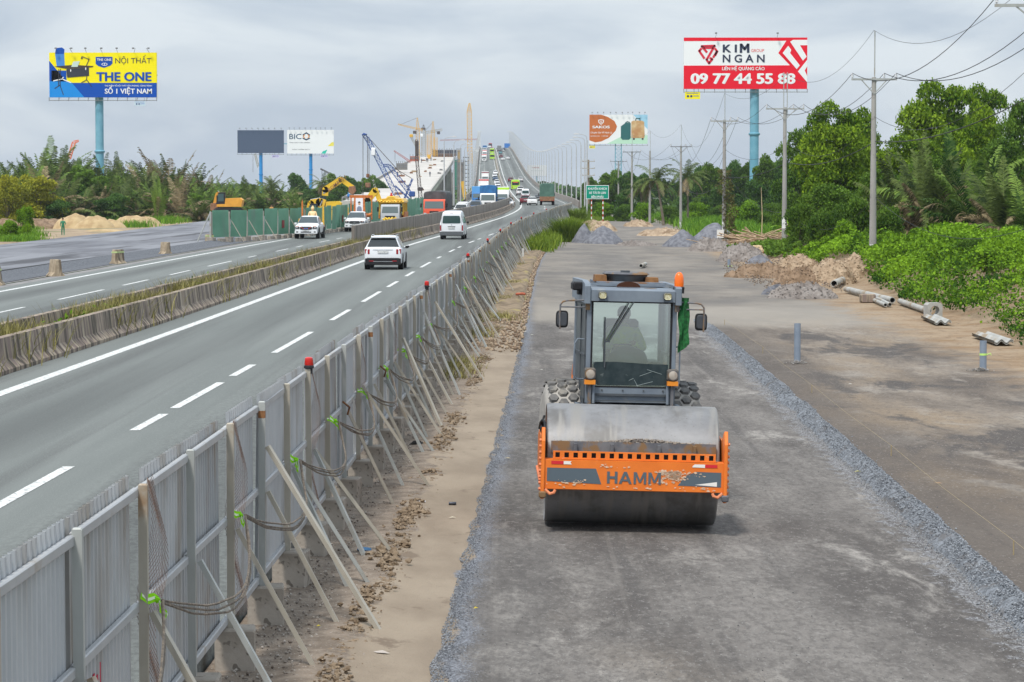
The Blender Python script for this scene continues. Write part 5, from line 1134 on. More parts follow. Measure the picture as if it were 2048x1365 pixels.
# furniture picture: chair, desk, laptop, lamp
b1.poly('print', [(.055,.98),(.14,.98),(.145,.72),(.15,.70),(.07,.70)], P('mesh blue', (.06,.25,.65), .6), 3)
b1.poly('print', [(.055,.97),(.065,1.10),(.12,1.115),(.145,1.07),(.14,.97)], blu, 4)
b1.poly('print', [(.045,.69),(.22,.725),(.415,.70),(.40,.675),(.17,.635)], dbr, 5).poly('print', [(.16,.63),(.37,.67),(.37,.49),(.165,.46)], dgr, 4)
b1.poly('print', [(.205,.68),(.265,.68),(.285,.81),(.225,.80)], P('laptop', (.55,.68,.62), .5), 6)
b1.line('print', [((.09,.63),(.085,.27)),((.105,.63),(.10,.27)),((.095,.27),(.05,.2)),((.10,.27),(.13,.06)),((.35,.47),(.345,.39)),((.345,.39),(.30,.33)),((.35,.39),(.395,.24)),((.345,.70),(.372,.85)),((.372,.85),(.31,.91))], .12, dgr, 6)
b1.line('print', [((.04,.37),(.12,.41)),((.12,.41),(.20,.33)),((.12,.41),(.13,.45))], .16, wht, 5).poly('print', [(.295,.86),(.315,.86),(.305,.93)], dgr, 6)
b1.line('print', [((.17,.45),(.37,.49))], .12, dgr, 5).ell('print', .20,.60,.005,.03,wht,6).ell('print', .34,.64,.005,.03,wht,6)
b1.poly('print', [(.433,.905),(.59,.905),(.59,.76),(.57,.71),(.51,.66),(.455,.70),(.433,.75)], blu, 2)
b1.text('THE ONE', .445,.815,.055, wht, .135, bold=.03, lay=4).text('NỘI THẤT', .615,.76,.125, dgr, .335, lay=3, bold=.0).text('THE ONE', .437,.37,.20, blu, .515, bold=.05, lay=3)
b1.line('print', [((.487,.74),(.502,.765)),((.502,.765),(.53,.765)),((.53,.765),(.542,.74)),((.542,.74),(.53,.715)),((.53,.715),(.502,.715)),((.502,.715),(.487,.74)),((.515,.755),(.515,.725))], .09, wht, 4)
b1.text('THỊ PHẦN VỀ NỘI THẤT VĂN PHÒNG, CÔNG TRÌNH', .515,.245,.033, wht, .44, bold=.02).text('SỐ 1 VIỆT NAM', .515,.085,.115, wht, .44, bold=.035)
b2 = Board('huge red and white billboard reading KIM NGAN with a phone number on a blue pole', 1368, 1614, 76, 178, 450, 1510.5, 18, m_bpole, (.85,.86,.87), flange=268, lights=2)
b2.poly('print', [(0,0),(1,0),(1,.455),(.86,.46),(0,.455)], red, 1).poly('print', [(0,1),(1,1),(1,.94),(.0,.93)], red, 1)
b2.poly('print', [(.83,.94),(1,.94),(1,.40),(.80,.40),(.86,.46),(.765,.70)], red, 2)
b2.poly('print', [(.86,.92),(.885,.955),(1,.955),(1,.85),(.94,.85),(.995,.63),(.965,.55)], wht, 3).poly('print', [(.80,.70),(.845,.84),(.87,.76),(.86,.70),(.94,.46),(.915,.385)], wht, 3)
b2.poly('print', [(.925,.34),(1,.57),(1,.44),(.98,.36),(1,.25),(1,.13)], wht, 3)
b2.line('print', [((.145,.83),(.25,.84)),((.145,.83),(.185,.72)),((.25,.84),(.185,.57)),((.165,.80),(.235,.80)),((.125,.74),(.165,.60)),((.125,.74),(.14,.78)),((.255,.66),(.27,.73)),((.27,.73),(.255,.78)),((.24,.62),(.265,.72)),((.185,.57),(.205,.50)),((.205,.50),(.23,.58)),((.23,.58),(.215,.60))], .38, P('logo red', (.70,.03,.06), .5), 3)
b2.text('K I', .315,.715,.155, slt, .115, bold=.045).line('lettering', [((.463,.718),(.463,.868)),((.521,.718),(.521,.868)),((.466,.860),(.492,.775)),((.518,.860),(.492,.775))], .42, slt, 4).text('N G A N', .315,.52,.155, slt, .34, bold=.03).text('GROUP', .545,.72,.06, P('soft red', (.8,.2,.2), .5), .105, bold=.02)
b2.text('LIÊN HỆ QUẢNG CÁO', .31,.365,.065, wht, .345, bold=.028).text('09 77 44 55 88', .055,.105,.205, wht, .85, bold=.06)
def under_sign(B, px, py, w_, h_, m, label):
    p = at(px, py, B.t.location.y-.5); k = B.k; t = thing('small_sign', label, 'sign', (p.x, p.y, p.z))
    MB().box(-w_*k/2,w_*k/2,0,.06,-h_*k/2,h_*k/2).build('panel', m, t); pass
    MB().box(-w_*k*.4,w_*k*.4,-.01,0,h_*k*.28,h_*k*.36).box(w_*k*.05,w_*k*.42,-.01,0,-h_*k*.12,-h_*k*.02).build('print', blu, t)
    MB().lathe([(0,0),(h_*k*.18,0),(h_*k*.18,.012)], (-w_*k*.3,-.012,-h_*k*.1), 'y', 10).lathe([(0,0),(h_*k*.18,0),(h_*k*.18,.012)], (-w_*k*.08,-.012,-h_*k*.1), 'y', 10).build('print', nav, t)
    MB().box(-w_*k*.4,-w_*k*.37,.0,.04,h_*k/2,h_*k/2+.6).box(w_*k*.37,w_*k*.4,0,.04,h_*k/2,h_*k/2+.6).build('hanger', m_steel, t)
under_sign(b2, 1385, 191.5, 30, 14, yel, 'small yellow sign hanging under the left end of the red and white billboard')
under_sign(b1, 280, 207.5, 22, 9, P('pale sign', (.55,.68,.75), .5), 'small pale sign hanging under the yellow and blue billboard')
b3 = Board('luggage billboard with orange panel reading SAKOS on a lattice post behind the trees', 1179, 1295, 230, 288, 830, 1237, 12, m_bpole, (.85,.86,.87), lights=10, lattice_=True)
org = P('sign orange', (.55,.15,.03), .5); grn = P('case green', (.01,.12,.12), .4); bei = mat('case beige', (.72,.55,.30), (.50,.24,.08), scale=.25, rough=.4); lgr = P('sign pale green', (.50,.75,.58), .5); lsk = P('sign pale sky', (.35,.62,.80), .5)
b3.poly('print', [(0,1),(.2,1),(.32,.92),(.43,.78),(.475,.60),(.45,.45),(.33,.2),(.2,.08),(.1,.05),(0,.12)], org, 2).poly('print', [(.3,0),(1,0),(1,.3),(.55,.25)], lgr, 1).poly('print', [(.75,1),(1,1),(1,.5)], lsk, 1)
b3.poly('print', [(.54,.2),(.57,.14),(.68,.14),(.71,.2),(.71,.72),(.62,.72),(.54,.6)], grn, 4).poly('print', [(.72,.2),(.94,.2),(.95,.28),(.94,.76),(.90,.80),(.76,.80),(.72,.76)], bei, 5)
b3.line('print', [((.795,.80),(.80,.87)),((.80,.87),(.865,.87)),((.865,.87),(.87,.80)),((.62,.72),(.65,.76)),((.65,.76),(.69,.74))], .28, grn, 6).poly('print', [(.75,.14),(.78,.14),(.78,.2),(.75,.2)], dgr, 5).poly('print', [(.90,.14),(.93,.14),(.93,.2),(.90,.2)], dgr, 5)
b3.poly('print', [(.15,.82),(.2,.845),(.25,.82),(.245,.73),(.2,.65),(.155,.73)], wht, 3).poly('print', [(.165,.80),(.2,.82),(.235,.80),(.23,.74),(.2,.685),(.17,.74)], org, 4).text('S', .184,.725,.065, wht, .032, lay=5, bold=.04)
b3.text('SAKOS', .05,.535,.09, wht, .30, bold=.05).text('Chuyên Gia Về Hành Lý', .02,.36,.06, wht, .37, bold=.02).text('SAKOS.VN   1.900.00', .02,.25,.035, wht, .30, bold=.02)
under_sign(b3, 1184.5, 294.5, 11, 5.5, yel, 'tiny yellow sign under the luggage billboard')
b4 = Board('blank slate grey billboard on a bright blue pole', 475, 567.5, 261, 306.5, 940, 521, 7, m_bp2, (.075,.105,.17), flange=349, lights=8)
b5 = Board('white billboard reading BIC with a diamond emblem on a bright blue pole', 574.5, 667.5, 260.5, 307.5, 940, 621, 6.6, m_bp2, (.84,.85,.87), flange=339.5, lights=9)
m_bic = P('bic navy', (.01,.07,.14), .5)
b5.text('BIC', .045,.615,.23, m_bic, .26, bold=.012).text('TỔNG CÔNG TY BẢO HIỂM BIDV', .045,.445,.035, dgr, .45).text('BẢO HIỂM BIDV', .11,.16,.03, dgr, .38)
b5.line('print', [((.34,.79),(.41,.875)),((.41,.875),(.48,.79))], .42, m_bic, 3).line('print', [((.34,.65),(.41,.585)),((.41,.585),(.48,.65))], .42, m_bic, 3).line('print', [((.375,.80),(.345,.73)),((.345,.73),(.375,.66)),((.445,.80),(.475,.73)),((.475,.73),(.445,.66))], .3, P('bic orange', (.85,.35,.08), .5), 4)
b5.poly('print', [(.87,.32),(1,.32),(1,.49),(.95,.47)], P('bic yellow', (.85,.75,.12), .5), 2).poly('print', [(.735,0),(.82,0),(.86,.17),(.76,.09)], P('bic green', (.01,.55,.42), .5), 2)
for B, px, lab in ((b4, 551, 'small purple-edged sign under the blank slate billboard'), (b5, 648.5, 'small purple-edged sign under the white BIC billboard')): under_sign(B, px, 313, 15, 6, P('lilac sign', (.62,.58,.78), .5), lab)
lk = at(571, 288, 940); MB().box(-1.3,1.3,0,.3,-.15,.15).build('board_link', m_bpole, b4.t, loc=(lk.x-b4.t.location.x, .2, lk.z))
b6 = Board('distant white billboard beyond the lamp posts at the right of the bridge', 1054, 1094, 331, 352, 1500, 1074, 3, m_bpole, (.66,.67,.70), lights=0)
b6.text('NATURE', .28,.72,.12, P('faded red', (.4,.1,.1), .5), .35, bold=.03).poly('print', [(.2,.45),(.8,.45),(.8,.5),(.2,.5)], P('pale line', (.45,.5,.52), .5))
# ================================================================ POWER POLES
m_pole = mat('concrete pole', (.29,.28,.265), (.36,.35,.33), scale=2, rough=.9, st=(1,1,.2), c3=(.2,.19,.18), s3=2, p3=(.56,.7)); m_ins = P('porcelain', (.62,.63,.65), .3); m_wire = P('wire', (.03,.033,.036), .6)
PL = [(2085,90,None,5,1.6,True),(1748,137,552,155,1.15,True),(1570,184,508,215,1.3,True),(1449,216,490,240,1.1,False),(1362,331,453,292,1.3,False),(1300,372,446,302,1.2,False),(1264,391,443,303,1.3,False),(1237,482,432,322,1.5,False)]
ARM = []
plab = ['tall concrete power pole at the right edge whose crossarm end enters the frame', 'concrete power pole with crossarm and tall thin rod before the big right-hand trees', 'concrete power pole with two upright rods beside the branch pile, below the red billboard', 'vine-wrapped concrete pole with a white box beside the gravel heap', 'concrete power pole between the two coconut palms and the grey gravel heap', 'plain concrete pole just left of the coconut palms', 'concrete power pole with a wide crossarm right of the green road sign', 'thin concrete pole standing in front of the lattice post of the luggage billboard']
for i, (px, D, yb, yt, aw, rods) in enumerate(PL):
    top = at(px, yt, D); x = top.x; zb = zg(x, D)-.3; zt = top.z
    t = thing('power_pole', plab[i], 'power pole', (x, D, 0))
    MB().lathe([(.19,zb),(.11,zt)], (0,0,0), n=12).build('pole', m_pole, t, True)
    mb = MB()
    if i not in (5,):
        za = zt-.1; mb.box(-aw,aw,-.16,-.06,za-.06,za+.04)
        mb.bar((-aw*.55,-.11,za-.05),(0,-.11,za-.75),.05).bar((aw*.55,-.11,za-.05),(0,-.11,za-.75),.05)
        mb.build('crossarm', m_steel if i > 3 else m_galv, t)
        for s in (-1,.45,1):
            MB().lathe([(.02,za+.04),(.03,za+.09),(.065,za+.1),(.05,za+.15),(.065,za+.17),(.045,za+.23),(.055,za+.25),(.03,za+.30),(0,za+.31)], (s*aw*.96,-.11,0), n=10).build('insulator', m_ins, t, True)
        ARM.append((i, [Vector((x+s*aw*.96, D-.11, za+.3)) for s in (-1,.45,1)]))
    rt = {1:(62,0), 2:(145,.12), 3:(187,0), 4:(250,0), 5:(262,0), 6:(270,0)}.get(i)
    if rt:
        zr_ = at(px, rt[0], D).z
        for s in ((-1,1) if rt[1] else (0,)): MB().tube([(s*rt[1]+.03,0,zt-.6),(s*rt[1]+.03,0,zr_)], .032, 5).build('rod', m_galv, t)
        if rt[1]: MB().box(-.2,.2,-.03,.03,zr_-.15,zr_-.1).box(-.2,.2,-.03,.03,(zt+zr_)/2,(zt+zr_)/2+.04).build('rod_tie', m_galv, t)
    if i in (1,2,3,4): 
        z0 = {1:at(px,507,D).z, 2:at(px,447,D).z, 3:at(px,455,D).z, 4:at(px,452,D).z}[i]
        MB().prism([(.185*math.cos(a),.185*math.sin(a)) for a in (3.6,4.0,4.4,4.8,5.2)], z0-.35, z0+.45, 'z').build('notice', P('notice white', (.75,.75,.74), .6), t)
        V, F = text('N°%d' % (5+i*3) if False else '= 15', .12, 0, 0, 'CENTER', .02); o = MB().add([(a, -.195-.01*q, c+z0-.1) for a, c, q in V], F).build('notice_print', slt, t)
for i, (a, A) in enumerate(ARM[:-1]):
    if i+1 >= len(ARM): break
    B = ARM[i+1][1]; mb = MB()
    for p, q in zip(A, B):
        sag = (p-q).length*.028; mb.tube([p.lerp(q, f/16)-Vector((0,0,sag*4*(f/16)*(1-f/16))) for f in range(17)], .014+.004*(i < 2), 4)
    o = mb.build('overhead_wire', m_wire); o['label'] = 'three sagging black wires strung between the %s and next power poles from the right' % ['first','second','third','fourth','fifth','sixth','seventh'][i]; o['category'] = 'wires'
def wire(pts, sagk, r, label, n=16):
    mb = MB()
    for p, q in zip(pts, pts[1:]):
        sag = (p-q).length*sagk; mb.tube([p.lerp(q, f/n)-Vector((0,0,sag*4*(f/n)*(1-f/n))) for f in range(n+1)], r, 4)
    o = mb.build('overhead_wire', m_wire); o['label'] = label; o['category'] = 'wire'
wire([at(2085,-60,90), at(1748,61,137), at(1574,148,184), at(1449,187,216), at(1362,250,331), at(1300,262,372), at(1264,270,391)], .03, .010, 'thin top wire running along the tips of the pole rods')
wire([at(2085,180,90), at(1751,283,137), at(1575,325,184), at(1451,355,216), at(1362,365,331), at(1300,380,372)], .012, .022, 'lower telephone cable running along the power poles below the crossarms')
wire([at(2085,110,90), at(1751,235,137), at(1577,285,184), at(1451,300,216), at(1363,345,331)], .03, .012, 'thin middle wire sagging between the power poles')
wire([at(2060,455,100), at(1751,395,137), at(1577,425,184), at(1451,345,216)], .03, .012, 'slack low cable hanging in front of the right-hand palms')
# box and vines on the third pole; double-armed post
bx = thing('meter_box', 'white electric meter box on the vine-wrapped pole beside the gravel heap', 'box', (at(1440,468,215.6).x, 215.4, at(1440,468,215.6).z)); MB().box(-.27,.27,-.3,0,-.32,.32).build('case', P('box white', (.72,.72,.70), .5), bx); MB().box(0,.1,-.31,-.3,-.15,0).build('label_print', slt, bx); MB().box(.26,.45,-.2,-.1,-.1,.0).build('bracket', m_steel, bx)
p8 = at(1177, 320, 470); t = thing('power_pole', 'brown transformer post with three crossarms above the green road sign', 'power pole', (p8.x, 470, 0))
MB().lathe([(.22,0),(.15,p8.z)], (0,0,0), n=10).build('pole', mat('brown pole', (.25,.19,.13), (.32,.25,.18), rough=.9), t, True)
for z in (324, 338, 352): zz = at(0, z, 470).z; MB().box(-1.1,1.1,-.2,-.1,zz,zz+.12).build('crossarm', m_galv2, t); [MB().lathe([(.05,zz+.12),(.12,zz+.2),(.1,zz+.4),(0,zz+.42)], (s,-.15,0), n=8).build('insulator', m_ins, t) for s in (-1,-.4,1)]
MB().bbox(-.35,.35,-.6,-.2,at(0,356,470).z,at(0,351,470).z,.05).build('transformer', m_galv, t)
# ================================================================ STREET LAMPS
m_lpole = mat('lamp pole grey', (.42,.43,.44), (.48,.49,.50), rough=.5)
def lamp_proto(arm):
    r = put('street_lamp', None)
    MB().lathe([(.13,-1.6),(.075,10.6)], (0,0,0), n=8).build('pole', m_lpole, r, True)
    MB().tube([(0,0,10.5),(-.1,0,11.1),(-.5,0,11.35),(-arm,0,11.45)], .05, 6).build('arm', m_lpole, r, True)
    MB().prism([(-arm-.8,11.45),(-arm-.7,11.36),(-arm+.05,11.40),(-arm+.1,11.52),(-arm-.5,11.6)], -.2, .2, 'y', bev=.03).build('lamp_head', P('lamp head', (.6,.61,.62), .4), r, True); return r
lp = lamp_proto(1.2); n_ = 0
sideD = [398+i*34 for i in range(46)]
for D in sideD:
    if D > 1950: break
    o = lp if n_ == 0 else clone(lp)
    u = 10.3 if D > 390 else 10.9
    o.location = (L0(D)+u, D, ZH(D)-.2+(0 if D>390 else -.3)); o.rotation_euler = (0,0,0); o['category'] = 'street lamp'; o['group'] = 'lamp posts along the right side of the bridge'
    o['label'] = 'slender street lamp, %s of the row right of the bridge road' % ordn(n_)
    n_ += 1
lp2 = clone(lp); n_ = 0
for D in [425, 470, 520, 575, 640, 705, 775, 850, 930, 1010, 1100, 1200, 1300, 1400, 1520, 1640, 1760]:
    o = lp2 if n_ == 0 else clone(lp2)
    o.location = (L0(D)+LOUT(D)-.9, D, ZH(D)-.2); o.rotation_euler = (0,0,math.pi); o['category'] = 'street lamp'; o['group'] = 'lamp posts along the left side of the bridge'
    o['label'] = 'slender street lamp, %s of the row left of the bridge road' % ordn(n_)
    n_ += 1
# overhead blue sign near the crest
p = at(1015, 293, 1880); t = thing('road_sign', 'small blue road sign near the crest of the bridge', 'sign', (p.x, 1880, 0)); MB().box(-2.2,2.2,-.05,.05,p.z-1.5,p.z+2).build('panel', P('road sign blue', (.02,.16,.5), .5), t); MB().box(-.12,.12,.05,.2,ZH(1880),p.z+2).build('post', m_steel, t)
# green road sign
D = 345; pa = at(1172, 371, D); pb = at(1217.5, 398.5, D); t = thing('road_sign', 'green Vietnamese road sign for trucks on red and white striped posts', 'road sign', (0,0,0))
gs = P('sign green', (.0,.27,.18), .5)
MB().box(pa.x,pb.x,D,D+.06,pb.z,pa.z).build('panel', wht, t); MB().box(pa.x+.06,pb.x-.06,D-.006,D,pb.z+.06,pa.z-.06).build('panel_face', gs, t)
for k, (s_, wd_) in enumerate((('KHUYẾN KHÍCH', .82), ('XE TẢI ĐI LÀN', .74), ('BÊN PHẢI', .52))):
    W_ = pb.x-pa.x; V, F = text(s_, .30, (pa.x+pb.x)/2, pa.z-.58-.52*k, 'CENTER', .022, W_*wd_); MB().add([(a, D-.012-.02*q, c) for a, c, q in V], F).build('lettering', wht, t)
for px in (1183, 1206):
    x = at(px, 400, D).x; z1 = pb.z; z0 = -.2; n = 11; q = []
    mb = MB()
    for k in range(n): mb.mat(k%2).lathe([(.07,z0+(z1-z0)*k/n),(.07,z0+(z1-z0)*(k+1)/n)], (x,D+.1,0), n=8)
    mb.build('striped_post', [P('post red', (.45,.04,.03), .5), wht], t, True)
# ================================================================ GREEN HOARDING on the left
m_gh = mat('green sheet', (.11,.29,.19), (.15,.35,.235), scale=.5, rough=.55, world=True, c3=(.16,.26,.20), s3=.6, st3=(1,1,.25), p3=(.58,.72))
gh = thing('green_hoarding', 'dark green corrugated hoarding on low concrete blocks left of the oncoming lanes', 'fence', (0,0,0))
GX = [(204,-22.6),(215,-18.7),(235,-16.3),(275,-14.3),(337,-11.3),(430,-10.5)]
gxf = tab(GX); d = 204.0
def prof_sheet(ln, h):
    mb = MB(); n = 14; P_ = []
    for i in range(n): y = ln*i/n; P_ += [(0,y),(.03,y+ln/n*.2),(.03,y+ln/n*.5),(0,y+ln/n*.7)]
    P_.append((0,ln)); m = len(P_); return mb.add([(p[0],p[1],z) for z in (0,h) for p in P_], [(i,i+1,m+i+1,m+i) for i in range(m-1)]).mesh('sheet', m_gh)
gs_m = prof_sheet(2.75, 2.05); gpost = MB().box(-.06,.06,-.06,.06,0,2.3).mesh('post', m_galv2); gblock = MB().bbox(-.25,.25,-.3,.3,0,.42,.03).mesh('footing', m_block); i = 0
while d < 400:
    x0 = gxf(d); sl = (gxf(d+.5)-x0)/.5; st = 3.0/math.sqrt(1+sl*sl); d2 = d+st; x1 = gxf(d2); an = -math.atan2(x1-x0, d2-d); zb = ZH(d)-.05; h = R.uniform(-.06,.06)
    put('sheet', gs_m, gh, (x0, d, zb+.38+h), (R.uniform(-.02,.02), R.uniform(-.03,.03), an))
    put('post', gpost, gh, (x0-.08, d-.1, zb), (0,0,an)); put('footing', gblock, gh, (x0-.1, d-.1, zb-.05), (0,0,an+R.uniform(-.2,.2))); put('footing', gblock, gh, (x0+(x1-x0)*.5, d+st*.5, zb-.05), (0,0,an+R.uniform(-.2,.2)), (.9,.9,.8))
    if i in (4, 14): MB().box(.05,.08,.8,1.4,.9,1.5).build('notice', P('faded red notice', (.28,.06,.06), .7), gh, loc=(x0, d, zb), rot=(0,0,an))
    if i in (1,2,3,5,6): MB().bar((0,0,1.6),(.9,.2,0),.06).build('prop', m_galv2, gh, loc=(x0+.1, d-.15, zb))
    d = d2; i += 1
p = gp(420, 486, .5); MB().bar((0,0,2.2),(-.9,-.6,.05),.08).bar((0,0,2.3),(0,0,0),.12).build('prop', m_galv, gh, loc=(gxf(204)-.15, 203.8, .45))
# concrete barrier stubs standing in the shoulder
m_stub = mat('old concrete', (.30,.235,.16), (.42,.34,.24), scale=2.5, rough=.95, wave=((.13,.10,.07), 3, (1,1,.3), .5, .66), bump=.5, bs=10)
stubs = [(-8,573,'leftmost jersey barrier stub cut by the frame edge, with a pale band'), (111,555,'broken-footed jersey barrier stub second from the left on the shoulder'), (236,530,'jersey barrier stub with pale tape round its top, in the middle of the row'), (331,511,'tan weathered jersey barrier stub fourth from the left'), (419,491,'jersey barrier stub with a loose tape, next to the end of the green hoarding')]
for i, (px, py, lab) in enumerate(stubs):
    D_ = gp(px, py, .25).y; p = gp(px, py, .2); rz = [0,.5,-.3,.7,.6][i]
    t = thing('barrier_stub', lab, 'concrete block', (p.x, p.y, .18), rz, 'jersey barrier stubs on the left shoulder')
    wd = [.4,.42,.45,.35,.4][i]
    mb = MB().prism([(-.33,0),(.33,0),(.34,.10),(.20,.26),(.13,.86),(-.13,.86),(-.20,.26),(-.34,.10)], -wd, wd, 'y', bev=.03); mb.build('block', m_stub, t, True, 30)
    if i in (0,2,4): MB().prism([(-.17,.68),(.17,.68),(.165,.76),(-.165,.76)], -wd-.012, wd+.012, 'y').build('tape_band', P('pale green tape', (.45,.55,.25), .6), t)
# ================================================================ NEW BRIDGE UNDER CONSTRUCTION AND CRANES
def sec_pt(px, py, D): return at(px, py, D)
nb = thing('new_bridge', 'unfinished pale concrete bridge deck rising left of the highway, with workers on it', 'bridge', (0,0,0))
# near end D 655 .. far end 1317 ; edges from the photograph
Lt = [(640,683,402),(760,726,377),(900,765,354),(1080,802,333),(1290,834,315)]; Rt = [(640,852,402),(760,869,377),(900,886,354),(1080,901,333),(1290,911,314)]
vs = []; SEG = []
for (D, xl, yl), (_, xr, yr) in zip(Lt, Rt):
    a = at(xl, yl, D); b = at(xr, yr, D); z = (a.z+b.z)/2; SEG.append((D, a.x, b.x, z))
fL = tab([(s[0], s[1]) for s in SEG]); fR = tab([(s[0], s[2]) for s in SEG]); fZ = tab([(s[0], s[3]) for s in SEG])
D = 640
while D < 1290:
    E2 = min(1290, D+26); mb = MB(); P8 = lambda q: [(fL(q),q,fZ(q)),(fR(q),q,fZ(q)),(fR(q),q,fZ(q)-.9),(fR(q)-2.5,q,fZ(q)-1.3),(fR(q)-3,q,fZ(q)-3),(fL(q)+3,q,fZ(q)-3),(fL(q)+2.5,q,fZ(q)-1.3),(fL(q),q,fZ(q)-.9)]
    mb.add(P8(D+.15)+P8(E2-.15), [(k,(k+1)%8,8+(k+1)%8,8+k) for k in range(8)]+[tuple(range(8))[::-1], tuple(8+k for k in range(8))]); mb.build('deck_segment', m_deck, nb); D = E2
mb = MB(); mb.add([v for q in np.arange(640,960,16) for v in ((fR(q)-1.2,q,fZ(q)-1.2),(fR(q)-1.0,q,-1))], [(2*i,2*i+1,2*i+3,2*i+2) for i in range(19)]); mb.build('side_wall', m_wall, nb)
MB().box(fL(640),fR(640),636,640,-1,fZ(640)-.1).build('abutment', m_deck, nb)
for q in (980,1060,1140,1220,1290): MB().box(fL(q)+4,fR(q)-2,q-1.5,q+1.5,-1,fZ(q)-3).build('pier', m_conc2, nb)
mb = MB()
for s, f in ((0,fL),(1,fR)): mb.add([v for q in np.arange(640,1290,25) for v in ((f(q),q,fZ(q)),(f(q),q,fZ(q)+.8),(f(q)+(.4 if s == 0 else -.4),q,fZ(q)+.8))], [(3*i+k,3*i+k+1,3*i+k+4,3*i+k+3) for i in range(25) for k in range(2)])
mb.build('edge_upstand', m_conc2, nb)
# things lying on the deck
rr = random.Random(9); mcl = [m_brn, P('site grey', (.2,.2,.2), .8), m_rust2, P('site timber', (.35,.25,.15), .9)]
qs = sorted(rr.uniform(690, 1250) for _ in range(20))
for i in range(20):
    q = qs[i]; x = fL(q)+(fR(q)-fL(q))*rr.uniform(.12,.92); w_ = rr.uniform(.5,1.3)
    mb = MB()
    for k in range(4): mb.box(-w_+rr.uniform(0,.5),w_-rr.uniform(0,.8),-.5+k*.3,-.25+k*.3,0.03*k,.25+.12*k)
    o = mb.build('timber_stack', mcl[i%4], None, loc=(x,q,fZ(q)), rot=(0,0,rr.uniform(-.4,.4))); o['label'] = '%s stack on the pale new bridge deck, %s from the near end' % (['brown timber','grey panel','rusty steel','tan timber'][i%4], ordl(i)); o['category'] = 'material stack'; o['group'] = 'material stacks on the new bridge deck'
def person(label, loc, rz, h, shirt, pants, capm=None, pose=0, det=True):
    t = thing('person', label, 'person', loc, rz, scale=h/1.75)
    sw_ = .12 if pose else .05
    V = [(0,0,.95),(0,0,1.12),(0,0,1.32),(0,0,1.46),(0,.0,1.54),(-.19,0,1.38),(-.25,.02,1.13),(-.24,-.06,.88),(.19,0,1.38),(.26,-.02,1.15),(.20,-.20,1.08) if pose else (.24,-.05,.88),(-.09,0,.9),(-.11,-.02,.5),(-.11,.04+sw_,.06),(-.11,-.08+sw_,.03),(.09,0,.9),(.11,.02,.5),(.11,.04-sw_,.06),(.11,-.1-sw_,.03)]
    E_ = [(0,1),(1,2),(2,3),(3,4),(2,5),(5,6),(6,7),(2,8),(8,9),(9,10),(0,11),(11,12),(12,13),(13,14),(0,15),(15,16),(16,17),(17,18)]
    rr_ = [.14,.125,.15,.07,.05,.07,.05,.035,.07,.05,.035,.10,.075,.05,.045,.10,.075,.05,.045]
    me = skin(V, E_, rr_, 1); me.materials.append(shirt); me.materials.append(pants); me.materials.append(m_skin)
    for p in me.polygons:
        z = p.center.z; p.material_index = 1 if z < .93 and abs(p.center.x) < .21 else (2 if z > 1.47 or (abs(p.center.x) > .19 and z < .93) else 0)
    put('body', me, t)
    if det: head(t, (0,0,1.65), .105, -1, capm)
    else: MB().blob((0,0,1.65), .11, 1, 1).build('head', capm or m_skin, t, True)
    return t
m_gcl = mat('green work clothes', (.02,.16,.08), (.03,.20,.11), scale=6, rough=.85)
g = gp(126, 470, .12); person('man in green work clothes walking on the sandy verge beyond the fresh asphalt', (g.x, g.y, zs(g.y, g.x)), .2, 1.66, m_gcl, m_gcl, pose=1)
for i, (px, py, D, lab) in enumerate([(843,326.5,1150,'worker in dark clothes standing left of a pair on the new bridge deck'),(853,326,1170,'worker in dark clothes, left of the close pair on the new bridge deck'),(855.5,326.5,1165,'worker in dark clothes, right of the close pair on the new bridge deck'),(862,324.5,1190,'worker standing alone farthest right on the new bridge deck'),(795,343,900,'worker near the left edge of the new bridge deck'),(860,360,900,'worker in the middle of the lower part of the new deck')]):
    x = at(px, py, D).x; person(lab, (x, D, fZ(D)), 0, 1.9, P('worker navy', (.05,.06,.1), .8), P('worker dark', (.04,.04,.045), .8), P('worker helmet', (.4,.12,.05), .5), det=False)
g = at(690, 402, 625); person('worker in bright blue standing at the near left corner of the new bridge', (g.x, 638, fZ(641)), 0, 1.9, P('bright blue shirt', (.02,.22,.6), .8), P('worker dark', (.04,.04,.045), .8), P('blue helmet', (.03,.3,.7), .5), det=False)
g = at(543, 415, 330); t = person('person in an ochre shirt standing behind the green hoarding', (g.x, 330, .9), 0, 1.8, P('ochre', (.45,.25,.08), .8), P('worker dark', (.04,.04,.045), .8), None)
# lattice machinery
def lattice(mb, p, q, w0, w1, n, r=.1, side=Vector((1,0,0))):
    p = Vector(p); q = Vector(q); t = (q-p).normalized(); s = (side-t*side.dot(t)).normalized(); u = t.cross(s)
    def c(f, k): w = (w0+(w1-w0)*f)/2; a, b = ((-1,-1),(1,-1),(1,1),(-1,1))[k]; return p.lerp(q, f)+s*a*w+u*b*w
    for k in range(4): mb.bar(c(0,k), c(1,k), r)
    for i in range(n):
        f0, f1 = i/n, (i+1)/n
        for k in range(4): mb.bar(c(f0,k), c(f1,(k+1)%4), r*.55)
        for k in range(4): mb.bar(c(f1,k), c(f1,(k+1)%4), r*.5)
    return mb
cy = mat('crane yellow', (.62,.34,.03), (.72,.43,.05), scale=.5, rough=.6); cb = mat('crane blue', (.015,.06,.24), (.03,.09,.30), scale=.5, rough=.5); cd = mat('crane dark', (.05,.04,.04), (.09,.07,.06), scale=.5, rough=.7); cg = mat('crane faded', (.30,.26,.18), (.38,.34,.26), scale=.5, rough=.7); cpale = mat('crane pale blue', (.30,.36,.40), (.38,.43,.46), scale=.5, rough=.7); crd = mat('crane red', (.35,.08,.06), (.42,.12,.10), scale=.5, rough=.6)
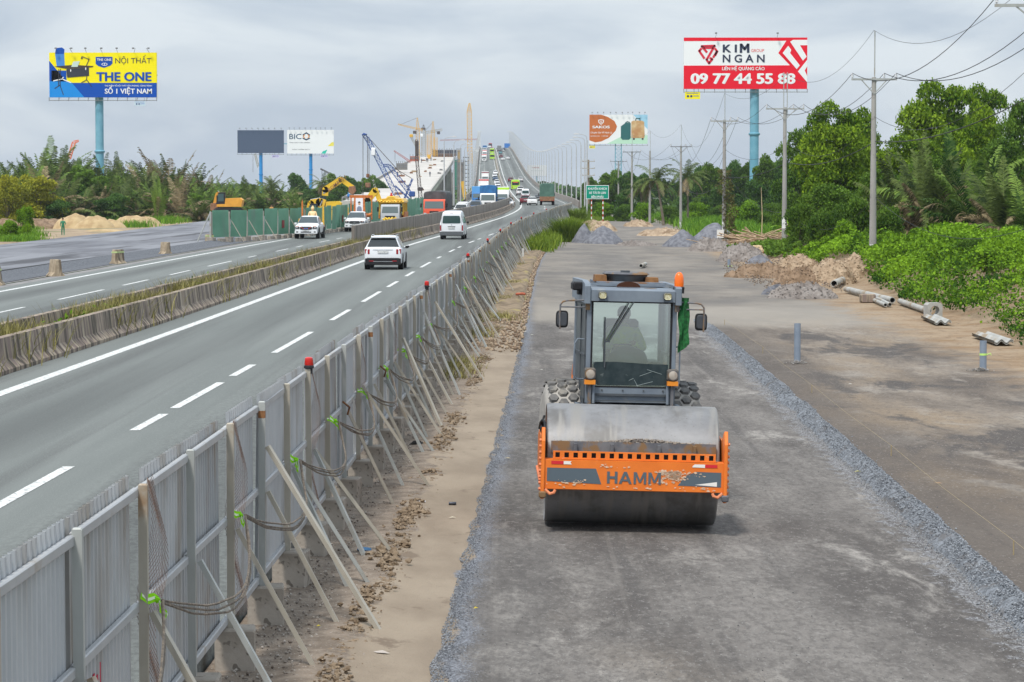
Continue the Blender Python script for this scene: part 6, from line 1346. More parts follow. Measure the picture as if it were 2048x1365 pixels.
def jib(label, D, parts, cat='crane', m=None, lines=(), extras=None):
    """parts: (name, px0,py0,px1,py1, w0,w1 in photo px, n, material)"""
    b = at(parts[0][1], parts[0][2], D); t = thing('crane', label, cat, (b.x, D, 0)); o = Vector((b.x, D, 0))
    for (nm, x0, y0, x1, y1, w0, w1, n, mt) in parts:
        k = 1/S(D); lattice(MB(), at(x0,y0,D)-o, at(x1,y1,D)-o, w0*k, w1*k, n, max(.13, w0*k*.10)).build(nm, mt, t)
    mb = MB()
    for (x0,y0,x1,y1) in lines: mb.tube([at(x0,y0,D)-o, at(x1,y1,D)-o], .06, 4)
    if lines: mb.build('cable', cd, t)
    if extras:
        for (nm, x0, x1, y0, y1, mt) in extras:
            a = at(x0,y1,D)-o; c = at(x1,y0,D)-o; MB().bbox(a.x, c.x, -1.2, 1.2, a.z, c.z, .15).build(nm, mt, t)
    return t
jib('tall blue lattice crawler crane boom leaning left over the near end of the new bridge', 560, [('boom',800,405,737,282,9,8,16,cb),('boom_tip',737,282,726,268,8,5,2,cb)], lines=[(726,268,726,415),(735,274,735,350),(738,274,738,350),(741,280,800,345),(741,280,806,352)], extras=[('hook_block',733,739,348,356,m_rust2),('ballast_frame',731,741,366,376,m_brn),('banner',743,751,296,312,wht),('boom_head',725,734,267.5,271,cb)])
jib('shorter blue lattice crane with a blue flag-shaped jib foot in front of the new deck', 540, [('boom',826,395,778,332,8,7,10,cb),('boom_tip',778,332,767,331,6,4,2,cb),('mast',808,400,825,358,2.5,2.5,5,cb),('strut',790,372,824,403,2,2,6,cb)], lines=[(778,330,823,357)], extras=[('jib_foot',819,830,383,394,cb)])
jib('dark lattice piling mast standing before the new bridge', 600, [('mast',842,405,833,312,7,5,14,cd),('upper_mast',833.5,312,833,280,5,5,2,cd)], extras=[('leader_box',831,837,282,312,cd),('winch',835,846,375,382,cd)])
jib('yellow tower crane with a left-pointing jib above the new bridge', 1150, [('mast',836,320,835.5,258,7,7,12,cy),('tower_head',835.5,258,834.5,236,6,1,4,cy),('jib',846,261,796,249,4,2,14,cy)], lines=[(834.5,236,800,250)], extras=[('counterweight',826,833,262,268,cd),('cab',841,846,268,274,wht)])
jib('yellow tower crane with a right-pointing counter jib beside the first tower crane', 1250, [('mast',866,312,866,262,7,7,12,cy),('tower_head',866,262,866,243,5,1,4,cy),('jib',850,266,884,260,5,4,9,cg)], lines=[(866,245,850,262)], extras=[('counterweight',874,880,263,269,cd)])
jib('weathered tower crane mast between two yellow tower cranes', 1200, [('mast',847.5,314,847,262,8,8,12,cg),('tower_head',847,262,847,250,6,1,3,cd)], extras=[('operator_cab',842,851,256,260,cd)])
jib('low yellow climbing frame mast right of the weathered tower crane', 1220, [('mast',858,314,858,270,8,8,10,cy),('second_mast',871,314,871,276,7,7,9,cy)], extras=[('platform',855,861,310,318,cy)])
jib('tall slender yellow crane mast between the new bridge and the highway bridge', 1000, [('base_mast',941,425,940,328,9,9,14,cpale),('mast',940,328,938.5,225,9,9,16,cy),('mast_top',938.5,225,939,207,9,2,5,cy)])
jib('red lattice crane jib sloping up left behind the new deck', 1050, [('jib',822,325,788,302,4,2,10,crd)], lines=[(790,303,790,325)])
jib('grey lattice crane jib with yellow tip behind the dark mast', 1100, [('jib',842,312,821,272,3,3,9,cg)], extras=[('jib_head',819,826,269,275,cy)])
jib('far grey crane jib rising above the trees left of the yellow excavator', 760, [('jib',668,352,641,338,3,2,8,cd)], lines=[(644,339,644,352)])
jib('far orange crane boom peeking above the left palm thicket', 620, [('boom',138,318,148,285,6,6,5,P('crane orange', (.75,.18,.06), .6)),('boom_tip',148,285,157,282,5,3,2,P('crane orange', (.75,.18,.06), .6))])
jib('pale crane boom behind the slate billboard pole', 1100, [('boom',517,335,510,308,4,3,7,cg)], lines=[(506,308,506,345)])
jib('long faint red tower crane jib crossing the sky left of the bridge crest', 1700, [('jib',955,279,880,281,2,2,20,crd)], m=crd)
# scaffold tower, pier formwork, green netting
def sbox(name, x0, x1, y0, y1, D, dep, mt, label, cat, ribs=0):
    a = at(x0, y1, D); c = at(x1, y0, D); t = thing(name, label, cat, ((a.x+c.x)/2, D, 0)); w_ = (c.x-a.x)/2
    MB().box(-w_,w_,0,dep,a.z,c.z).build('body', mt, t)
    mb = MB()
    for i in range(ribs+1): x = -w_+2*w_*i/max(1,ribs); mb.box(x-.1,x+.1,-.15,0,a.z,c.z+.8)
    if ribs: mb.box(-w_,w_,-.12,0,c.z-.6,c.z-.4).box(-w_,w_,-.12,0,a.z+1,a.z+1.2).build('rib', m_steel, t)
    return t
sbox('pier_formwork', 865, 913, 300, 312, 1300, 6, P('formwork dark', (.05,.06,.09), .7), 'dark blue formwork block on the head of the new bridge', 'formwork', 10); sbox('pier_formwork', 865, 911, 308, 315, 1296, 6, m_rust2, 'rusty lower formwork band at the head of the new bridge', 'formwork', 8)
sbox('scaffold_tower', 915, 922, 301, 325, 1080, 3, cy, 'yellow scaffold cage at the right edge of the new bridge head', 'scaffold', 3); sbox('scaffold_netting', 909, 915.5, 320, 380, 900, 2, P('scaffold green net', (.01,.25,.16), .8), 'tall green safety netting on the right side of the new bridge', 'netting', 2)
sbox('new_pier', 903, 909, 345, 435, 860, 4, m_conc2, 'brown-stained concrete pier face right of the new deck', 'pier', 2); sbox('scaffold_tower', 915, 930, 325, 425, 840, 4, mat('scaffold mix', (.18,.15,.13), (.30,.24,.2), scale=.8, rough=.8, world=True), 'dense brown scaffolding tower between the green net and the lamp posts', 'scaffold', 5)
t = thing('scaffold_tower', 'stepped grey scaffold platforms right of the brown scaffolding', 'scaffold', (at(932,380,820).x, 820, 0))
for i in range(13): z = at(0, 316+i*8, 820).z; MB().box(-.9,.9,-1,1,z,z+.25).build('platform', m_steel, t)
MB().box(-.9,-.75,-1,-.85,-1,at(0,314,820).z).box(.75,.9,-1,-.85,-1,at(0,314,820).z).build('upright', m_steel, t)
t = thing('boom_pump', 'yellow pump arm leaning against the scaffolding left of the bridge', 'pump arm', (0,0,0)); MB().bar(at(925,363,700), at(930,395,700), 1.0).bar(at(930,395,700), at(931,428,700), .8).build('arm', cy, t)
sbox('site_platform', 793, 814, 327, 340, 960, 5, mat('site timber grey', (.2,.19,.17), rough=.9), 'grey timber work platform on the left edge of the new deck', 'platform', 5); sbox('site_shelter', 820, 838, 313, 323, 1080, 4, P('shelter red', (.4,.1,.05), .7), 'red-roofed shelter on the left edge of the new deck', 'shelter', 3)
# pylons of the cable-stayed bridge far off
t = thing('bridge_pylon', 'faint grey pylon of a distant bridge left of the crest', 'pylon', (0,0,0)); MB().bar(at(950,340,2300), at(958,262,2300), 2.2).bar(at(962,330,2300), at(959,264,2300), 1.2).build('leg', P('pylon pale', (.62,.64,.67), .8), t)
# ================================================================ EXCAVATORS
m_ey = mat('excavator yellow', (.78,.50,.02), (.70,.43,.02), scale=1, rough=.5); m_eo = mat('excavator amber', (.75,.36,.04), (.65,.30,.03), scale=1, rough=.5)
def beam(mb, pts, w_, ws):
    for i in range(len(pts)-1): mb.bar(pts[i], pts[i+1], w_, ws[i])
    for p, s in zip(pts[1:-1], ws[1:]): mb.lathe([(s*.5,-w_/2),(s*.5,w_/2)], p, 'y', 12)
def excavator(label, bpx, bpy, D, mt, boom, name=None, body=True, face=1, sc_=1):
    p = at(bpx, bpy, D); t = thing('excavator', label, 'excavator', (p.x, D, p.z)); o = Vector(t.location); s = face
    MB().bbox(-1.9,1.9,-1.5,-.9,0,.85,.3).bbox(-1.9,1.9,.9,1.5,0,.85,.3).box(-.6,.6,-.9,.9,.3,.9).build('crawler_tracks', m_black, t)
    MB().prism([(-1.9*s,.95),(1.5*s,.95),(1.5*s,1.3),(.4*s,1.35),(.3*s,2.1),(-1.7*s,2.2),(-2.1*s,1.9)], -1.25, 1.25, 'y', bev=.06).build('body', mt, t)
    c = MB().prism([(.35*s,1.3),(1.55*s,1.3),(1.5*s,2.2),(1.2*s,2.95),(.35*s,2.95)], -1.25, -.25, 'y', bev=.05).build('cab', m_black, t); MB().box(min(.5*s,1.3*s),max(.5*s,1.3*s),-1.27,-1.26,1.7,2.75).build('cab_window', m_win2, c)
    pts = [at(x, y, D)-o for x, y in boom]; n = len(pts); mb = MB(); 
    beam(mb, pts[:-1], .7, [.95,1.0,.8,.7][:n-2]); mb.build('boom', mt, t); MB().bar(pts[-2], pts[-1], .55, .7).build('stick', mt, t)
    MB().tube([pts[0]+Vector((.3*s,-.3,.4)), pts[1]+Vector((0,-.3,-.5))], .1, 8).tube([pts[1]+Vector((0,0,.5)), pts[-2]+Vector((0,0,.55))], .08, 8).build('ram', m_chrome, t)
    q = pts[-1]; MB().prism([(q.x-.6,q.z+.2),(q.x+.3,q.z+.3),(q.x+.5,q.z-.5),(q.x,q.z-1.1),(q.x-.7,q.z-.7)], -.6, .6, 'y', bev=.05).build('bucket', m_brn, t); return t
e1 = excavator('yellow excavator with its long boom raised over the green hoarding, near the new bridge', 657, 431, 420, m_ey, [(650,392),(651,380),(682,360),(683,360),(706,376)], face=-1)
pz = at(664, 376, 419.4)
V, F = text('KOMATSU', .55, 0, 0, 'LEFT', .03); o = MB().add([(a, -.01*q, c) for a, c, q in V], F).build('boom_lettering', m_brn, e1); o.location = at(659,384,419.6)-Vector(e1.location)+Vector((0,-.1,0)); o.rotation_euler = (0, -rad(40), 0)
excavator('yellow excavator whose arm reaches out behind the first pickup and the green hoarding', 642, 456, 330, m_ey, [(650,408),(640,405),(622,408),(621,409),(617,425)], face=-1)
excavator('yellow excavator with its bent arm pointing right above the second pickup', 722, 444, 400, m_ey, [(722,420),(735,402),(751,381),(752,381),(760,404)], face=1)
excavator('amber excavator parked at the end of the verge before the left palms', 457, 428, 372, m_eo, [(446,402),(441,398),(437,390),(436,390),(431,410)], face=-1, sc_=1)
# ================================================================ VEGETATION
rng = np.random.default_rng(5)
def leafmat(n, dark, light, tr=.25):
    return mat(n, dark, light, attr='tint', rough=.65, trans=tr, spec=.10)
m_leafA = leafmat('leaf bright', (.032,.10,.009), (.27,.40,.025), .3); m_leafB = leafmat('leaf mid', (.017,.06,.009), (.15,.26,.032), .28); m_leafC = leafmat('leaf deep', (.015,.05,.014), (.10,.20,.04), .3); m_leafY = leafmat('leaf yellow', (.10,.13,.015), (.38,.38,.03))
m_vine = leafmat('vine leaf', (.018,.065,.007), (.21,.38,.02), .25); m_grass = leafmat('grass blade', (.06,.13,.012), (.26,.34,.04)); m_dry = leafmat('dry frond', (.06,.05,.025), (.33,.26,.15), .15); m_frond = leafmat('green frond', (.02,.06,.014), (.20,.30,.055), .2); m_frondb = leafmat('olive frond', (.025,.045,.014), (.15,.20,.055), .2)
m_bark = mat('bark', (.11,.085,.06), (.20,.17,.13), scale=5, rough=.95, st=(1,1,.3), bump=.5)
def np_mesh(name, V, F4, mt, tint=None, smooth=False):
    me = bpy.data.meshes.new(name); nv = len(V); nf = len(F4); k = F4.shape[1]
    me.vertices.add(nv); me.vertices.foreach_set('co', np.asarray(V, dtype=np.float32).ravel()); me.loops.add(nf*k); me.loops.foreach_set('vertex_index', F4.astype(np.int32).ravel())
    me.polygons.add(nf); me.polygons.foreach_set('loop_start', np.arange(0, nf*k, k, dtype=np.int32)); me.polygons.foreach_set('loop_total', np.full(nf, k, dtype=np.int32)); me.update(calc_edges=True); me.validate()
    me.materials.append(mt)
    if tint is not None: a = me.attributes.new('tint', 'FLOAT', 'POINT'); a.data.foreach_set('value', np.asarray(tint, dtype=np.float32))
    return me
def leaves(C, size, tint, asp=.55, up=.35):
    n = len(C); size = np.broadcast_to(size, (n,)).reshape(n, 1)
    a = rng.normal(size=(n,3)); a /= np.linalg.norm(a, axis=1, keepdims=True); b = rng.normal(size=(n,3)); b[:,2] *= .6
    b -= a*(a*b).sum(1, keepdims=True); b /= np.linalg.norm(b, axis=1, keepdims=True)
    V = np.stack([C-a*size*.5, C+b*size*asp*.5-a*size*.05, C+a*size*.5, C-b*size*asp*.5-a*size*.05], 1).reshape(-1,3)
    return V, np.arange(n*4).reshape(n,4), np.repeat(tint, 4)
def crown_pts(blobs, n, shell=.35):
    """points on and inside lumpy blobs: blobs [(x,y,z,r)]"""
    B = np.array(blobs); w_ = B[:,3]**2; k = rng.choice(len(B), n, p=w_/w_.sum()); d = rng.normal(size=(n,3)); d[:,2] = np.where(rng.random(n) < .75, np.abs(d[:,2]), d[:,2]); d /= np.linalg.norm(d, axis=1, keepdims=True)
    r = B[k,3]*(1-shell*rng.random(n)**1.5)*(1+.10*rng.normal(size=n)); P_ = B[k,:3]+d*r[:,None]*np.array([1,1,.85])
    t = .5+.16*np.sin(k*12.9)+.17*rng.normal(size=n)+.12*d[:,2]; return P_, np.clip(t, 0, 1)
def tree_mesh(seed, H, Rr, n, ls, nb=22, low=.25, mt=None, sq=1.0):
    """returns crown mesh and trunk mesh of a broadleaf tree"""
    r = random.Random(seed); bl = []
    for i in range(nb):
        a = r.uniform(0, 6.283); f = (i+.5)/nb; z = H*(low+(1-low)*f*.93); env = max(0,1-((f-.42)/.66)**2)**.5; rad_ = Rr*env*r.uniform(.35,.95)
        br = Rr*r.uniform(.24,.42)*(1.0 if f < .8 else .85); bl.append((rad_*math.cos(a), rad_*math.sin(a)*sq, z-br*.2, br))
    bl.append((0,0,H*.7,Rr*.5)); bl.append((0,0,H*.5,Rr*.55))
    P_, t = crown_pts(bl, n); V, F, T = leaves(P_, ls*rng.uniform(.6,1.3,len(P_)), t)
    cm = np_mesh('crown', V, F, mt or m_leafA, T)
    mb = MB(); mb.tube([(0,0,-.5),(.1,0,H*.2),(-.1,.1,H*.45),(0,0,H*.75)], [H*.024,H*.02,H*.015,H*.005], 8)
    for b in bl[::2]: mb.tube([(0,0,H*(low*.8+.1)),(b[0]*.5,b[1]*.5,b[2]*.85),(b[0],b[1],b[2])], [H*.010,H*.006,H*.002], 5)
    return cm, mb.mesh('trunk', m_bark, True)
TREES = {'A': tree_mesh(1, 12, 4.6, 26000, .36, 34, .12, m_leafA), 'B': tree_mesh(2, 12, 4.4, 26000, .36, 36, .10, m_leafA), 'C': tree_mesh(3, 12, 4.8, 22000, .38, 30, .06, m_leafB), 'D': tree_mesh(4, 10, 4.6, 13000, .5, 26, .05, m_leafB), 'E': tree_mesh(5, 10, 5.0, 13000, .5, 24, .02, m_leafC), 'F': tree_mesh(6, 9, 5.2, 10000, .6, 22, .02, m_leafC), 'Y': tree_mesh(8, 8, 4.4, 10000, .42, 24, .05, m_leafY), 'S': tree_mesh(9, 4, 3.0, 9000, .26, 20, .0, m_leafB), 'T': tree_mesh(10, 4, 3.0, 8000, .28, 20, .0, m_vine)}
def tree(kind, px, D, top_py, w_px=None, label='', cat='tree', group=None, name='broadleaf_tree', zb=None):
    H0 = {'A':12,'B':12,'C':12,'D':10,'E':10,'F':9,'Y':8,'S':4,'T':4}[kind]; R0 = {'A':4.6,'B':4.4,'C':4.8,'D':4.6,'E':5,'F':5.2,'Y':4.4,'S':3,'T':3}[kind]
    p = at(px, top_py, D); zb = -.3 if zb is None else zb; sz = (p.z-zb)/(H0*1.04); sx = (w_px/S(D)/2)/(R0*1.15) if w_px else sz
    t = thing(name, label, cat, (p.x, D, zb), R.uniform(0,6.28), group, scale=(sx, sx, sz)); cm, tm = TREES[kind]; put('crown', cm, t); put('trunk', tm, t); return t
# palms -----------------------------------------------------------------
def frond(V, F, T, base, az, elev, L_, droop, npair=34, lw=.9, tint=.5, leafw=.055, twist=0, r=None):
    """one feather frond appended to arrays"""
    r = r or random; d = Vector((math.cos(az)*math.cos(elev), math.sin(az)*math.cos(elev), math.sin(elev))); pts = [Vector(base)]; n = 12
    for i in range(n): d = (d+Vector((0,0,-droop/n*(.4+1.4*i/n)))).normalized(); pts.append(pts[-1]+d*L_/n)
    side = Vector((-math.sin(az), math.cos(az), 0)); 
    for i in range(n):   # rachis
        w_ = .05*(1-i/n)+.012; b = len(V); up = Vector((0,0,w_)); V += [pts[i]-side*w_, pts[i]+side*w_, pts[i+1]+side*w_*.8, pts[i+1]-side*w_*.8]; F.append((b,b+1,b+2,b+3)); T += [tint*.6+.4]*4
    for k in range(npair):
        f = .10+.9*k/npair; x = f*n; i = min(n-1, int(x)); p = pts[i].lerp(pts[i+1], x-i); t = (pts[i+1]-pts[i]).normalized(); ll = lw*(math.sin(math.pi*min(1, f*.82+.14))**.7)*r.uniform(.8,1.1)
        for s in (-1,1):
            nrm = t.cross(side).normalized(); dr = r.uniform(.15,.5)
            e = (side*s*(1-.35*f)+t*(.45+.3*f)+Vector((0,0,.15-dr))+nrm*twist).normalized(); q = p+e*ll*.55; q2 = p+e*ll+Vector((0,0,-ll*dr*.7)); wv = t*leafw
            b = len(V); V += [p-wv*.6, p+wv*.6, q+wv, q-wv, q2]; F.append((b,b+1,b+2,b+3)); F.append((b+3,b+2,b+4,b+4)); tt = max(0, min(1, tint+r.gauss(0,.16))); T += [tt]*5
def pmesh(name, V, F, T, mt):
    me = bpy.data.meshes.new(name); me.from_pydata([tuple(v) for v in V], [], [tuple(dict.fromkeys(f)) for f in F]); me.materials.append(mt); a = me.attributes.new('tint', 'FLOAT', 'POINT'); a.data.foreach_set('value', T); return me
def nipa(seed, nf, L_, mt, e0=.9, e1=1.5, droop=.9, tint=(.3,.7), np_=34, dead=4):
    lw_ = .078 if np_ < 40 else .07
    r = random.Random(seed); V, F, T = [], [], []
    for i in range(nf): frond(V, F, T, (r.uniform(-.4,.4), r.uniform(-.4,.4), 0), r.uniform(0, 6.283), r.uniform(e0, e1), L_*r.uniform(.7,1.1), droop*r.uniform(.5,1.5), np_, 1.1, r.uniform(*tint), lw_, r.uniform(-.5,.5), r)
    g = pmesh('fronds', V, F, T, mt); V, F, T = [], [], []
    for i in range(dead): frond(V, F, T, (r.uniform(-.4,.4), r.uniform(-.4,.4), 0), r.uniform(0, 6.283), r.uniform(.5,1.35), L_*r.uniform(.5,.95), r.uniform(1.2,2.6), np_, .95, r.uniform(.2,.9), lw_*.85, r.uniform(-1,1), r)
    return g, pmesh('dead_fronds', V, F, T, m_dry)
NIPA = {'g': nipa(1, 24, 8, m_frond, .6, 1.5, 1.0, dead=7), 'g2': nipa(2, 22, 8, m_frond, .5, 1.5, 1.2, dead=6), 'b': nipa(3, 20, 8, m_frondb, .7, 1.52, .9, (.3,.9), dead=13), 'b2': nipa(4, 20, 8, m_frondb, .6, 1.5, 1.1, (.3,.95), dead=14), 'd': nipa(5, 12, 8, m_dry, .7, 1.45, 1.2, (.2,.9), dead=10), 'n': nipa(6, 24, 8, m_frond, .75, 1.5, 1.1, (.1,.75), 46, 20), 'f': nipa(7, 9, 8, m_frond, 1.15, 1.5, .35, (.6,.95), 46, 2), 'n2': nipa(8, 24, 8, m_frondb, .75, 1.5, 1.2, (.15,.8), 46, 22)}
def palm(kind, px, D, top_py, label, group=None, cat='nipa palm', base=0, wide=1.0, rz=None):
    p = at(px, top_py, D); s = (p.z-base)/7.6; t = thing('nipa_palm', label, cat, (p.x, D, base), R.uniform(0,6.28) if rz is None else rz, group, scale=(s*wide, s*wide, s)); a, b = NIPA[kind]; put('fronds', a, t); put('dead_fronds', b, t); return t
def coco(seed, H):
    r = random.Random(seed); V, F, T = [], [], []; top = (.6,0,H)
    for i in range(22): frond(V, F, T, top, i*2.4+r.uniform(-.3,.3), r.uniform(-.1,1.2), 4.2*r.uniform(.85,1.1), r.uniform(1.0,1.9), 30, .8, r.uniform(.35,.9), .045, 0, r)
    g = pmesh('fronds', V, F, T, m_frondb); V, F, T = [], [], []
    for i in range(8): frond(V, F, T, top, r.uniform(0,6.28), r.uniform(-.7,.1), 3.6, 1.6, 26, .7, r.uniform(.2,.9), .04, 0, r)
    d = pmesh('dead_fronds', V, F, T, m_dry); return g, d, MB().tube([(0,0,-.5),(.1,0,H*.3),(.3,0,H*.7),(.6,0,H)], [.22,.16,.13,.11], 8).mesh('trunk', m_bark, True)
COCO = [coco(1, 6), coco(2, 7)]
def coconut(k, px, D, top_py, label, lean=0):
    p = at(px, top_py, D); s = p.z/9.5; t = thing('coconut_palm', label, 'palm tree', (p.x, D, 0), rot=(0, lean, R.uniform(0,6)), scale=s); 
    for nm, me in zip(('fronds','dead_fronds','trunk'), COCO[k]): put(nm, me, t)
    return t
# --- the big trees on the right
tree('B', 1655, 205, 192, 190, 'tall bright green tree directly right of the pole with two rods'); tree('A', 1880, 232, 150, 200, 'tallest broad green tree above the drooping nipa palms'); tree('A', 1962, 238, 158, 150, 'tall green tree right of the tallest one behind the palms'); tree('C', 2050, 205, 182, 150, 'tall leafy tree cut by the right edge of the frame')
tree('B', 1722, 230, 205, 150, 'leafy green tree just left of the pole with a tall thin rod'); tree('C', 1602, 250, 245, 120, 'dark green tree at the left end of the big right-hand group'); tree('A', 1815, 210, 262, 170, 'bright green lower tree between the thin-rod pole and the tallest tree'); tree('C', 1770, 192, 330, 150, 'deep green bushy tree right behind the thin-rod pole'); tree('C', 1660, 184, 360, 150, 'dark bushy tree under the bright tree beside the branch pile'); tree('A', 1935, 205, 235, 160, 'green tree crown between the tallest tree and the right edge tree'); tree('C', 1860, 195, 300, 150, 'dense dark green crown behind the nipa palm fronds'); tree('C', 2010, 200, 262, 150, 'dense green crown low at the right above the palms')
for i, (px, D, tp, wp, k, lab) in enumerate([(1600,176,405,90,'S','rounded green bush right of the pole with two rods'),(1650,165,415,110,'S','dark green bush above the eroded tan bank'),(1715,160,395,120,'S','glossy dark bush just left of the thin-rod pole base'),(1690,158,440,90,'T','light green bush on top of the eroded bank'),(1775,156,410,110,'S','dark bush just right of the thin-rod pole'),(1830,150,470,120,'T','bright bush at the foot of the nipa palms')]): tree(k, px, D, tp, wp, lab, 'bush', name='bush', zb=.5)
# nipa palms on the right
for px, D, tp, k, lab, wd in [(1815,172,300,'n2','tall ragged nipa palm just right of the thin-rod pole',.8),(1862,165,285,'n2','nipa palm with many dry hanging fronds under the tallest tree',.75),(1910,168,262,'n','greenest upright nipa palm among the right-hand palms',.85),(1960,160,300,'n','broad nipa palm with arching fronds in the right-hand group',.9),(2010,156,330,'n2','drooping brownish nipa palm near the right edge',1.0),(2062,150,345,'n','nipa palm cut by the right edge with a pale drooping frond',1.1),(1785,170,370,'n2','low dry nipa palm close behind the thin-rod pole',.9)]: palm(k, px, D, tp, lab, base=.6, wide=wd)
V, F, T = [], [], []; rr = random.Random(4)
for i in range(5): frond(V, F, T, (0,0,0), 2.5+.35*i, 1.15-.1*i, 3.4, 2.4, 60, .95, .2+.15*i, .04, 0, rr)
p = at(2050, 468, 140); o = put('palm_frond', pmesh('palm_frond', V, F, T, m_dry), None, (p.x+1.2, 140, .8)); o['label'] = 'grey dried palm frond arching over the vines at the right edge'; o['category'] = 'palm frond'
# --- middle trees
mids = [(1200,560,372,90,'D'),(1222,520,338,80,'D'),(1262,470,342,90,'E'),(1292,520,345,70,'E'),(1395,520,330,80,'E'),(1425,470,325,85,'D'),(1462,500,318,80,'E'),(1495,460,322,80,'D'),(1535,430,308,80,'D'),(1572,400,312,80,'E'),(1600,360,322,80,'E'),(1160,640,385,60,'F'),(1182,600,352,50,'D'),(1245,430,388,60,'F'),(1440,420,372,80,'F'),(1510,380,360,90,'F'),(1560,350,372,80,'F')]
ml = ['just right of the street lamp row','behind the lattice post of the luggage billboard','behind the wide-crossarm pole','left of the coconut palms','right of the second coconut palm','between the coconut palms and the vine-wrapped pole','just right of the vine-wrapped pole','left of the red billboard pole','directly behind the red billboard pole','left of the pole with two rods','behind the pole with two rods','low, at the left end of the middle wood','behind the transformer post','low, in front of the luggage billboard post','low, under the crown left of the vine-wrapped pole','low, left of the foot of the red billboard pole','low, right of the foot of the red billboard pole']
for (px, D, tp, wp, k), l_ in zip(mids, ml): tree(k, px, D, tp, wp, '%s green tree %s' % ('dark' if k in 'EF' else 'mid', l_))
coconut(0, 1328, 352, 306, 'coconut palm with a slanting trunk, the taller of the two palms by the plain poles', .1); coconut(1, 1376, 372, 322, 'coconut palm with drooping yellowed fronds, right of the taller palm', -.05); coconut(0, 1285, 420, 345, 'small coconut palm behind the wide-crossarm pole')
for i, (px, D, tp, wp) in enumerate([(1180,420,408,60),(1210,400,405,60),(1250,400,408,60),(1290,380,405,60),(1340,370,410,60),(1400,380,405,70),(1440,400,410,60),(1500,330,400,80),(1550,320,405,70),(1470,360,412,60),(1530,300,425,60),(1590,260,420,70)]): tree('T' if i%2 else 'S', px, D, tp, wp, 'low leafy bush at the edge of the grass field, %s from the left' % ['first','second','third','fourth','fifth','sixth','seventh','eighth','ninth','tenth','eleventh','twelfth'][i], 'bush', 'bushes edging the grass field', 'bush')
# --- left thicket
LT = []; rr = random.Random(21); cnt = {}; top = tab([(-40,320),(0,312),(60,302),(90,290),(150,315),(190,318),(235,312),(290,308),(330,305),(380,325),(420,340),(470,350),(520,348),(560,360),(600,380)])
for row, (D, dy) in enumerate([(475,0),(440,10),(408,28),(382,46)]):
    px = -60+row*11
    while px < (600 if row < 2 else (455 if row == 2 else 400)):
        brown = 180 < px < 440; k = rr.choice(['b','b2','d','b'] if brown and row < 2 else (['g','g2','b','b2'] if row < 3 else ['g','b','d','b2']))
        tp = top(px)+dy+rr.uniform(-6,12)
        cnt[row] = cnt.get(row, -1)+1; lab = '%s nipa palm from the left in the %s row of the left thicket, %s' % (ordl(cnt[row]), ['back','second','third','front'][row], 'browned' if k in ('b','b2','d') else 'green')
        palm(k, px, D+rr.uniform(-8,8), tp, lab, 'nipa palms in the left thicket', base=.1, wide=rr.uniform(.9,1.25)); px += rr.uniform(20,32)*(1+row*.15)
for i, (px, tp) in enumerate([(10,392),(55,385),(105,388),(165,380),(215,392),(268,384),(320,390),(352,394),(395,386),(440,392)]): tree('E' if i%2 else 'D', px, 395, tp, 75, '%s low dark bush from the left, between the palms of the left thicket' % ordl(i), 'bush', 'bushes under the left palms', 'bush')
palm('f', 318, 372, 362, 'single nipa palm with bright green upright fronds in front of the left thicket', base=.1, wide=.75, rz=1.2)
for px, D, tp, wp, k, lab in [(72,362,345,130,'Y','yellow-green tree low at the left of the palm thicket'),(15,355,345,100,'Y','yellowish bushy tree at the left frame edge'),(170,400,330,110,'D','green tree crown among the palms under the first billboard'),(228,375,385,90,'E','dark bushy tree in the middle of the palm thicket'),(120,362,398,90,'E','dark bush behind the man in green')]: tree(k, px, D, tp, wp, lab)
for px, D, tp, wp, k, lab in [(593,640,346,60,'F','rounded dark tree left of the white BIC billboard pole'),(640,680,368,60,'D','green tree behind the raised excavator boom'),(672,650,346,60,'D','green tree top left of the new bridge with a crane jib behind'),(700,700,352,60,'F','dark green tree just left of the blue crane'),(735,720,350,60,'D','green tree behind the tall blue crane boom'),(618,560,378,60,'E','dark tree behind the excavator cab'),(575,520,385,60,'E','dark tree right of the slate billboard pole'),(655,540,385,60,'E','dark low tree behind the green hoarding and excavator'),(760,760,358,50,'F','far green tree between the crane hooks')]: tree(k, px, D, tp, wp, lab)
for px, D, tp, lab in [(640,560,348,'coconut palm right of the BIC billboard pole'),(540,500,352,'coconut palm right of the slate billboard pole')]: coconut(1, px, D, tp, lab)
# far woods along the horizon
def far_wood(name, label, x0, x1, y0, y1, n, h, mt):
    X = rng.uniform(x0, x1, n); Y = rng.uniform(y0, y1, n); Z = h*(.45+.35*np.sin(X*.02)*np.sin(X*.007+1)+.2*np.sin(X*.11)); P_ = np.stack([X, Y, Z*rng.random(n)**.5], 1)
    V, F, T = leaves(P_, rng.uniform(2.0,4.5,n), np.clip(.5+.25*rng.normal(size=n), 0, 1), .8); me = np_mesh(name, V, F, mt, T); o = put(name, me); o['kind'] = 'stuff'; o['label'] = label; return o
far_wood('far_woods', 'dark strip of distant woods on the horizon', -700, 700, 1500, 1620, 26000, 13, m_leafC); far_wood('far_woods', 'dark strip of woods behind the right-hand fields', 40, 420, 620, 720, 24000, 11, m_leafB); far_wood('far_woods', 'dark strip of woods behind the left thicket', -420, -60, 620, 720, 24000, 9, m_leafB)
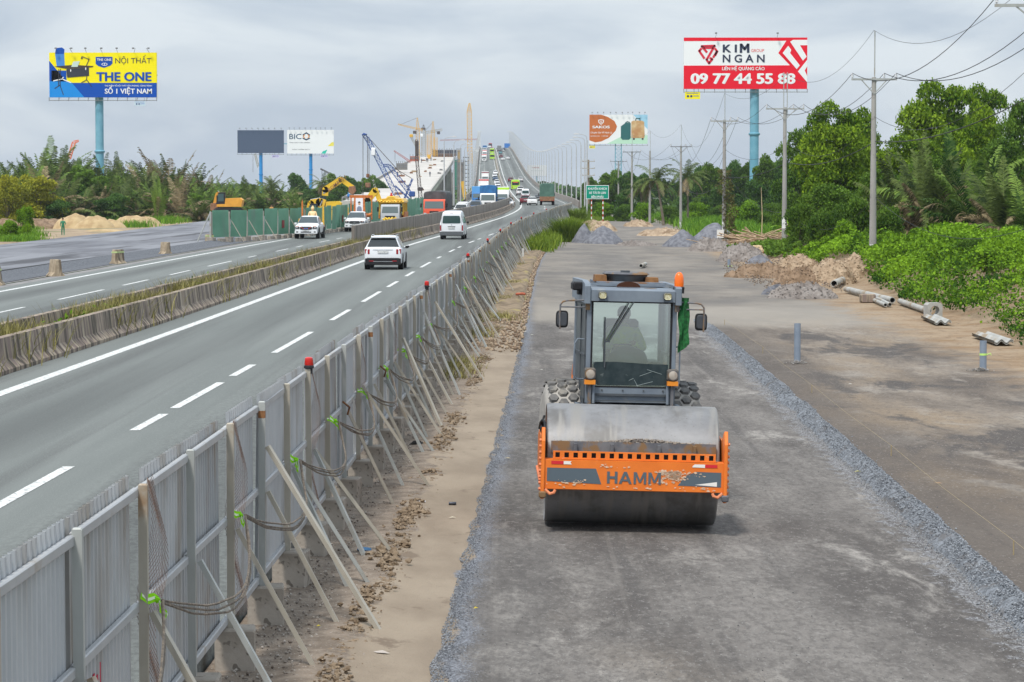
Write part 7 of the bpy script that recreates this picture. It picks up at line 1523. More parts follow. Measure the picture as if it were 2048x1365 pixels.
# --- vines over the right bank
def ground_leaves(name, label, poly, n, ls, mt, zf, hh, tb=.5, up=True, ref=0):
    xs = [p[0] for p in poly]; ys = [p[1] for p in poly]; X = rng.uniform(min(xs), max(xs), n*3); Y = rng.uniform(min(ys), max(ys), n*3); ins = np.zeros(len(X), bool); m = len(poly)
    for i in range(m):
        x1, y1 = poly[i]; x2, y2 = poly[(i+1)%m]; c = ((y1 > Y) != (y2 > Y)) & (X < (x2-x1)*(Y-y1)/((y2-y1) or 1e-9)+x1); ins ^= c
    X, Y = X[ins][:n], Y[ins][:n]; n = len(X); Z = np.array([zf(x, y) for x, y in zip(X, Y)])
    lump = np.array([1.2*mn.noise(Vector((x*.38, y*.13, 1))) + .8*mn.noise(Vector((x*1.1, y*.5, 2))) for x, y in zip(X, Y)]); r = rng.random(n)
    P_ = np.stack([X, Y, Z+hh*(.35+.75*np.clip(lump+.35, 0, 1.2))*r**.35], 1); t = np.clip(tb+.42*lump+.18*rng.normal(size=n)+.15*(r-.5), 0, 1)
    V, F, T = leaves(P_, ls*rng.uniform(.6,1.4,n)*((Y/ref) if ref else 1), t, .8); o = put(name, np_mesh(name, V, F, mt, T)); o['kind'] = 'stuff'; o['label'] = label; return o
def e(px, py): g = gp(px, py, 0); return (g.x, g.y)
vp = [e(2075,712), e(2048,692), e(2010,672), e(1985,652), e(1945,640), e(1900,625), (14.6,97), (15.0,104), (15.8,116), (16.6,128), (17.6,140), (19,152), (24,172), (44,172), (36,120), (28,74)]
ground_leaves('vine_cover', 'bright green vines and leafy weeds smothering the right bank', vp, 210000, .12, m_vine, zg, 1.25, .38, ref=105)
ground_leaves('vine_cover', 'small patch of green weeds on the eroded bank', [(16.2,150),(19.5,142),(20,158),(16.8,168)], 9000, .16, m_vine, zg, .7, .45)
ground_leaves('weed_patch', 'green weeds around the foot of the pole with two rods', [(14.6,176),(18.5,172),(19.5,192),(15.5,194)], 4500, .26, m_leafB, zg, .8, .6)
for i, (u_, D, h, k_) in enumerate([(27,84,1.7,'T'),(31,96,2.2,'S'),(27.5,104,1.6,'S'),(34,112,2.8,'T'),(29,118,2.2,'S'),(33,130,3.0,'S'),(27.5,132,1.9,'T'),(38,138,3.4,'S'),(26,78,1.2,'S')]):
    x = L0(D)+u_; t = thing('bush', '%s leafy bush from the camera rising out of the vines on the right bank' % ordl(i), 'bush', (x, D, zg(x, D)+.1), i, 'bushes in the vines', scale=(h/7,h/7,h/7.5)); put('crown', TREES[k_][0], t); put('trunk', TREES[k_][1], t)
# --- grass
def blades(name, label, pts, h, mt, n_per=26, w_=.02, spread=.3, lean=.5):
    P_ = np.repeat(np.array(pts, dtype=float), n_per, axis=0); n = len(P_); P_[:,0] += rng.normal(0, spread, n); P_[:,1] += rng.normal(0, spread, n)
    a = rng.uniform(0, 6.283, n); L_ = h*rng.uniform(.5,1.2,n); ln = rng.uniform(.05, lean, n); d = np.stack([np.cos(a)*ln, np.sin(a)*ln, np.ones(n)], 1); s = np.stack([-np.sin(a), np.cos(a), np.zeros(n)], 1)*w_
    s[:,0] = np.where(np.abs(s[:,0]) < w_*.5, w_*.7, s[:,0])
    m1 = P_+d*L_[:,None]*.55; tip = P_+d*L_[:,None]*np.array([1.5,1.5,.95]); V = np.stack([P_-s, P_+s, m1+s*.7, m1-s*.7, tip+s*.1, tip-s*.1], 1).reshape(-1,3); i = np.arange(n)*6
    F = np.concatenate([np.stack([i,i+1,i+2,i+3],1), np.stack([i+3,i+2,i+4,i+5],1)]); T = np.repeat(np.clip(.5+.25*rng.normal(size=n), 0, 1), 6)
    o = put(name, np_mesh(name, V, F, mt, T)); o['kind'] = 'stuff'; o['label'] = label; return o
rr = random.Random(8)
def rpts(n, f): return [f() for _ in range(n)]
def medp():
    D = 20+200*rr.random()**1.6; u = rr.uniform(-2.7,-1.45); return (L0(D)+u, D, ZH(D)) if mn.noise(Vector((D*.15, 0, 4))) > -.02 else (L0(D)-2, -20, -3)
m_medg = leafmat('median weed', (.14,.13,.04), (.38,.34,.13), .2)
blades('median_weeds', 'straw-coloured weeds growing between the two median barriers', rpts(1500, medp), .85, m_medg, 20, .016, .25)
def medc():
    c = rr.choice([38,52,56,72,76,100,118,135]); D = c+rr.gauss(0,1.6); return (L0(D)+rr.uniform(-2.6,-1.6), D, ZH(D))
P_ = np.array(rpts(1500, medc)); P_ = P_+rng.normal(0,.15,P_.shape); P_[:,2] = np.abs(P_[:,2]-.3)*.9+.35+rng.random(len(P_))*.4
V, F, T = leaves(P_, .16, np.clip(.5+.2*rng.normal(size=len(P_)),0,1)); o = put('median_shrubs', np_mesh('median_shrubs', V, F, m_vine, T)); o['kind'] = 'stuff'; o['label'] = 'low green shrubs between the median barriers'
def fieldp():
    D = rr.uniform(238, 470); u = rr.uniform(22.5, 75); return (L0(D)+u, D, zg(L0(D)+u, D)-.05)
m_field = leafmat('field grass', (.06,.17,.015), (.20,.36,.035), .25)
blades('grass_field', 'tall bright green grass field behind the gravel heaps', rpts(7000, fieldp), 1.1, m_field, 10, .05, .8)
def emb():
    D = rr.uniform(185, 420); u = rr.uniform(8.3, 9.8+max(0,(D-230)/70)); x = L0(D)+u; return (x, D, zg(x, D))
blades('verge_grass', 'yellow-green grass on the verge right of the hoarding', rpts(1500, emb), .8, m_grass, 14, .03, .35)
for k, (px, py, h, sp, nn, lab) in enumerate([(1138,480,1.9,.75,520,'big bright grass clump where the hoarding ends above the road'),(1152,452,1.8,.8,480,'grass clump higher up behind the big bright one'),(1118,470,1.1,.5,260,'small yellowish grass clump left of the big bright one'),(1165,428,1.6,1.0,420,'grass clump near the far end of the hoarding')]):
    g = gp(px, py, .2); o = blades('grass_clump', lab, [(0,0,0)], h, m_grass, nn*3, .03, sp*.55, .8); o.location = (g.x, g.y, zg(g.x, g.y)); o['category'] = 'grass clump'; del o['kind']
for k, (px, py) in enumerate([(980,690),(950,665),(945,760),(1046,542),(1052,520),(620,790),(960,668)]):
    pass
def tuft():
    D = rr.choice([62,78,88,103,120,150])+rr.gauss(0,1.4); u = rr.uniform(8.3, 8.9 if D < 80 else 9.5); x = L0(D)+u; return (x, D, zg(x, D))
blades('verge_tufts', 'dry tufts along the foot of the hoarding', rpts(90, tuft), .24, m_medg, 22, .010, .2, 1.2)
def lft():
    p = gp(rr.uniform(-20, 75)+rr.gauss(0,8), rr.uniform(440, 486), .1); return (p.x, p.y, zs(p.y, p.x))
blades('left_grass', 'green grass on the sandy verge at the far left', rpts(700, lft), .45, m_field, 12, .03, .5)
def lft2():
    c = rr.choice([(268,453),(420,436),(380,440),(330,445),(440,433)]); p = gp(c[0]+rr.gauss(0,14), c[1]+rr.gauss(0,1.5), .1); return (p.x, p.y, zs(p.y, p.x))
blades('left_grass', 'green grass beside the sand mounds on the left', rpts(500, lft2), .9, m_field, 14, .04, .7)
for px, py, tp, wp, lab in [(48,474,412,52,'bright climbing vine bush at the far left edge of the sandy verge'),(20,478,440,60,'low leafy bush at the left frame edge on the verge')]: g = gp(px, py, .1); tree('T', px, g.y, tp, wp, lab, 'bush', name='bush', zb=0)
for i, (px, py, tp) in enumerate([(192,443,400),(100,443,402),(255,443,404),(345,441,408),(290,442,410)]): g = gp(px, py, .1); tree('S', px, g.y, tp, 60, 'dark low bush at the foot of the left palms, %s from the left' % ['second','first','third','fifth','fourth'][i], 'bush', 'bushes at the foot of the left palms', 'bush', zb=0)
# vines on the third pole
p3 = at(1449, 400, 216); n = 1800; A_ = rng.uniform(0, 6.283, n); Z_ = 6.0*rng.random(n)**1.2; R_ = .25+.55*rng.random(n)*(.4+.6*np.sin(Z_*1.7)**2); V, F, T = leaves(np.stack([R_*np.cos(A_)+.35*(Z_ < 4), R_*np.sin(A_)-.2, Z_+.0], 1), .2, np.clip(.5+.3*rng.normal(size=n),0,1)); o = put('climbing_vine', np_mesh('climbing_vine', V, F, leafmat('brown vine', (.10,.07,.035), (.17,.20,.06)), T), None, (p3.x, 216, 0)); o['label'] = 'half-dry climbing vine wrapped round the concrete pole with the white box'; o['category'] = 'vine'
# climbers on the red billboard pole and banana leaves
tree('T', 1512, 425, 380, 50, 'climbing creeper at the foot of the tall blue billboard pole', 'creeper', name='creeper')
def banana(px, py, D, label):
    g = at(px, py, D); t = thing('banana_plant', label, 'banana plant', (g.x, D, 0)); V, F, T = [], [], []; r = random.Random(3)
    for i in range(9):
        az = i*.7+r.uniform(-.2,.2); el = r.uniform(.7,1.4); d = Vector((math.cos(az)*math.cos(el), math.sin(az)*math.cos(el), math.sin(el))); p = Vector((0,0,g.z-2.5)); sd = Vector((-math.sin(az), math.cos(az), 0))
        for k in range(8):
            w0 = .35*math.sin(math.pi*(k/8)**.8); w1 = .35*math.sin(math.pi*((k+1)/8)**.8); q = p+d*.36; b = len(V); V += [p-sd*w0, p+sd*w0, q+sd*w1, q-sd*w1]; F.append((b,b+1,b+2,b+3)); T += [.9]*4; p = q; d = (d+Vector((0,0,-.22))).normalized()
    put('leaves', pmesh('leaves', V, F, T, m_vine), t); MB().tube([(0,0,-.3),(0,0,g.z-2.4)], .16, 8).build('stem', m_leafC, t); return t
banana(1590, 415, 200, 'banana plant with large pale leaves right of the pole with two rods')
# ================================================================ HEAPS, RUBBLE, PIPES
m_heap = mat('gravel heap', (.115,.12,.14), (.20,.205,.23), scale=3, rough=.95, bump=.9, bs=9, bd=.08); m_heapb = mat('brown earth heap', (.17,.11,.065), (.29,.20,.13), scale=1.6, rough=.95, bump=1, bs=6, bd=.12); m_heapg = mat('grey brown heap', (.19,.165,.15), (.30,.27,.25), scale=1.8, rough=.95, bump=1, bs=7, bd=.12); m_sand = mat('sand heap', (.36,.25,.13), (.48,.36,.20), scale=1.0, rough=.95, bump=.7, bs=6, bd=.1); m_bankm = mat('eroded bank earth', (.33,.24,.16), (.47,.36,.25), scale=.9, rough=.95, bump=1, bs=4, bd=.15, c3=(.22,.15,.09), s3=1.2, p3=(.5,.62))
def stones(name, label, pts, rmin, rmax, mt, parent=None, thr=1):
    P_ = np.array(pts); n = len(P_); V0 = np.array([(1,0,0),(-1,0,0),(0,1,0),(0,-1,0),(0,0,1),(0,0,-1)], float); F0 = np.array([(0,2,4),(2,1,4),(1,3,4),(3,0,4),(2,0,5),(1,2,5),(3,1,5),(0,3,5)])
    r = rng.uniform(rmin, rmax, (n,1,1))*rng.uniform(.55,1.3,(n,6,1)); a = rng.uniform(0,6.28,n); c, s = np.cos(a), np.sin(a); Vv = V0[None]*r; X = Vv[:,:,0]*c[:,None]-Vv[:,:,1]*s[:,None]; Y = Vv[:,:,0]*s[:,None]+Vv[:,:,1]*c[:,None]
    V = np.stack([X, Y, Vv[:,:,2]*.8], 2)+P_[:,None,:]; F = (F0[None]+(np.arange(n)*6)[:,None,None]).reshape(-1,3); T = np.repeat(rng.random(n), 6)
    o = put(name, np_mesh(name, V.reshape(-1,3), F, mt, T), parent); o['kind'] = 'stuff'
    if label: o['label'] = label
    return o
def tintmat(n, a, b): return mat(n, a, b, attr='tint', rough=.95)
def heap(name, label, px, py, wpx, hpx, mt, dep=1.0, seed=0, rough_=.12, n=34, z=0, cat='heap', lump=1.0, kind=None, zf=None):
    zf = zf or zg; rough_ = min(rough_, .30)*(.3 if 'bank' in name else .5)
    g = gp(px, py, z); k = 1/S(g.y); w_ = wpx*k/2*(.9 if 'gravel' in name else 1); h = hpx*k*(.88 if 'gravel' in name else 1); dp = w_*dep; vs = []; 
    for j in range(n+1):
        for i in range(n+1):
            x = (i/n*2-1)*1.1; y = (j/n*2-1)*1.1; r = math.hypot(x, y)/(1+.18*mn.noise(Vector((math.atan2(y,x)*1.2, seed, 1)))); base = max(0, (1.1-math.sqrt(r*r+.07)))/.835 if 'gravel' in name else max(0, 1-r*r)**.8
            base = base if r < 1 else 0
            nz = mn.fractal(Vector((x*2.5*lump+seed, y*2.5*lump, seed*.3)), .8, 2.1, 5); vs.append((x*w_, y*dp, h*base*(1+rough_*2.5*nz)+(h*rough_*nz if base > .02 else 0)-(.12 if base <= .02 else 0)))
    mb = MB().add(vs, [(j*(n+1)+i, j*(n+1)+i+1, (j+1)*(n+1)+i+1, (j+1)*(n+1)+i) for j in range(n) for i in range(n)]); o = mb.build(name, mt, None, True, 80, loc=(g.x, g.y+dp*.6, zf(g.x, g.y)-.02)); o['label'] = label; o['category'] = cat
    if mt in (m_heapb, m_heapg, m_bankm) and zf is zg:
        q = [v for v in vs if v[2] > .05]; rs = random.Random(seed)
        if q: stones('clods', None, [(a+rs.uniform(-.1,.1), b+rs.uniform(-.1,.1), c+.01) for a, b, c in (rs.choice(q) for _ in range(700))], .015, .05, tintmat('clod '+mt.name, {m_heapb.name:(.14,.09,.05), m_heapg.name:(.15,.13,.12), m_bankm.name:(.26,.18,.115)}[mt.name], {m_heapb.name:(.30,.21,.14), m_heapg.name:(.30,.27,.25), m_bankm.name:(.46,.35,.24)}[mt.name]), o)
    return o
heap('gravel_heap', 'dark grey gravel heap with a twin peak at the left, beside the grass clump', 1208, 487, 90, 42, m_heap, 1.2, 1, .05); heap('gravel_heap', 'small dark gravel mound left of the twin-peaked heap', 1168, 486, 52, 42, m_heap, 1.2, 4, .06)
heap('gravel_heap', 'rounded grey gravel heap in front of the coconut palms', 1367, 491, 88, 38, m_heap, 1.2, 2, .04); heap('gravel_heap', 'large grey gravel heap behind the vine-wrapped pole', 1432, 482, 108, 44, m_heap, 1.2, 3, .05)
heap('rubble_heap', 'lumpy brown-grey spoil heap around the foot of the vine-wrapped pole', 1425, 500, 96, 22, m_heapg, .9, 5, .3, lump=2); heap('rubble_heap', 'wide grey spoil heap right of the vine-wrapped pole', 1487, 520, 108, 32, m_heapg, .9, 6, .22, lump=1.6)
heap('gravel_heap', 'pale gravel spill at the foot of the wide grey spoil heap', 1520, 524, 60, 20, m_heap, .9, 7, .08)
heap('earth_heap', 'brown clumpy earth heap beside the short blue pipe', 1530, 552, 150, 24, m_heapb, .8, 8, .3, lump=2.2); heap('earth_heap', 'brown earth mound below the eroded bank', 1612, 566, 130, 30, m_heapb, .8, 9, .28, lump=2)
heap('rubble_heap', 'grey stony rubble ridge in front of the brown earth', 1605, 592, 150, 26, m_heapg, .6, 10, .3, lump=2.4); heap('rubble_heap', 'dark stony rubble at the left end of the grey ridge', 1555, 585, 66, 16, m_heap, .6, 11, .35, lump=2.5)
heap('dirt_ridge', 'low row of earth clods across the road between the gravel heaps', 1272, 489, 90, 8, m_heapg, .5, 12, .5, lump=3); heap('earth_heap', 'tan earth bank at the end of the road behind the twin-peaked heap', 1190, 462, 90, 20, m_bankm, 1.0, 13, .2); heap('earth_heap', 'tan broken earth on the right of the far track', 1330, 470, 110, 13, m_bankm, 1.5, 14, .25, lump=2); heap('earth_heap', 'tan earth heap beside the plain far pole', 1278, 452, 60, 11, m_bankm, 1.2, 15, .25, lump=2)
heap('earth_bank', 'eroded tan earth bank right of the pole with two rods', 1600, 545, 100, 38, m_bankm, .8, 16, .25, lump=1.6); heap('earth_bank', 'eroded tan bank with steep gullies below the dark bushes', 1665, 566, 110, 50, m_bankm, .9, 17, .22, lump=1.5); heap('earth_bank', 'tan bank shoulder disappearing into the vines', 1710, 562, 90, 48, m_bankm, .9, 18, .22, lump=1.5)
for i, (px, py, wp, hp, lab) in enumerate([(62,458,95,22,'reddish earth mound at the far left of the verge'),(100,456,80,20,'brown mound behind the man in green'),(145,458,86,29,'highest sand mound just right of the man in green'),(188,459,80,24,'sand mound in the middle of the verge'),(222,457,60,17,'low sand mound left of the grass tuft'),(262,454,90,23,'sand mound behind the green grass tuft'),(8,455,60,18,'low reddish mound at the left frame edge'),(205,464,90,5,'flat pale rubble strip in front of the sand mounds'),(290,451,60,18,'last sand mound right of the grass tuft')]): heap('sand_mound', lab, px, py, wp, hp, m_heapb if i in (0,1,6) else m_sand, .8, 20+i, .1, 24, z=.1, cat='mound', zf=lambda x, y: zs(y, x))
m_mound = m_heapb
# windrow of loose gravel
m_wind = mat('windrow gravel', (.12,.13,.145), (.24,.26,.29), scale=9, rough=.95, world=True, bump=1, bs=16, bd=.05, c3=(.13,.125,.125), s3=2.2, st3=(1,.5,1), p3=(.52,.66))
wd = thing('gravel_windrow', 'long blue-grey ridge of loose gravel running down the right side of the new road', 'gravel ridge', (0,0,0))
vs = []; Dl = [16+i*.35 for i in range(130)]+[61.5+i*.7 for i in range(44)]; cs = [-.25,-.2,-.15,-.10,-.05,0,.06,.11,.16,.21]
hf = lambda c: max(0, 1-abs((c+.0)/(.23)))**.8
for D in Dl:
    wv = .10*mn.noise(Vector((D*.35,1,0)))+.05*mn.noise(Vector((D*1.4,3,0))); amp = .14*(1+.35*mn.noise(Vector((D*.8,7,0))))*(1 if D < 84 else max(.1,(92-D)/8)); fl = 1+.3*mn.noise(Vector((D*.5,9,0)))
    for c in cs: x = L0(D)+15.7+c*fl+wv; vs.append((x, D, zg(x, D)+amp*hf(c)*(1+.5*mn.noise(Vector((x*5,D*3,0))))-.03*(abs(c) > .19)))
n = len(cs); o = MB().add(vs, [(i*n+k, i*n+k+1, (i+1)*n+k+1, (i+1)*n+k) for i in range(len(Dl)-1) for k in range(n-1)]).build('ridge', m_wind, wd, True, 80)
rr = random.Random(31); pts = []
for i in range(16000):
    D = 20+70*rr.random()**1.7; c = rr.gauss(-.05,.11); wv = .10*mn.noise(Vector((D*.35,1,0))); amp = .16*(1 if D < 84 else .1); x = L0(D)+15.7+c+wv
    pts.append((x, D, zg(x, D)+amp*hf(c)*(.9+.3*rr.random())))
stones('loose_stones', None, pts, .007, .018, tintmat('grey chips', (.11,.12,.135), (.31,.33,.36)), wd)
pts = []
for i in range(9000):
    D = 20+60*rr.random()**2; c = -abs(rr.gauss(0,.16)); x = L0(D)+15.5+c; pts.append((x, D, zg(x, D)+.003))
stones('scattered_chips', 'pale stone chips scattered beside the gravel windrow', pts, .004, .011, tintmat('apron chips', (.14,.14,.14), (.36,.355,.35)))
pts = []
for i in range(11000):
    D = 20+60*rr.random()**1.8; x = L0(D)+9.84+abs(rr.gauss(0,.085))+.06*mn.noise(Vector((D,0,0))); pts.append((x, D, zg(x, D)+.004))
stones('edge_chips', 'loose grey chips along the left edge of the new road', pts, .005, .012, tintmat('edge chips', (.09,.095,.105), (.27,.285,.31)))
pts = []
for i in range(2600):
    D = 20+55*rr.random()**1.8; x = L0(D)+rr.uniform(10.1,15.0); pts.append((x, D, zg(x, D)+.001))
stones('road_chips', 'tiny stones embedded in the new road surface', pts, .004, .010, tintmat('road chips', (.10,.10,.10), (.32,.31,.30)))
# soil clods ridge
rr = random.Random(41); mb = MB(); cnt = 0
for i in range(5200):
    D = 17+85*rr.random()**1.35; u = 9.02+.10*mn.noise(Vector((D*.4,0,2)))+rr.gauss(0,.08); lumpy = mn.noise(Vector((D*.28,3,0)))
    if lumpy < -.12 and rr.random() < .75: continue
    x = L0(D)+u; r = (.008+.036*rr.random()**2.2)*(1.2 if lumpy > .1 else .8); mb.blob((x, D, zg(x, D)+.02+rr.random()*.05*(lumpy > 0)), r, i, 1 if D < 40 and r > .025 else 0, (1,1,.7), .5)
m_clod = mat('soil clods', (.15,.105,.065), (.27,.205,.14), scale=6, rough=.98, world=True, bump=.7, bs=30)
o = mb.build('soil_clods', m_clod, None, True, 50); o['kind'] = 'stuff'; o['label'] = 'ridge of brown soil clods between the props and the tan strip'
pts = []
for i in range(6000): D = 18+120*rr.random()**1.7; u = rr.uniform(8.05,9.2); x = L0(D)+u; pts.append((x, D, zg(x, D)+.015))
stones('verge_gravel', 'small stones and grit under the props of the hoarding', pts, .006, .022, tintmat('grit', (.13,.10,.08), (.38,.34,.30)))
pts = []
for i in range(4500): D = 70+130*rr.random(); u = rr.uniform(8.4,9.9); x = L0(D)+u; pts.append((x, D, zg(x, D)+.03))
stones('verge_clods', 'earth clods on the verge farther along the hoarding', pts, .02, .085, tintmat('clods', (.15,.10,.065), (.34,.26,.18)))
pts = []
for i in range(2600):
    D = rr.uniform(116,190); px = rr.uniform(1450,1690); p = at(px, 0, D); x = p.x
    if x-L0(D) < 20.0: continue
    pts.append((x, D, zg(x, D)+.05+rr.random()*.15))
stones('rubble', 'loose stones and clods around the earth heaps', pts, .02, .06, tintmat('rubble', (.13,.10,.08), (.30,.24,.19)))
# raised broken edge beyond the tan strip (old kerb line)
vs = []; Dl = [88+i*.7 for i in range(170)]
for D in Dl:
    k = min(1,(D-88)/8)*min(1,(210-D)/30)
    for c, h in ((8.45,-.02),(8.7,.10),(8.9,.14),(9.15,.12),(9.4,.17),(9.6,.15),(9.72,-.03)): x = L0(D)+c+.06*mn.noise(Vector((D*.5,c,0))); vs.append((x, D, zg(x,D)+h*k*(1+1.1*mn.noise(Vector((D*.9,c*5,0))))))
struct(MB().add(vs, [(i*7+k,i*7+k+1,(i+1)*7+k+1,(i+1)*7+k) for i in range(len(Dl)-1) for k in range(6)]).build('earth_verge', mat('verge earth', (.15,.11,.07), (.27,.205,.135), scale=.8, world=True, rough=.98, bump=.8, bs=6, bd=.06, c3=(.30,.24,.10), s3=.5, p3=(.55,.65)), None, True, 60))
# ---- pipes
m_pvc = mat('blue grey pvc', (.19,.235,.30), (.24,.285,.35), scale=2, rough=.5, c3=(.33,.33,.32), s3=2.5, p3=(.62,.75)); m_cpipe = mat('concrete pipe', (.33,.33,.31), (.42,.42,.40), scale=2, rough=.85, c3=(.28,.22,.15), s3=1, p3=(.5,.65))
def standpipe(px, py, top, r, label, band=None):
    g = gp(px, py, -.1); h = (py-top)/S(g.y); z = zg(g.x, g.y); t = thing('standpipe', label, 'pipe', (g.x, g.y, z))
    MB().lathe([(r,-.3),(r,h),(r*.86,h),(r*.86,h-.3)], (0,0,0), n=20).build('tube', m_pvc, t, True)
    if band: MB().lathe([(r+.004,h*band),(r+.004,h*band+.05)], (0,0,0), n=16).tube([(r,-.02,h*band+.02),(r+.09,-.04,h*band+.05),(r+.1,-.04,h*band)], .012, 4).build('tape', P('pale lime tape', (.5,.75,.2), .5), t)
    return t
standpipe(1594.5, 727, 648, .082, 'tall blue-grey pipe standing upright in the haul road, nearest the windrow'); standpipe(1966, 741, 682, .085, 'blue-grey upright pipe with a lime tape band near the right edge', .5); standpipe(1458, 535, 519, .085, 'short blue upright pipe beside the brown earth heap', .1)
def collar(px, py, lab, r=.11):
    g = gp(px, py, -.1); pts = [(g.x+a, g.y+b, zg(g.x,g.y)+max(0,.10-.3*math.hypot(a,b))*rr.random()) for a, b in ((rr.gauss(0,r), rr.gauss(0,r)) for _ in range(150))]; stones('stone_collar', lab, pts, .008, .028, tintmat('collar chips', (.15,.14,.13), (.38,.36,.34)))
collar(1594.5, 728, 'ring of pale stones around the foot of the tall upright pipe'); collar(1960, 742, 'stones around the foot of the taped upright pipe')
def lying(a, b, r, label, mt, half=False, za=.1):
    p = gp(*a, -.05); q = gp(*b, -.05); p.z = zg(p.x,p.y)+r+.03; q.z = zg(q.x,q.y)+r+.03; c = (p+q)/2; t = thing('lying_pipe', label, 'pipe', tuple(c)); d = (q-p); L_ = d.length; mb = MB(); m = 18
    P_ = [(r*math.cos(k/m*6.283), r*math.sin(k/m*6.283)) for k in range(m)]; Q_ = [(x*.8, y*.8) for x, y in P_]
    vs = [(x,y,z) for z in (-L_/2, L_/2) for x, y in P_+Q_]; fs = []
    for k in range(m): j = (k+1)%m; fs += [(k,j,2*m+j,2*m+k),(m+j,m+k,3*m+k,3*m+j),(j,k,m+k,m+j),(2*m+k,2*m+j,3*m+j,3*m+k)]
    o = mb.add(vs, fs).build('tube', mt, t, True, 50); o.rotation_euler = d.to_track_quat('Z','Y').to_euler(); return t
lying((1692,583),(1785,606), .12, 'long pale grey pipe lying at the foot of the vines, the upper one', m_cpipe); lying((1800,607),(1858,628), .105, 'long grey pipe lying right of the upper one, ending at the concrete ring', m_cpipe); lying((1742,600),(1771,613), .07, 'short thin pipe, upper of two beside the long pale pipe', m_cpipe); lying((1752,598),(1780,612), .07, 'short thin pipe, lower of two beside the long pale pipe', m_cpipe); lying((1282,535),(1291,531), .11, 'short cut pipe lying alone on the road behind the roller', m_cpipe)
lying((1668,575),(1695,564), .16, 'pale broken pipe end below the eroded bank', m_cpipe)
g = gp(1870, 636, -.1); t = thing('concrete_ring', 'small concrete ring with a round hole among the pipes', 'concrete ring', (g.x, g.y, zg(g.x, g.y)), .2)
mb = MB(); m = 20; zc_ = .24
vs = []; 
for y in (0, .4):
    for k in range(m): a = k/m*6.283; c_, s_ = math.cos(a), math.sin(a); q = .27/max(abs(c_), abs(s_)); vs.append((c_*q, y, zc_+s_*q))
    for k in range(m): a = k/m*6.283; vs.append((.17*math.cos(a), y, zc_+.17*math.sin(a)))
fs = []
for k in range(m): j = (k+1)%m; fs += [(k,j,m+j,m+k),(2*m+j,2*m+k,3*m+k,3*m+j),(j,k,2*m+k,2*m+j),(m+k,m+j,3*m+j,3*m+k)]
mb.add(vs, fs).build('ring', m_cpipe, t)
def wavy(px0, py0, px1, py1, label):   # stack of corrugated cement sheets
    p = gp(px0, py0, -.05); q = gp(px1, py1, -.05); c = (p+q)/2; d = q-p; L_ = d.length; t = thing('cement_sheets', label, 'corrugated sheets', (c.x, c.y, zg(c.x, c.y)), math.atan2(-d.x, d.y))
    for k in range(2):
        mb = MB(); n = 16; top_ = [((i/n-.5)*.55, .05*math.sin(i/n*6.283*2)+.09+.045*k) for i in range(n+1)]; vs = [(x,y,z-dz) for y in (-L_/2,L_/2) for dz in (0,.02) for x, z in top_]; m = n+1; fs = [(i,i+1,2*m+i+1,2*m+i) for i in range(n)]+[(m+i+1,m+i,3*m+i,3*m+i+1) for i in range(n)]+[(i+1,i,m+i,m+i+1) for i in range(n)]+[(2*m+i,2*m+i+1,3*m+i+1,3*m+i) for i in range(n)]; mb.add(vs, fs); mb.build('sheet', m_cpipe, t, True, 60)
wavy(1858, 636, 1886, 648, 'weathered corrugated cement sheets beside the concrete ring'); wavy(1962, 672, 2008, 688, 'weathered corrugated cement sheets lying nearest the right edge')
for i, (px, py, s_, lab) in enumerate([(1735,600,.3,'square concrete block beside the long pipes'),(1812,560,.0,''),(1660,560,.55,'big sandstone-coloured boulder at the end of the eroded bank'),(1512,518,.45,'tan boulder on the grey spoil heap')]):
    if not lab: continue
    g = gp(px, py, 0); o = (MB().bbox(-s_,s_,-s_*.7,s_*.7,0,s_*1.1,.04) if i == 0 else MB().blob((0,0,s_*.6), s_, i+3, 2, (1.1,.9,.8), .3)).build('concrete_block' if i == 0 else 'boulder', m_conc if i == 0 else mat('sandstone', (.45,.33,.18), (.55,.42,.26), rough=.95), None, i > 0, 30, loc=(g.x, g.y, zg(g.x, g.y)+(0 if i == 0 else .25))); o['label'] = lab; o['category'] = 'block' if i == 0 else 'boulder'
# branch pile
rr = random.Random(51); mb = MB(); g = gp(1530, 492, .2)
for i in range(150):
    x = rr.gauss(0,1.9); y = rr.uniform(-.8,1.6); z = max(.05, .9*math.exp(-(x/2.2)**2)*rr.random()); a = rr.uniform(-.5,.5); el = rr.uniform(-.15,.35); L_ = rr.uniform(.8,3.0)
    d = Vector((math.cos(a)*math.cos(el)*rr.choice((-1,1)), math.sin(a), math.sin(el)))*L_; mb.tube([(x,y,z),tuple(Vector((x,y,z))+d*.5+Vector((0,0,rr.uniform(-.06,.1)))),tuple(Vector((x,y,z))+d)], rr.uniform(.02,.055), 4)
for (dx, dz) in ((1.9,1.9),(2.3,1.5),(-1.5,1.5),(-3.0,.9)): mb.tube([(dx*.2,0,.3),(dx,.2,dz)], .07, 5)
o = mb.build('branch_pile', mat('dead wood', (.30,.20,.12), (.48,.36,.25), scale=4, rough=.95, world=True), None, loc=(g.x, g.y, zg(g.x, g.y))); o['label'] = 'pile of bare broken branches beside the pole with two rods'; o['category'] = 'branch pile'
g = gp(1523, 482, .2); o = MB().tube([(0,0,0),(.05,0,2.2),(-.05,0,4.6)], [.05,.04,.02], 6).build('stake', mat('bamboo', (.45,.36,.2), (.5,.42,.26), rough=.8), None, loc=(g.x, g.y, 0)); o['label'] = 'thin bamboo stake standing in the branch pile'; o['category'] = 'stake'
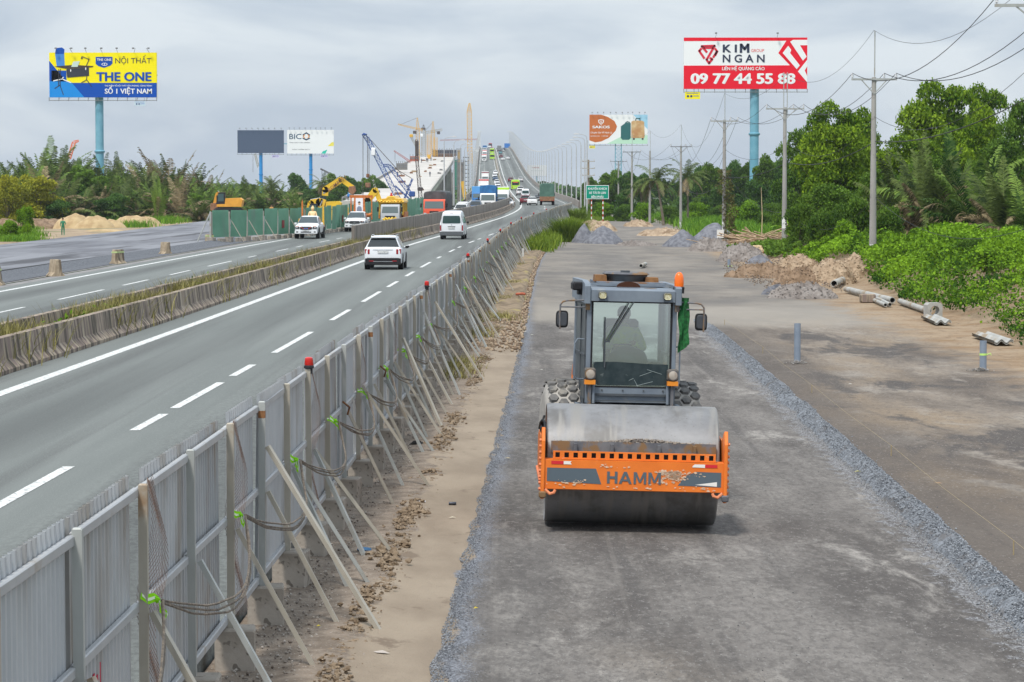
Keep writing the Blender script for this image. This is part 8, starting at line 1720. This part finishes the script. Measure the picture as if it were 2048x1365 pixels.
# small litter, each a thing
def litter(px, py, mb, mt, name, label, z=None, rz=0, sc_=1):
    g = gp(px, py, 0); g = gp(px, py, zg(g.x, g.y)); o = mb.build(name, mt, None, True, 40, loc=(g.x, g.y, zg(g.x, g.y)+(z or 0)), rot=(0,0,rz), scale=sc_); o['label'] = label; o['category'] = name.replace('_', ' '); return o
def can(l, r): return MB().lathe([(r*.85,-l/2),(r,-l/2+.01),(r,l/2-.01),(r*.85,l/2)], (0,0,r), 'x', 14)
litter(905, 1011, can(.10,.022), P('can dark', (.05,.055,.07), .4, metal=.5), 'drink_can', 'dark crushed can lying on the tan strip left of the roller')
litter(843, 1008, can(.11,.02), P('clear plastic', (.5,.52,.58), .3), 'plastic_bottle', 'flattened clear bottle among the soil clods')
def leaf(w_, h_): return MB().add([(-w_,0,.004),(0,-h_,.012),(w_,0,.006),(0,h_,.02)], [(0,1,2,3)])
for px, py, w_, mt, lab in [(1716,945,.06,(.55,.5,.15),'yellowish scrap lying on the gravel windrow'),(952,1219,.03,(.5,.4,.05),'small yellow leaf on the new road left of the roller'),(1050,664,.05,(.55,.55,.5),'pale leaf on the road beside the left mirror'),(1064,671,.05,(.5,.5,.42),'second pale leaf on the road beside the left mirror'),(1083,741,.04,(.5,.5,.45),'pale leaf left of the roller grab rail'),(1015,918,.06,(.35,.3,.2),'dry leaf on the road left of the drum'),(905,1038,.05,(.5,.45,.35),'thin pale scrap below the dark can'),(760,1308,.10,(.45,.4,.36),'pale stick at the foot of the longest prop'),(1876,968,.07,(.3,.2,.12),'brown clod fragment on the haul road'),(1700,770,.05,(.5,.48,.45),'white scrap on the haul road between the upright pipes'),(637,1255,.03,(.6,.5,.05),'yellow wrapper in the grit under the props'),(700,1160,.04,(.6,.6,.62),'white plastic scrap among the props')]:
    litter(px, py, leaf(w_, w_*.5), P('scrap %s' % lab[:12], mt, .8), 'scrap', lab, .006, R.uniform(-.5,.5))
litter(1040, 603, MB().tube([(-.16,0,.05),(.1,.05,.07),(.2,0,.05)], .05, 7), P('red clay', (.42,.12,.07), .8), 'broken_pipe', 'piece of red clay pipe lying on the verge by the hoarding', .22)
litter(728, 1105, MB().blob((0,0,.03), .06, 3, 1, (1.4,1,.5)), P('blue rag', (.05,.13,.25), .8), 'rag', 'small blue rag in the grit under the props'); litter(833, 890, MB().blob((0,0,.03), .07, 7, 1, (1.5,1,.5), .5), P('black rag', (.03,.03,.03), .8), 'rag', 'black rag at the foot of the props beside the soil ridge')
litter(1046, 520, MB().lathe([(.06,0),(.06,.5),(.0,.5)], (0,0,0), n=10), P('white stake', (.6,.6,.58), .7), 'marker_post', 'short white post on the verge by the hoarding', .2)
# string line along the windrow
mb = MB(); pts = [Vector((L0(D)+16.35, D, zg(L0(D)+16.35, D)+.16)) for D in (20,32,44,58,72,88)]
for p in pts: mb.tube([p-Vector((0,0,.3)), p], .008, 4)
for p, q in zip(pts, pts[1:]): mb.tube([p, (p+q)/2-Vector((0,0,.03)), q], .003, 4)
o = mb.build('string_line', P('string', (.35,.28,.16), .8)); o['label'] = 'thin string line stretched along the right of the gravel windrow'; o['category'] = 'string line'
# ---- haze: one closed box of even air around everything
hz = MB().box(-2450,2450,-80,5300,-2.2,75).build('haze', [])
hm = bpy.data.materials.new('haze'); hm.use_nodes = True; t = hm.node_tree; t.nodes.clear(); oo = t.nodes.new('ShaderNodeOutputMaterial'); pv = t.nodes.new('ShaderNodeVolumePrincipled'); pv.inputs['Density'].default_value = .00008; pv.inputs['Color'].default_value = (.86,.91,1,1); pv.inputs['Anisotropy'].default_value = .2; t.links.new(pv.outputs[0], oo.inputs['Volume'])
hz.data.materials.append(hm); hz['kind'] = 'stuff'; hz['label'] = 'thin daylight haze'
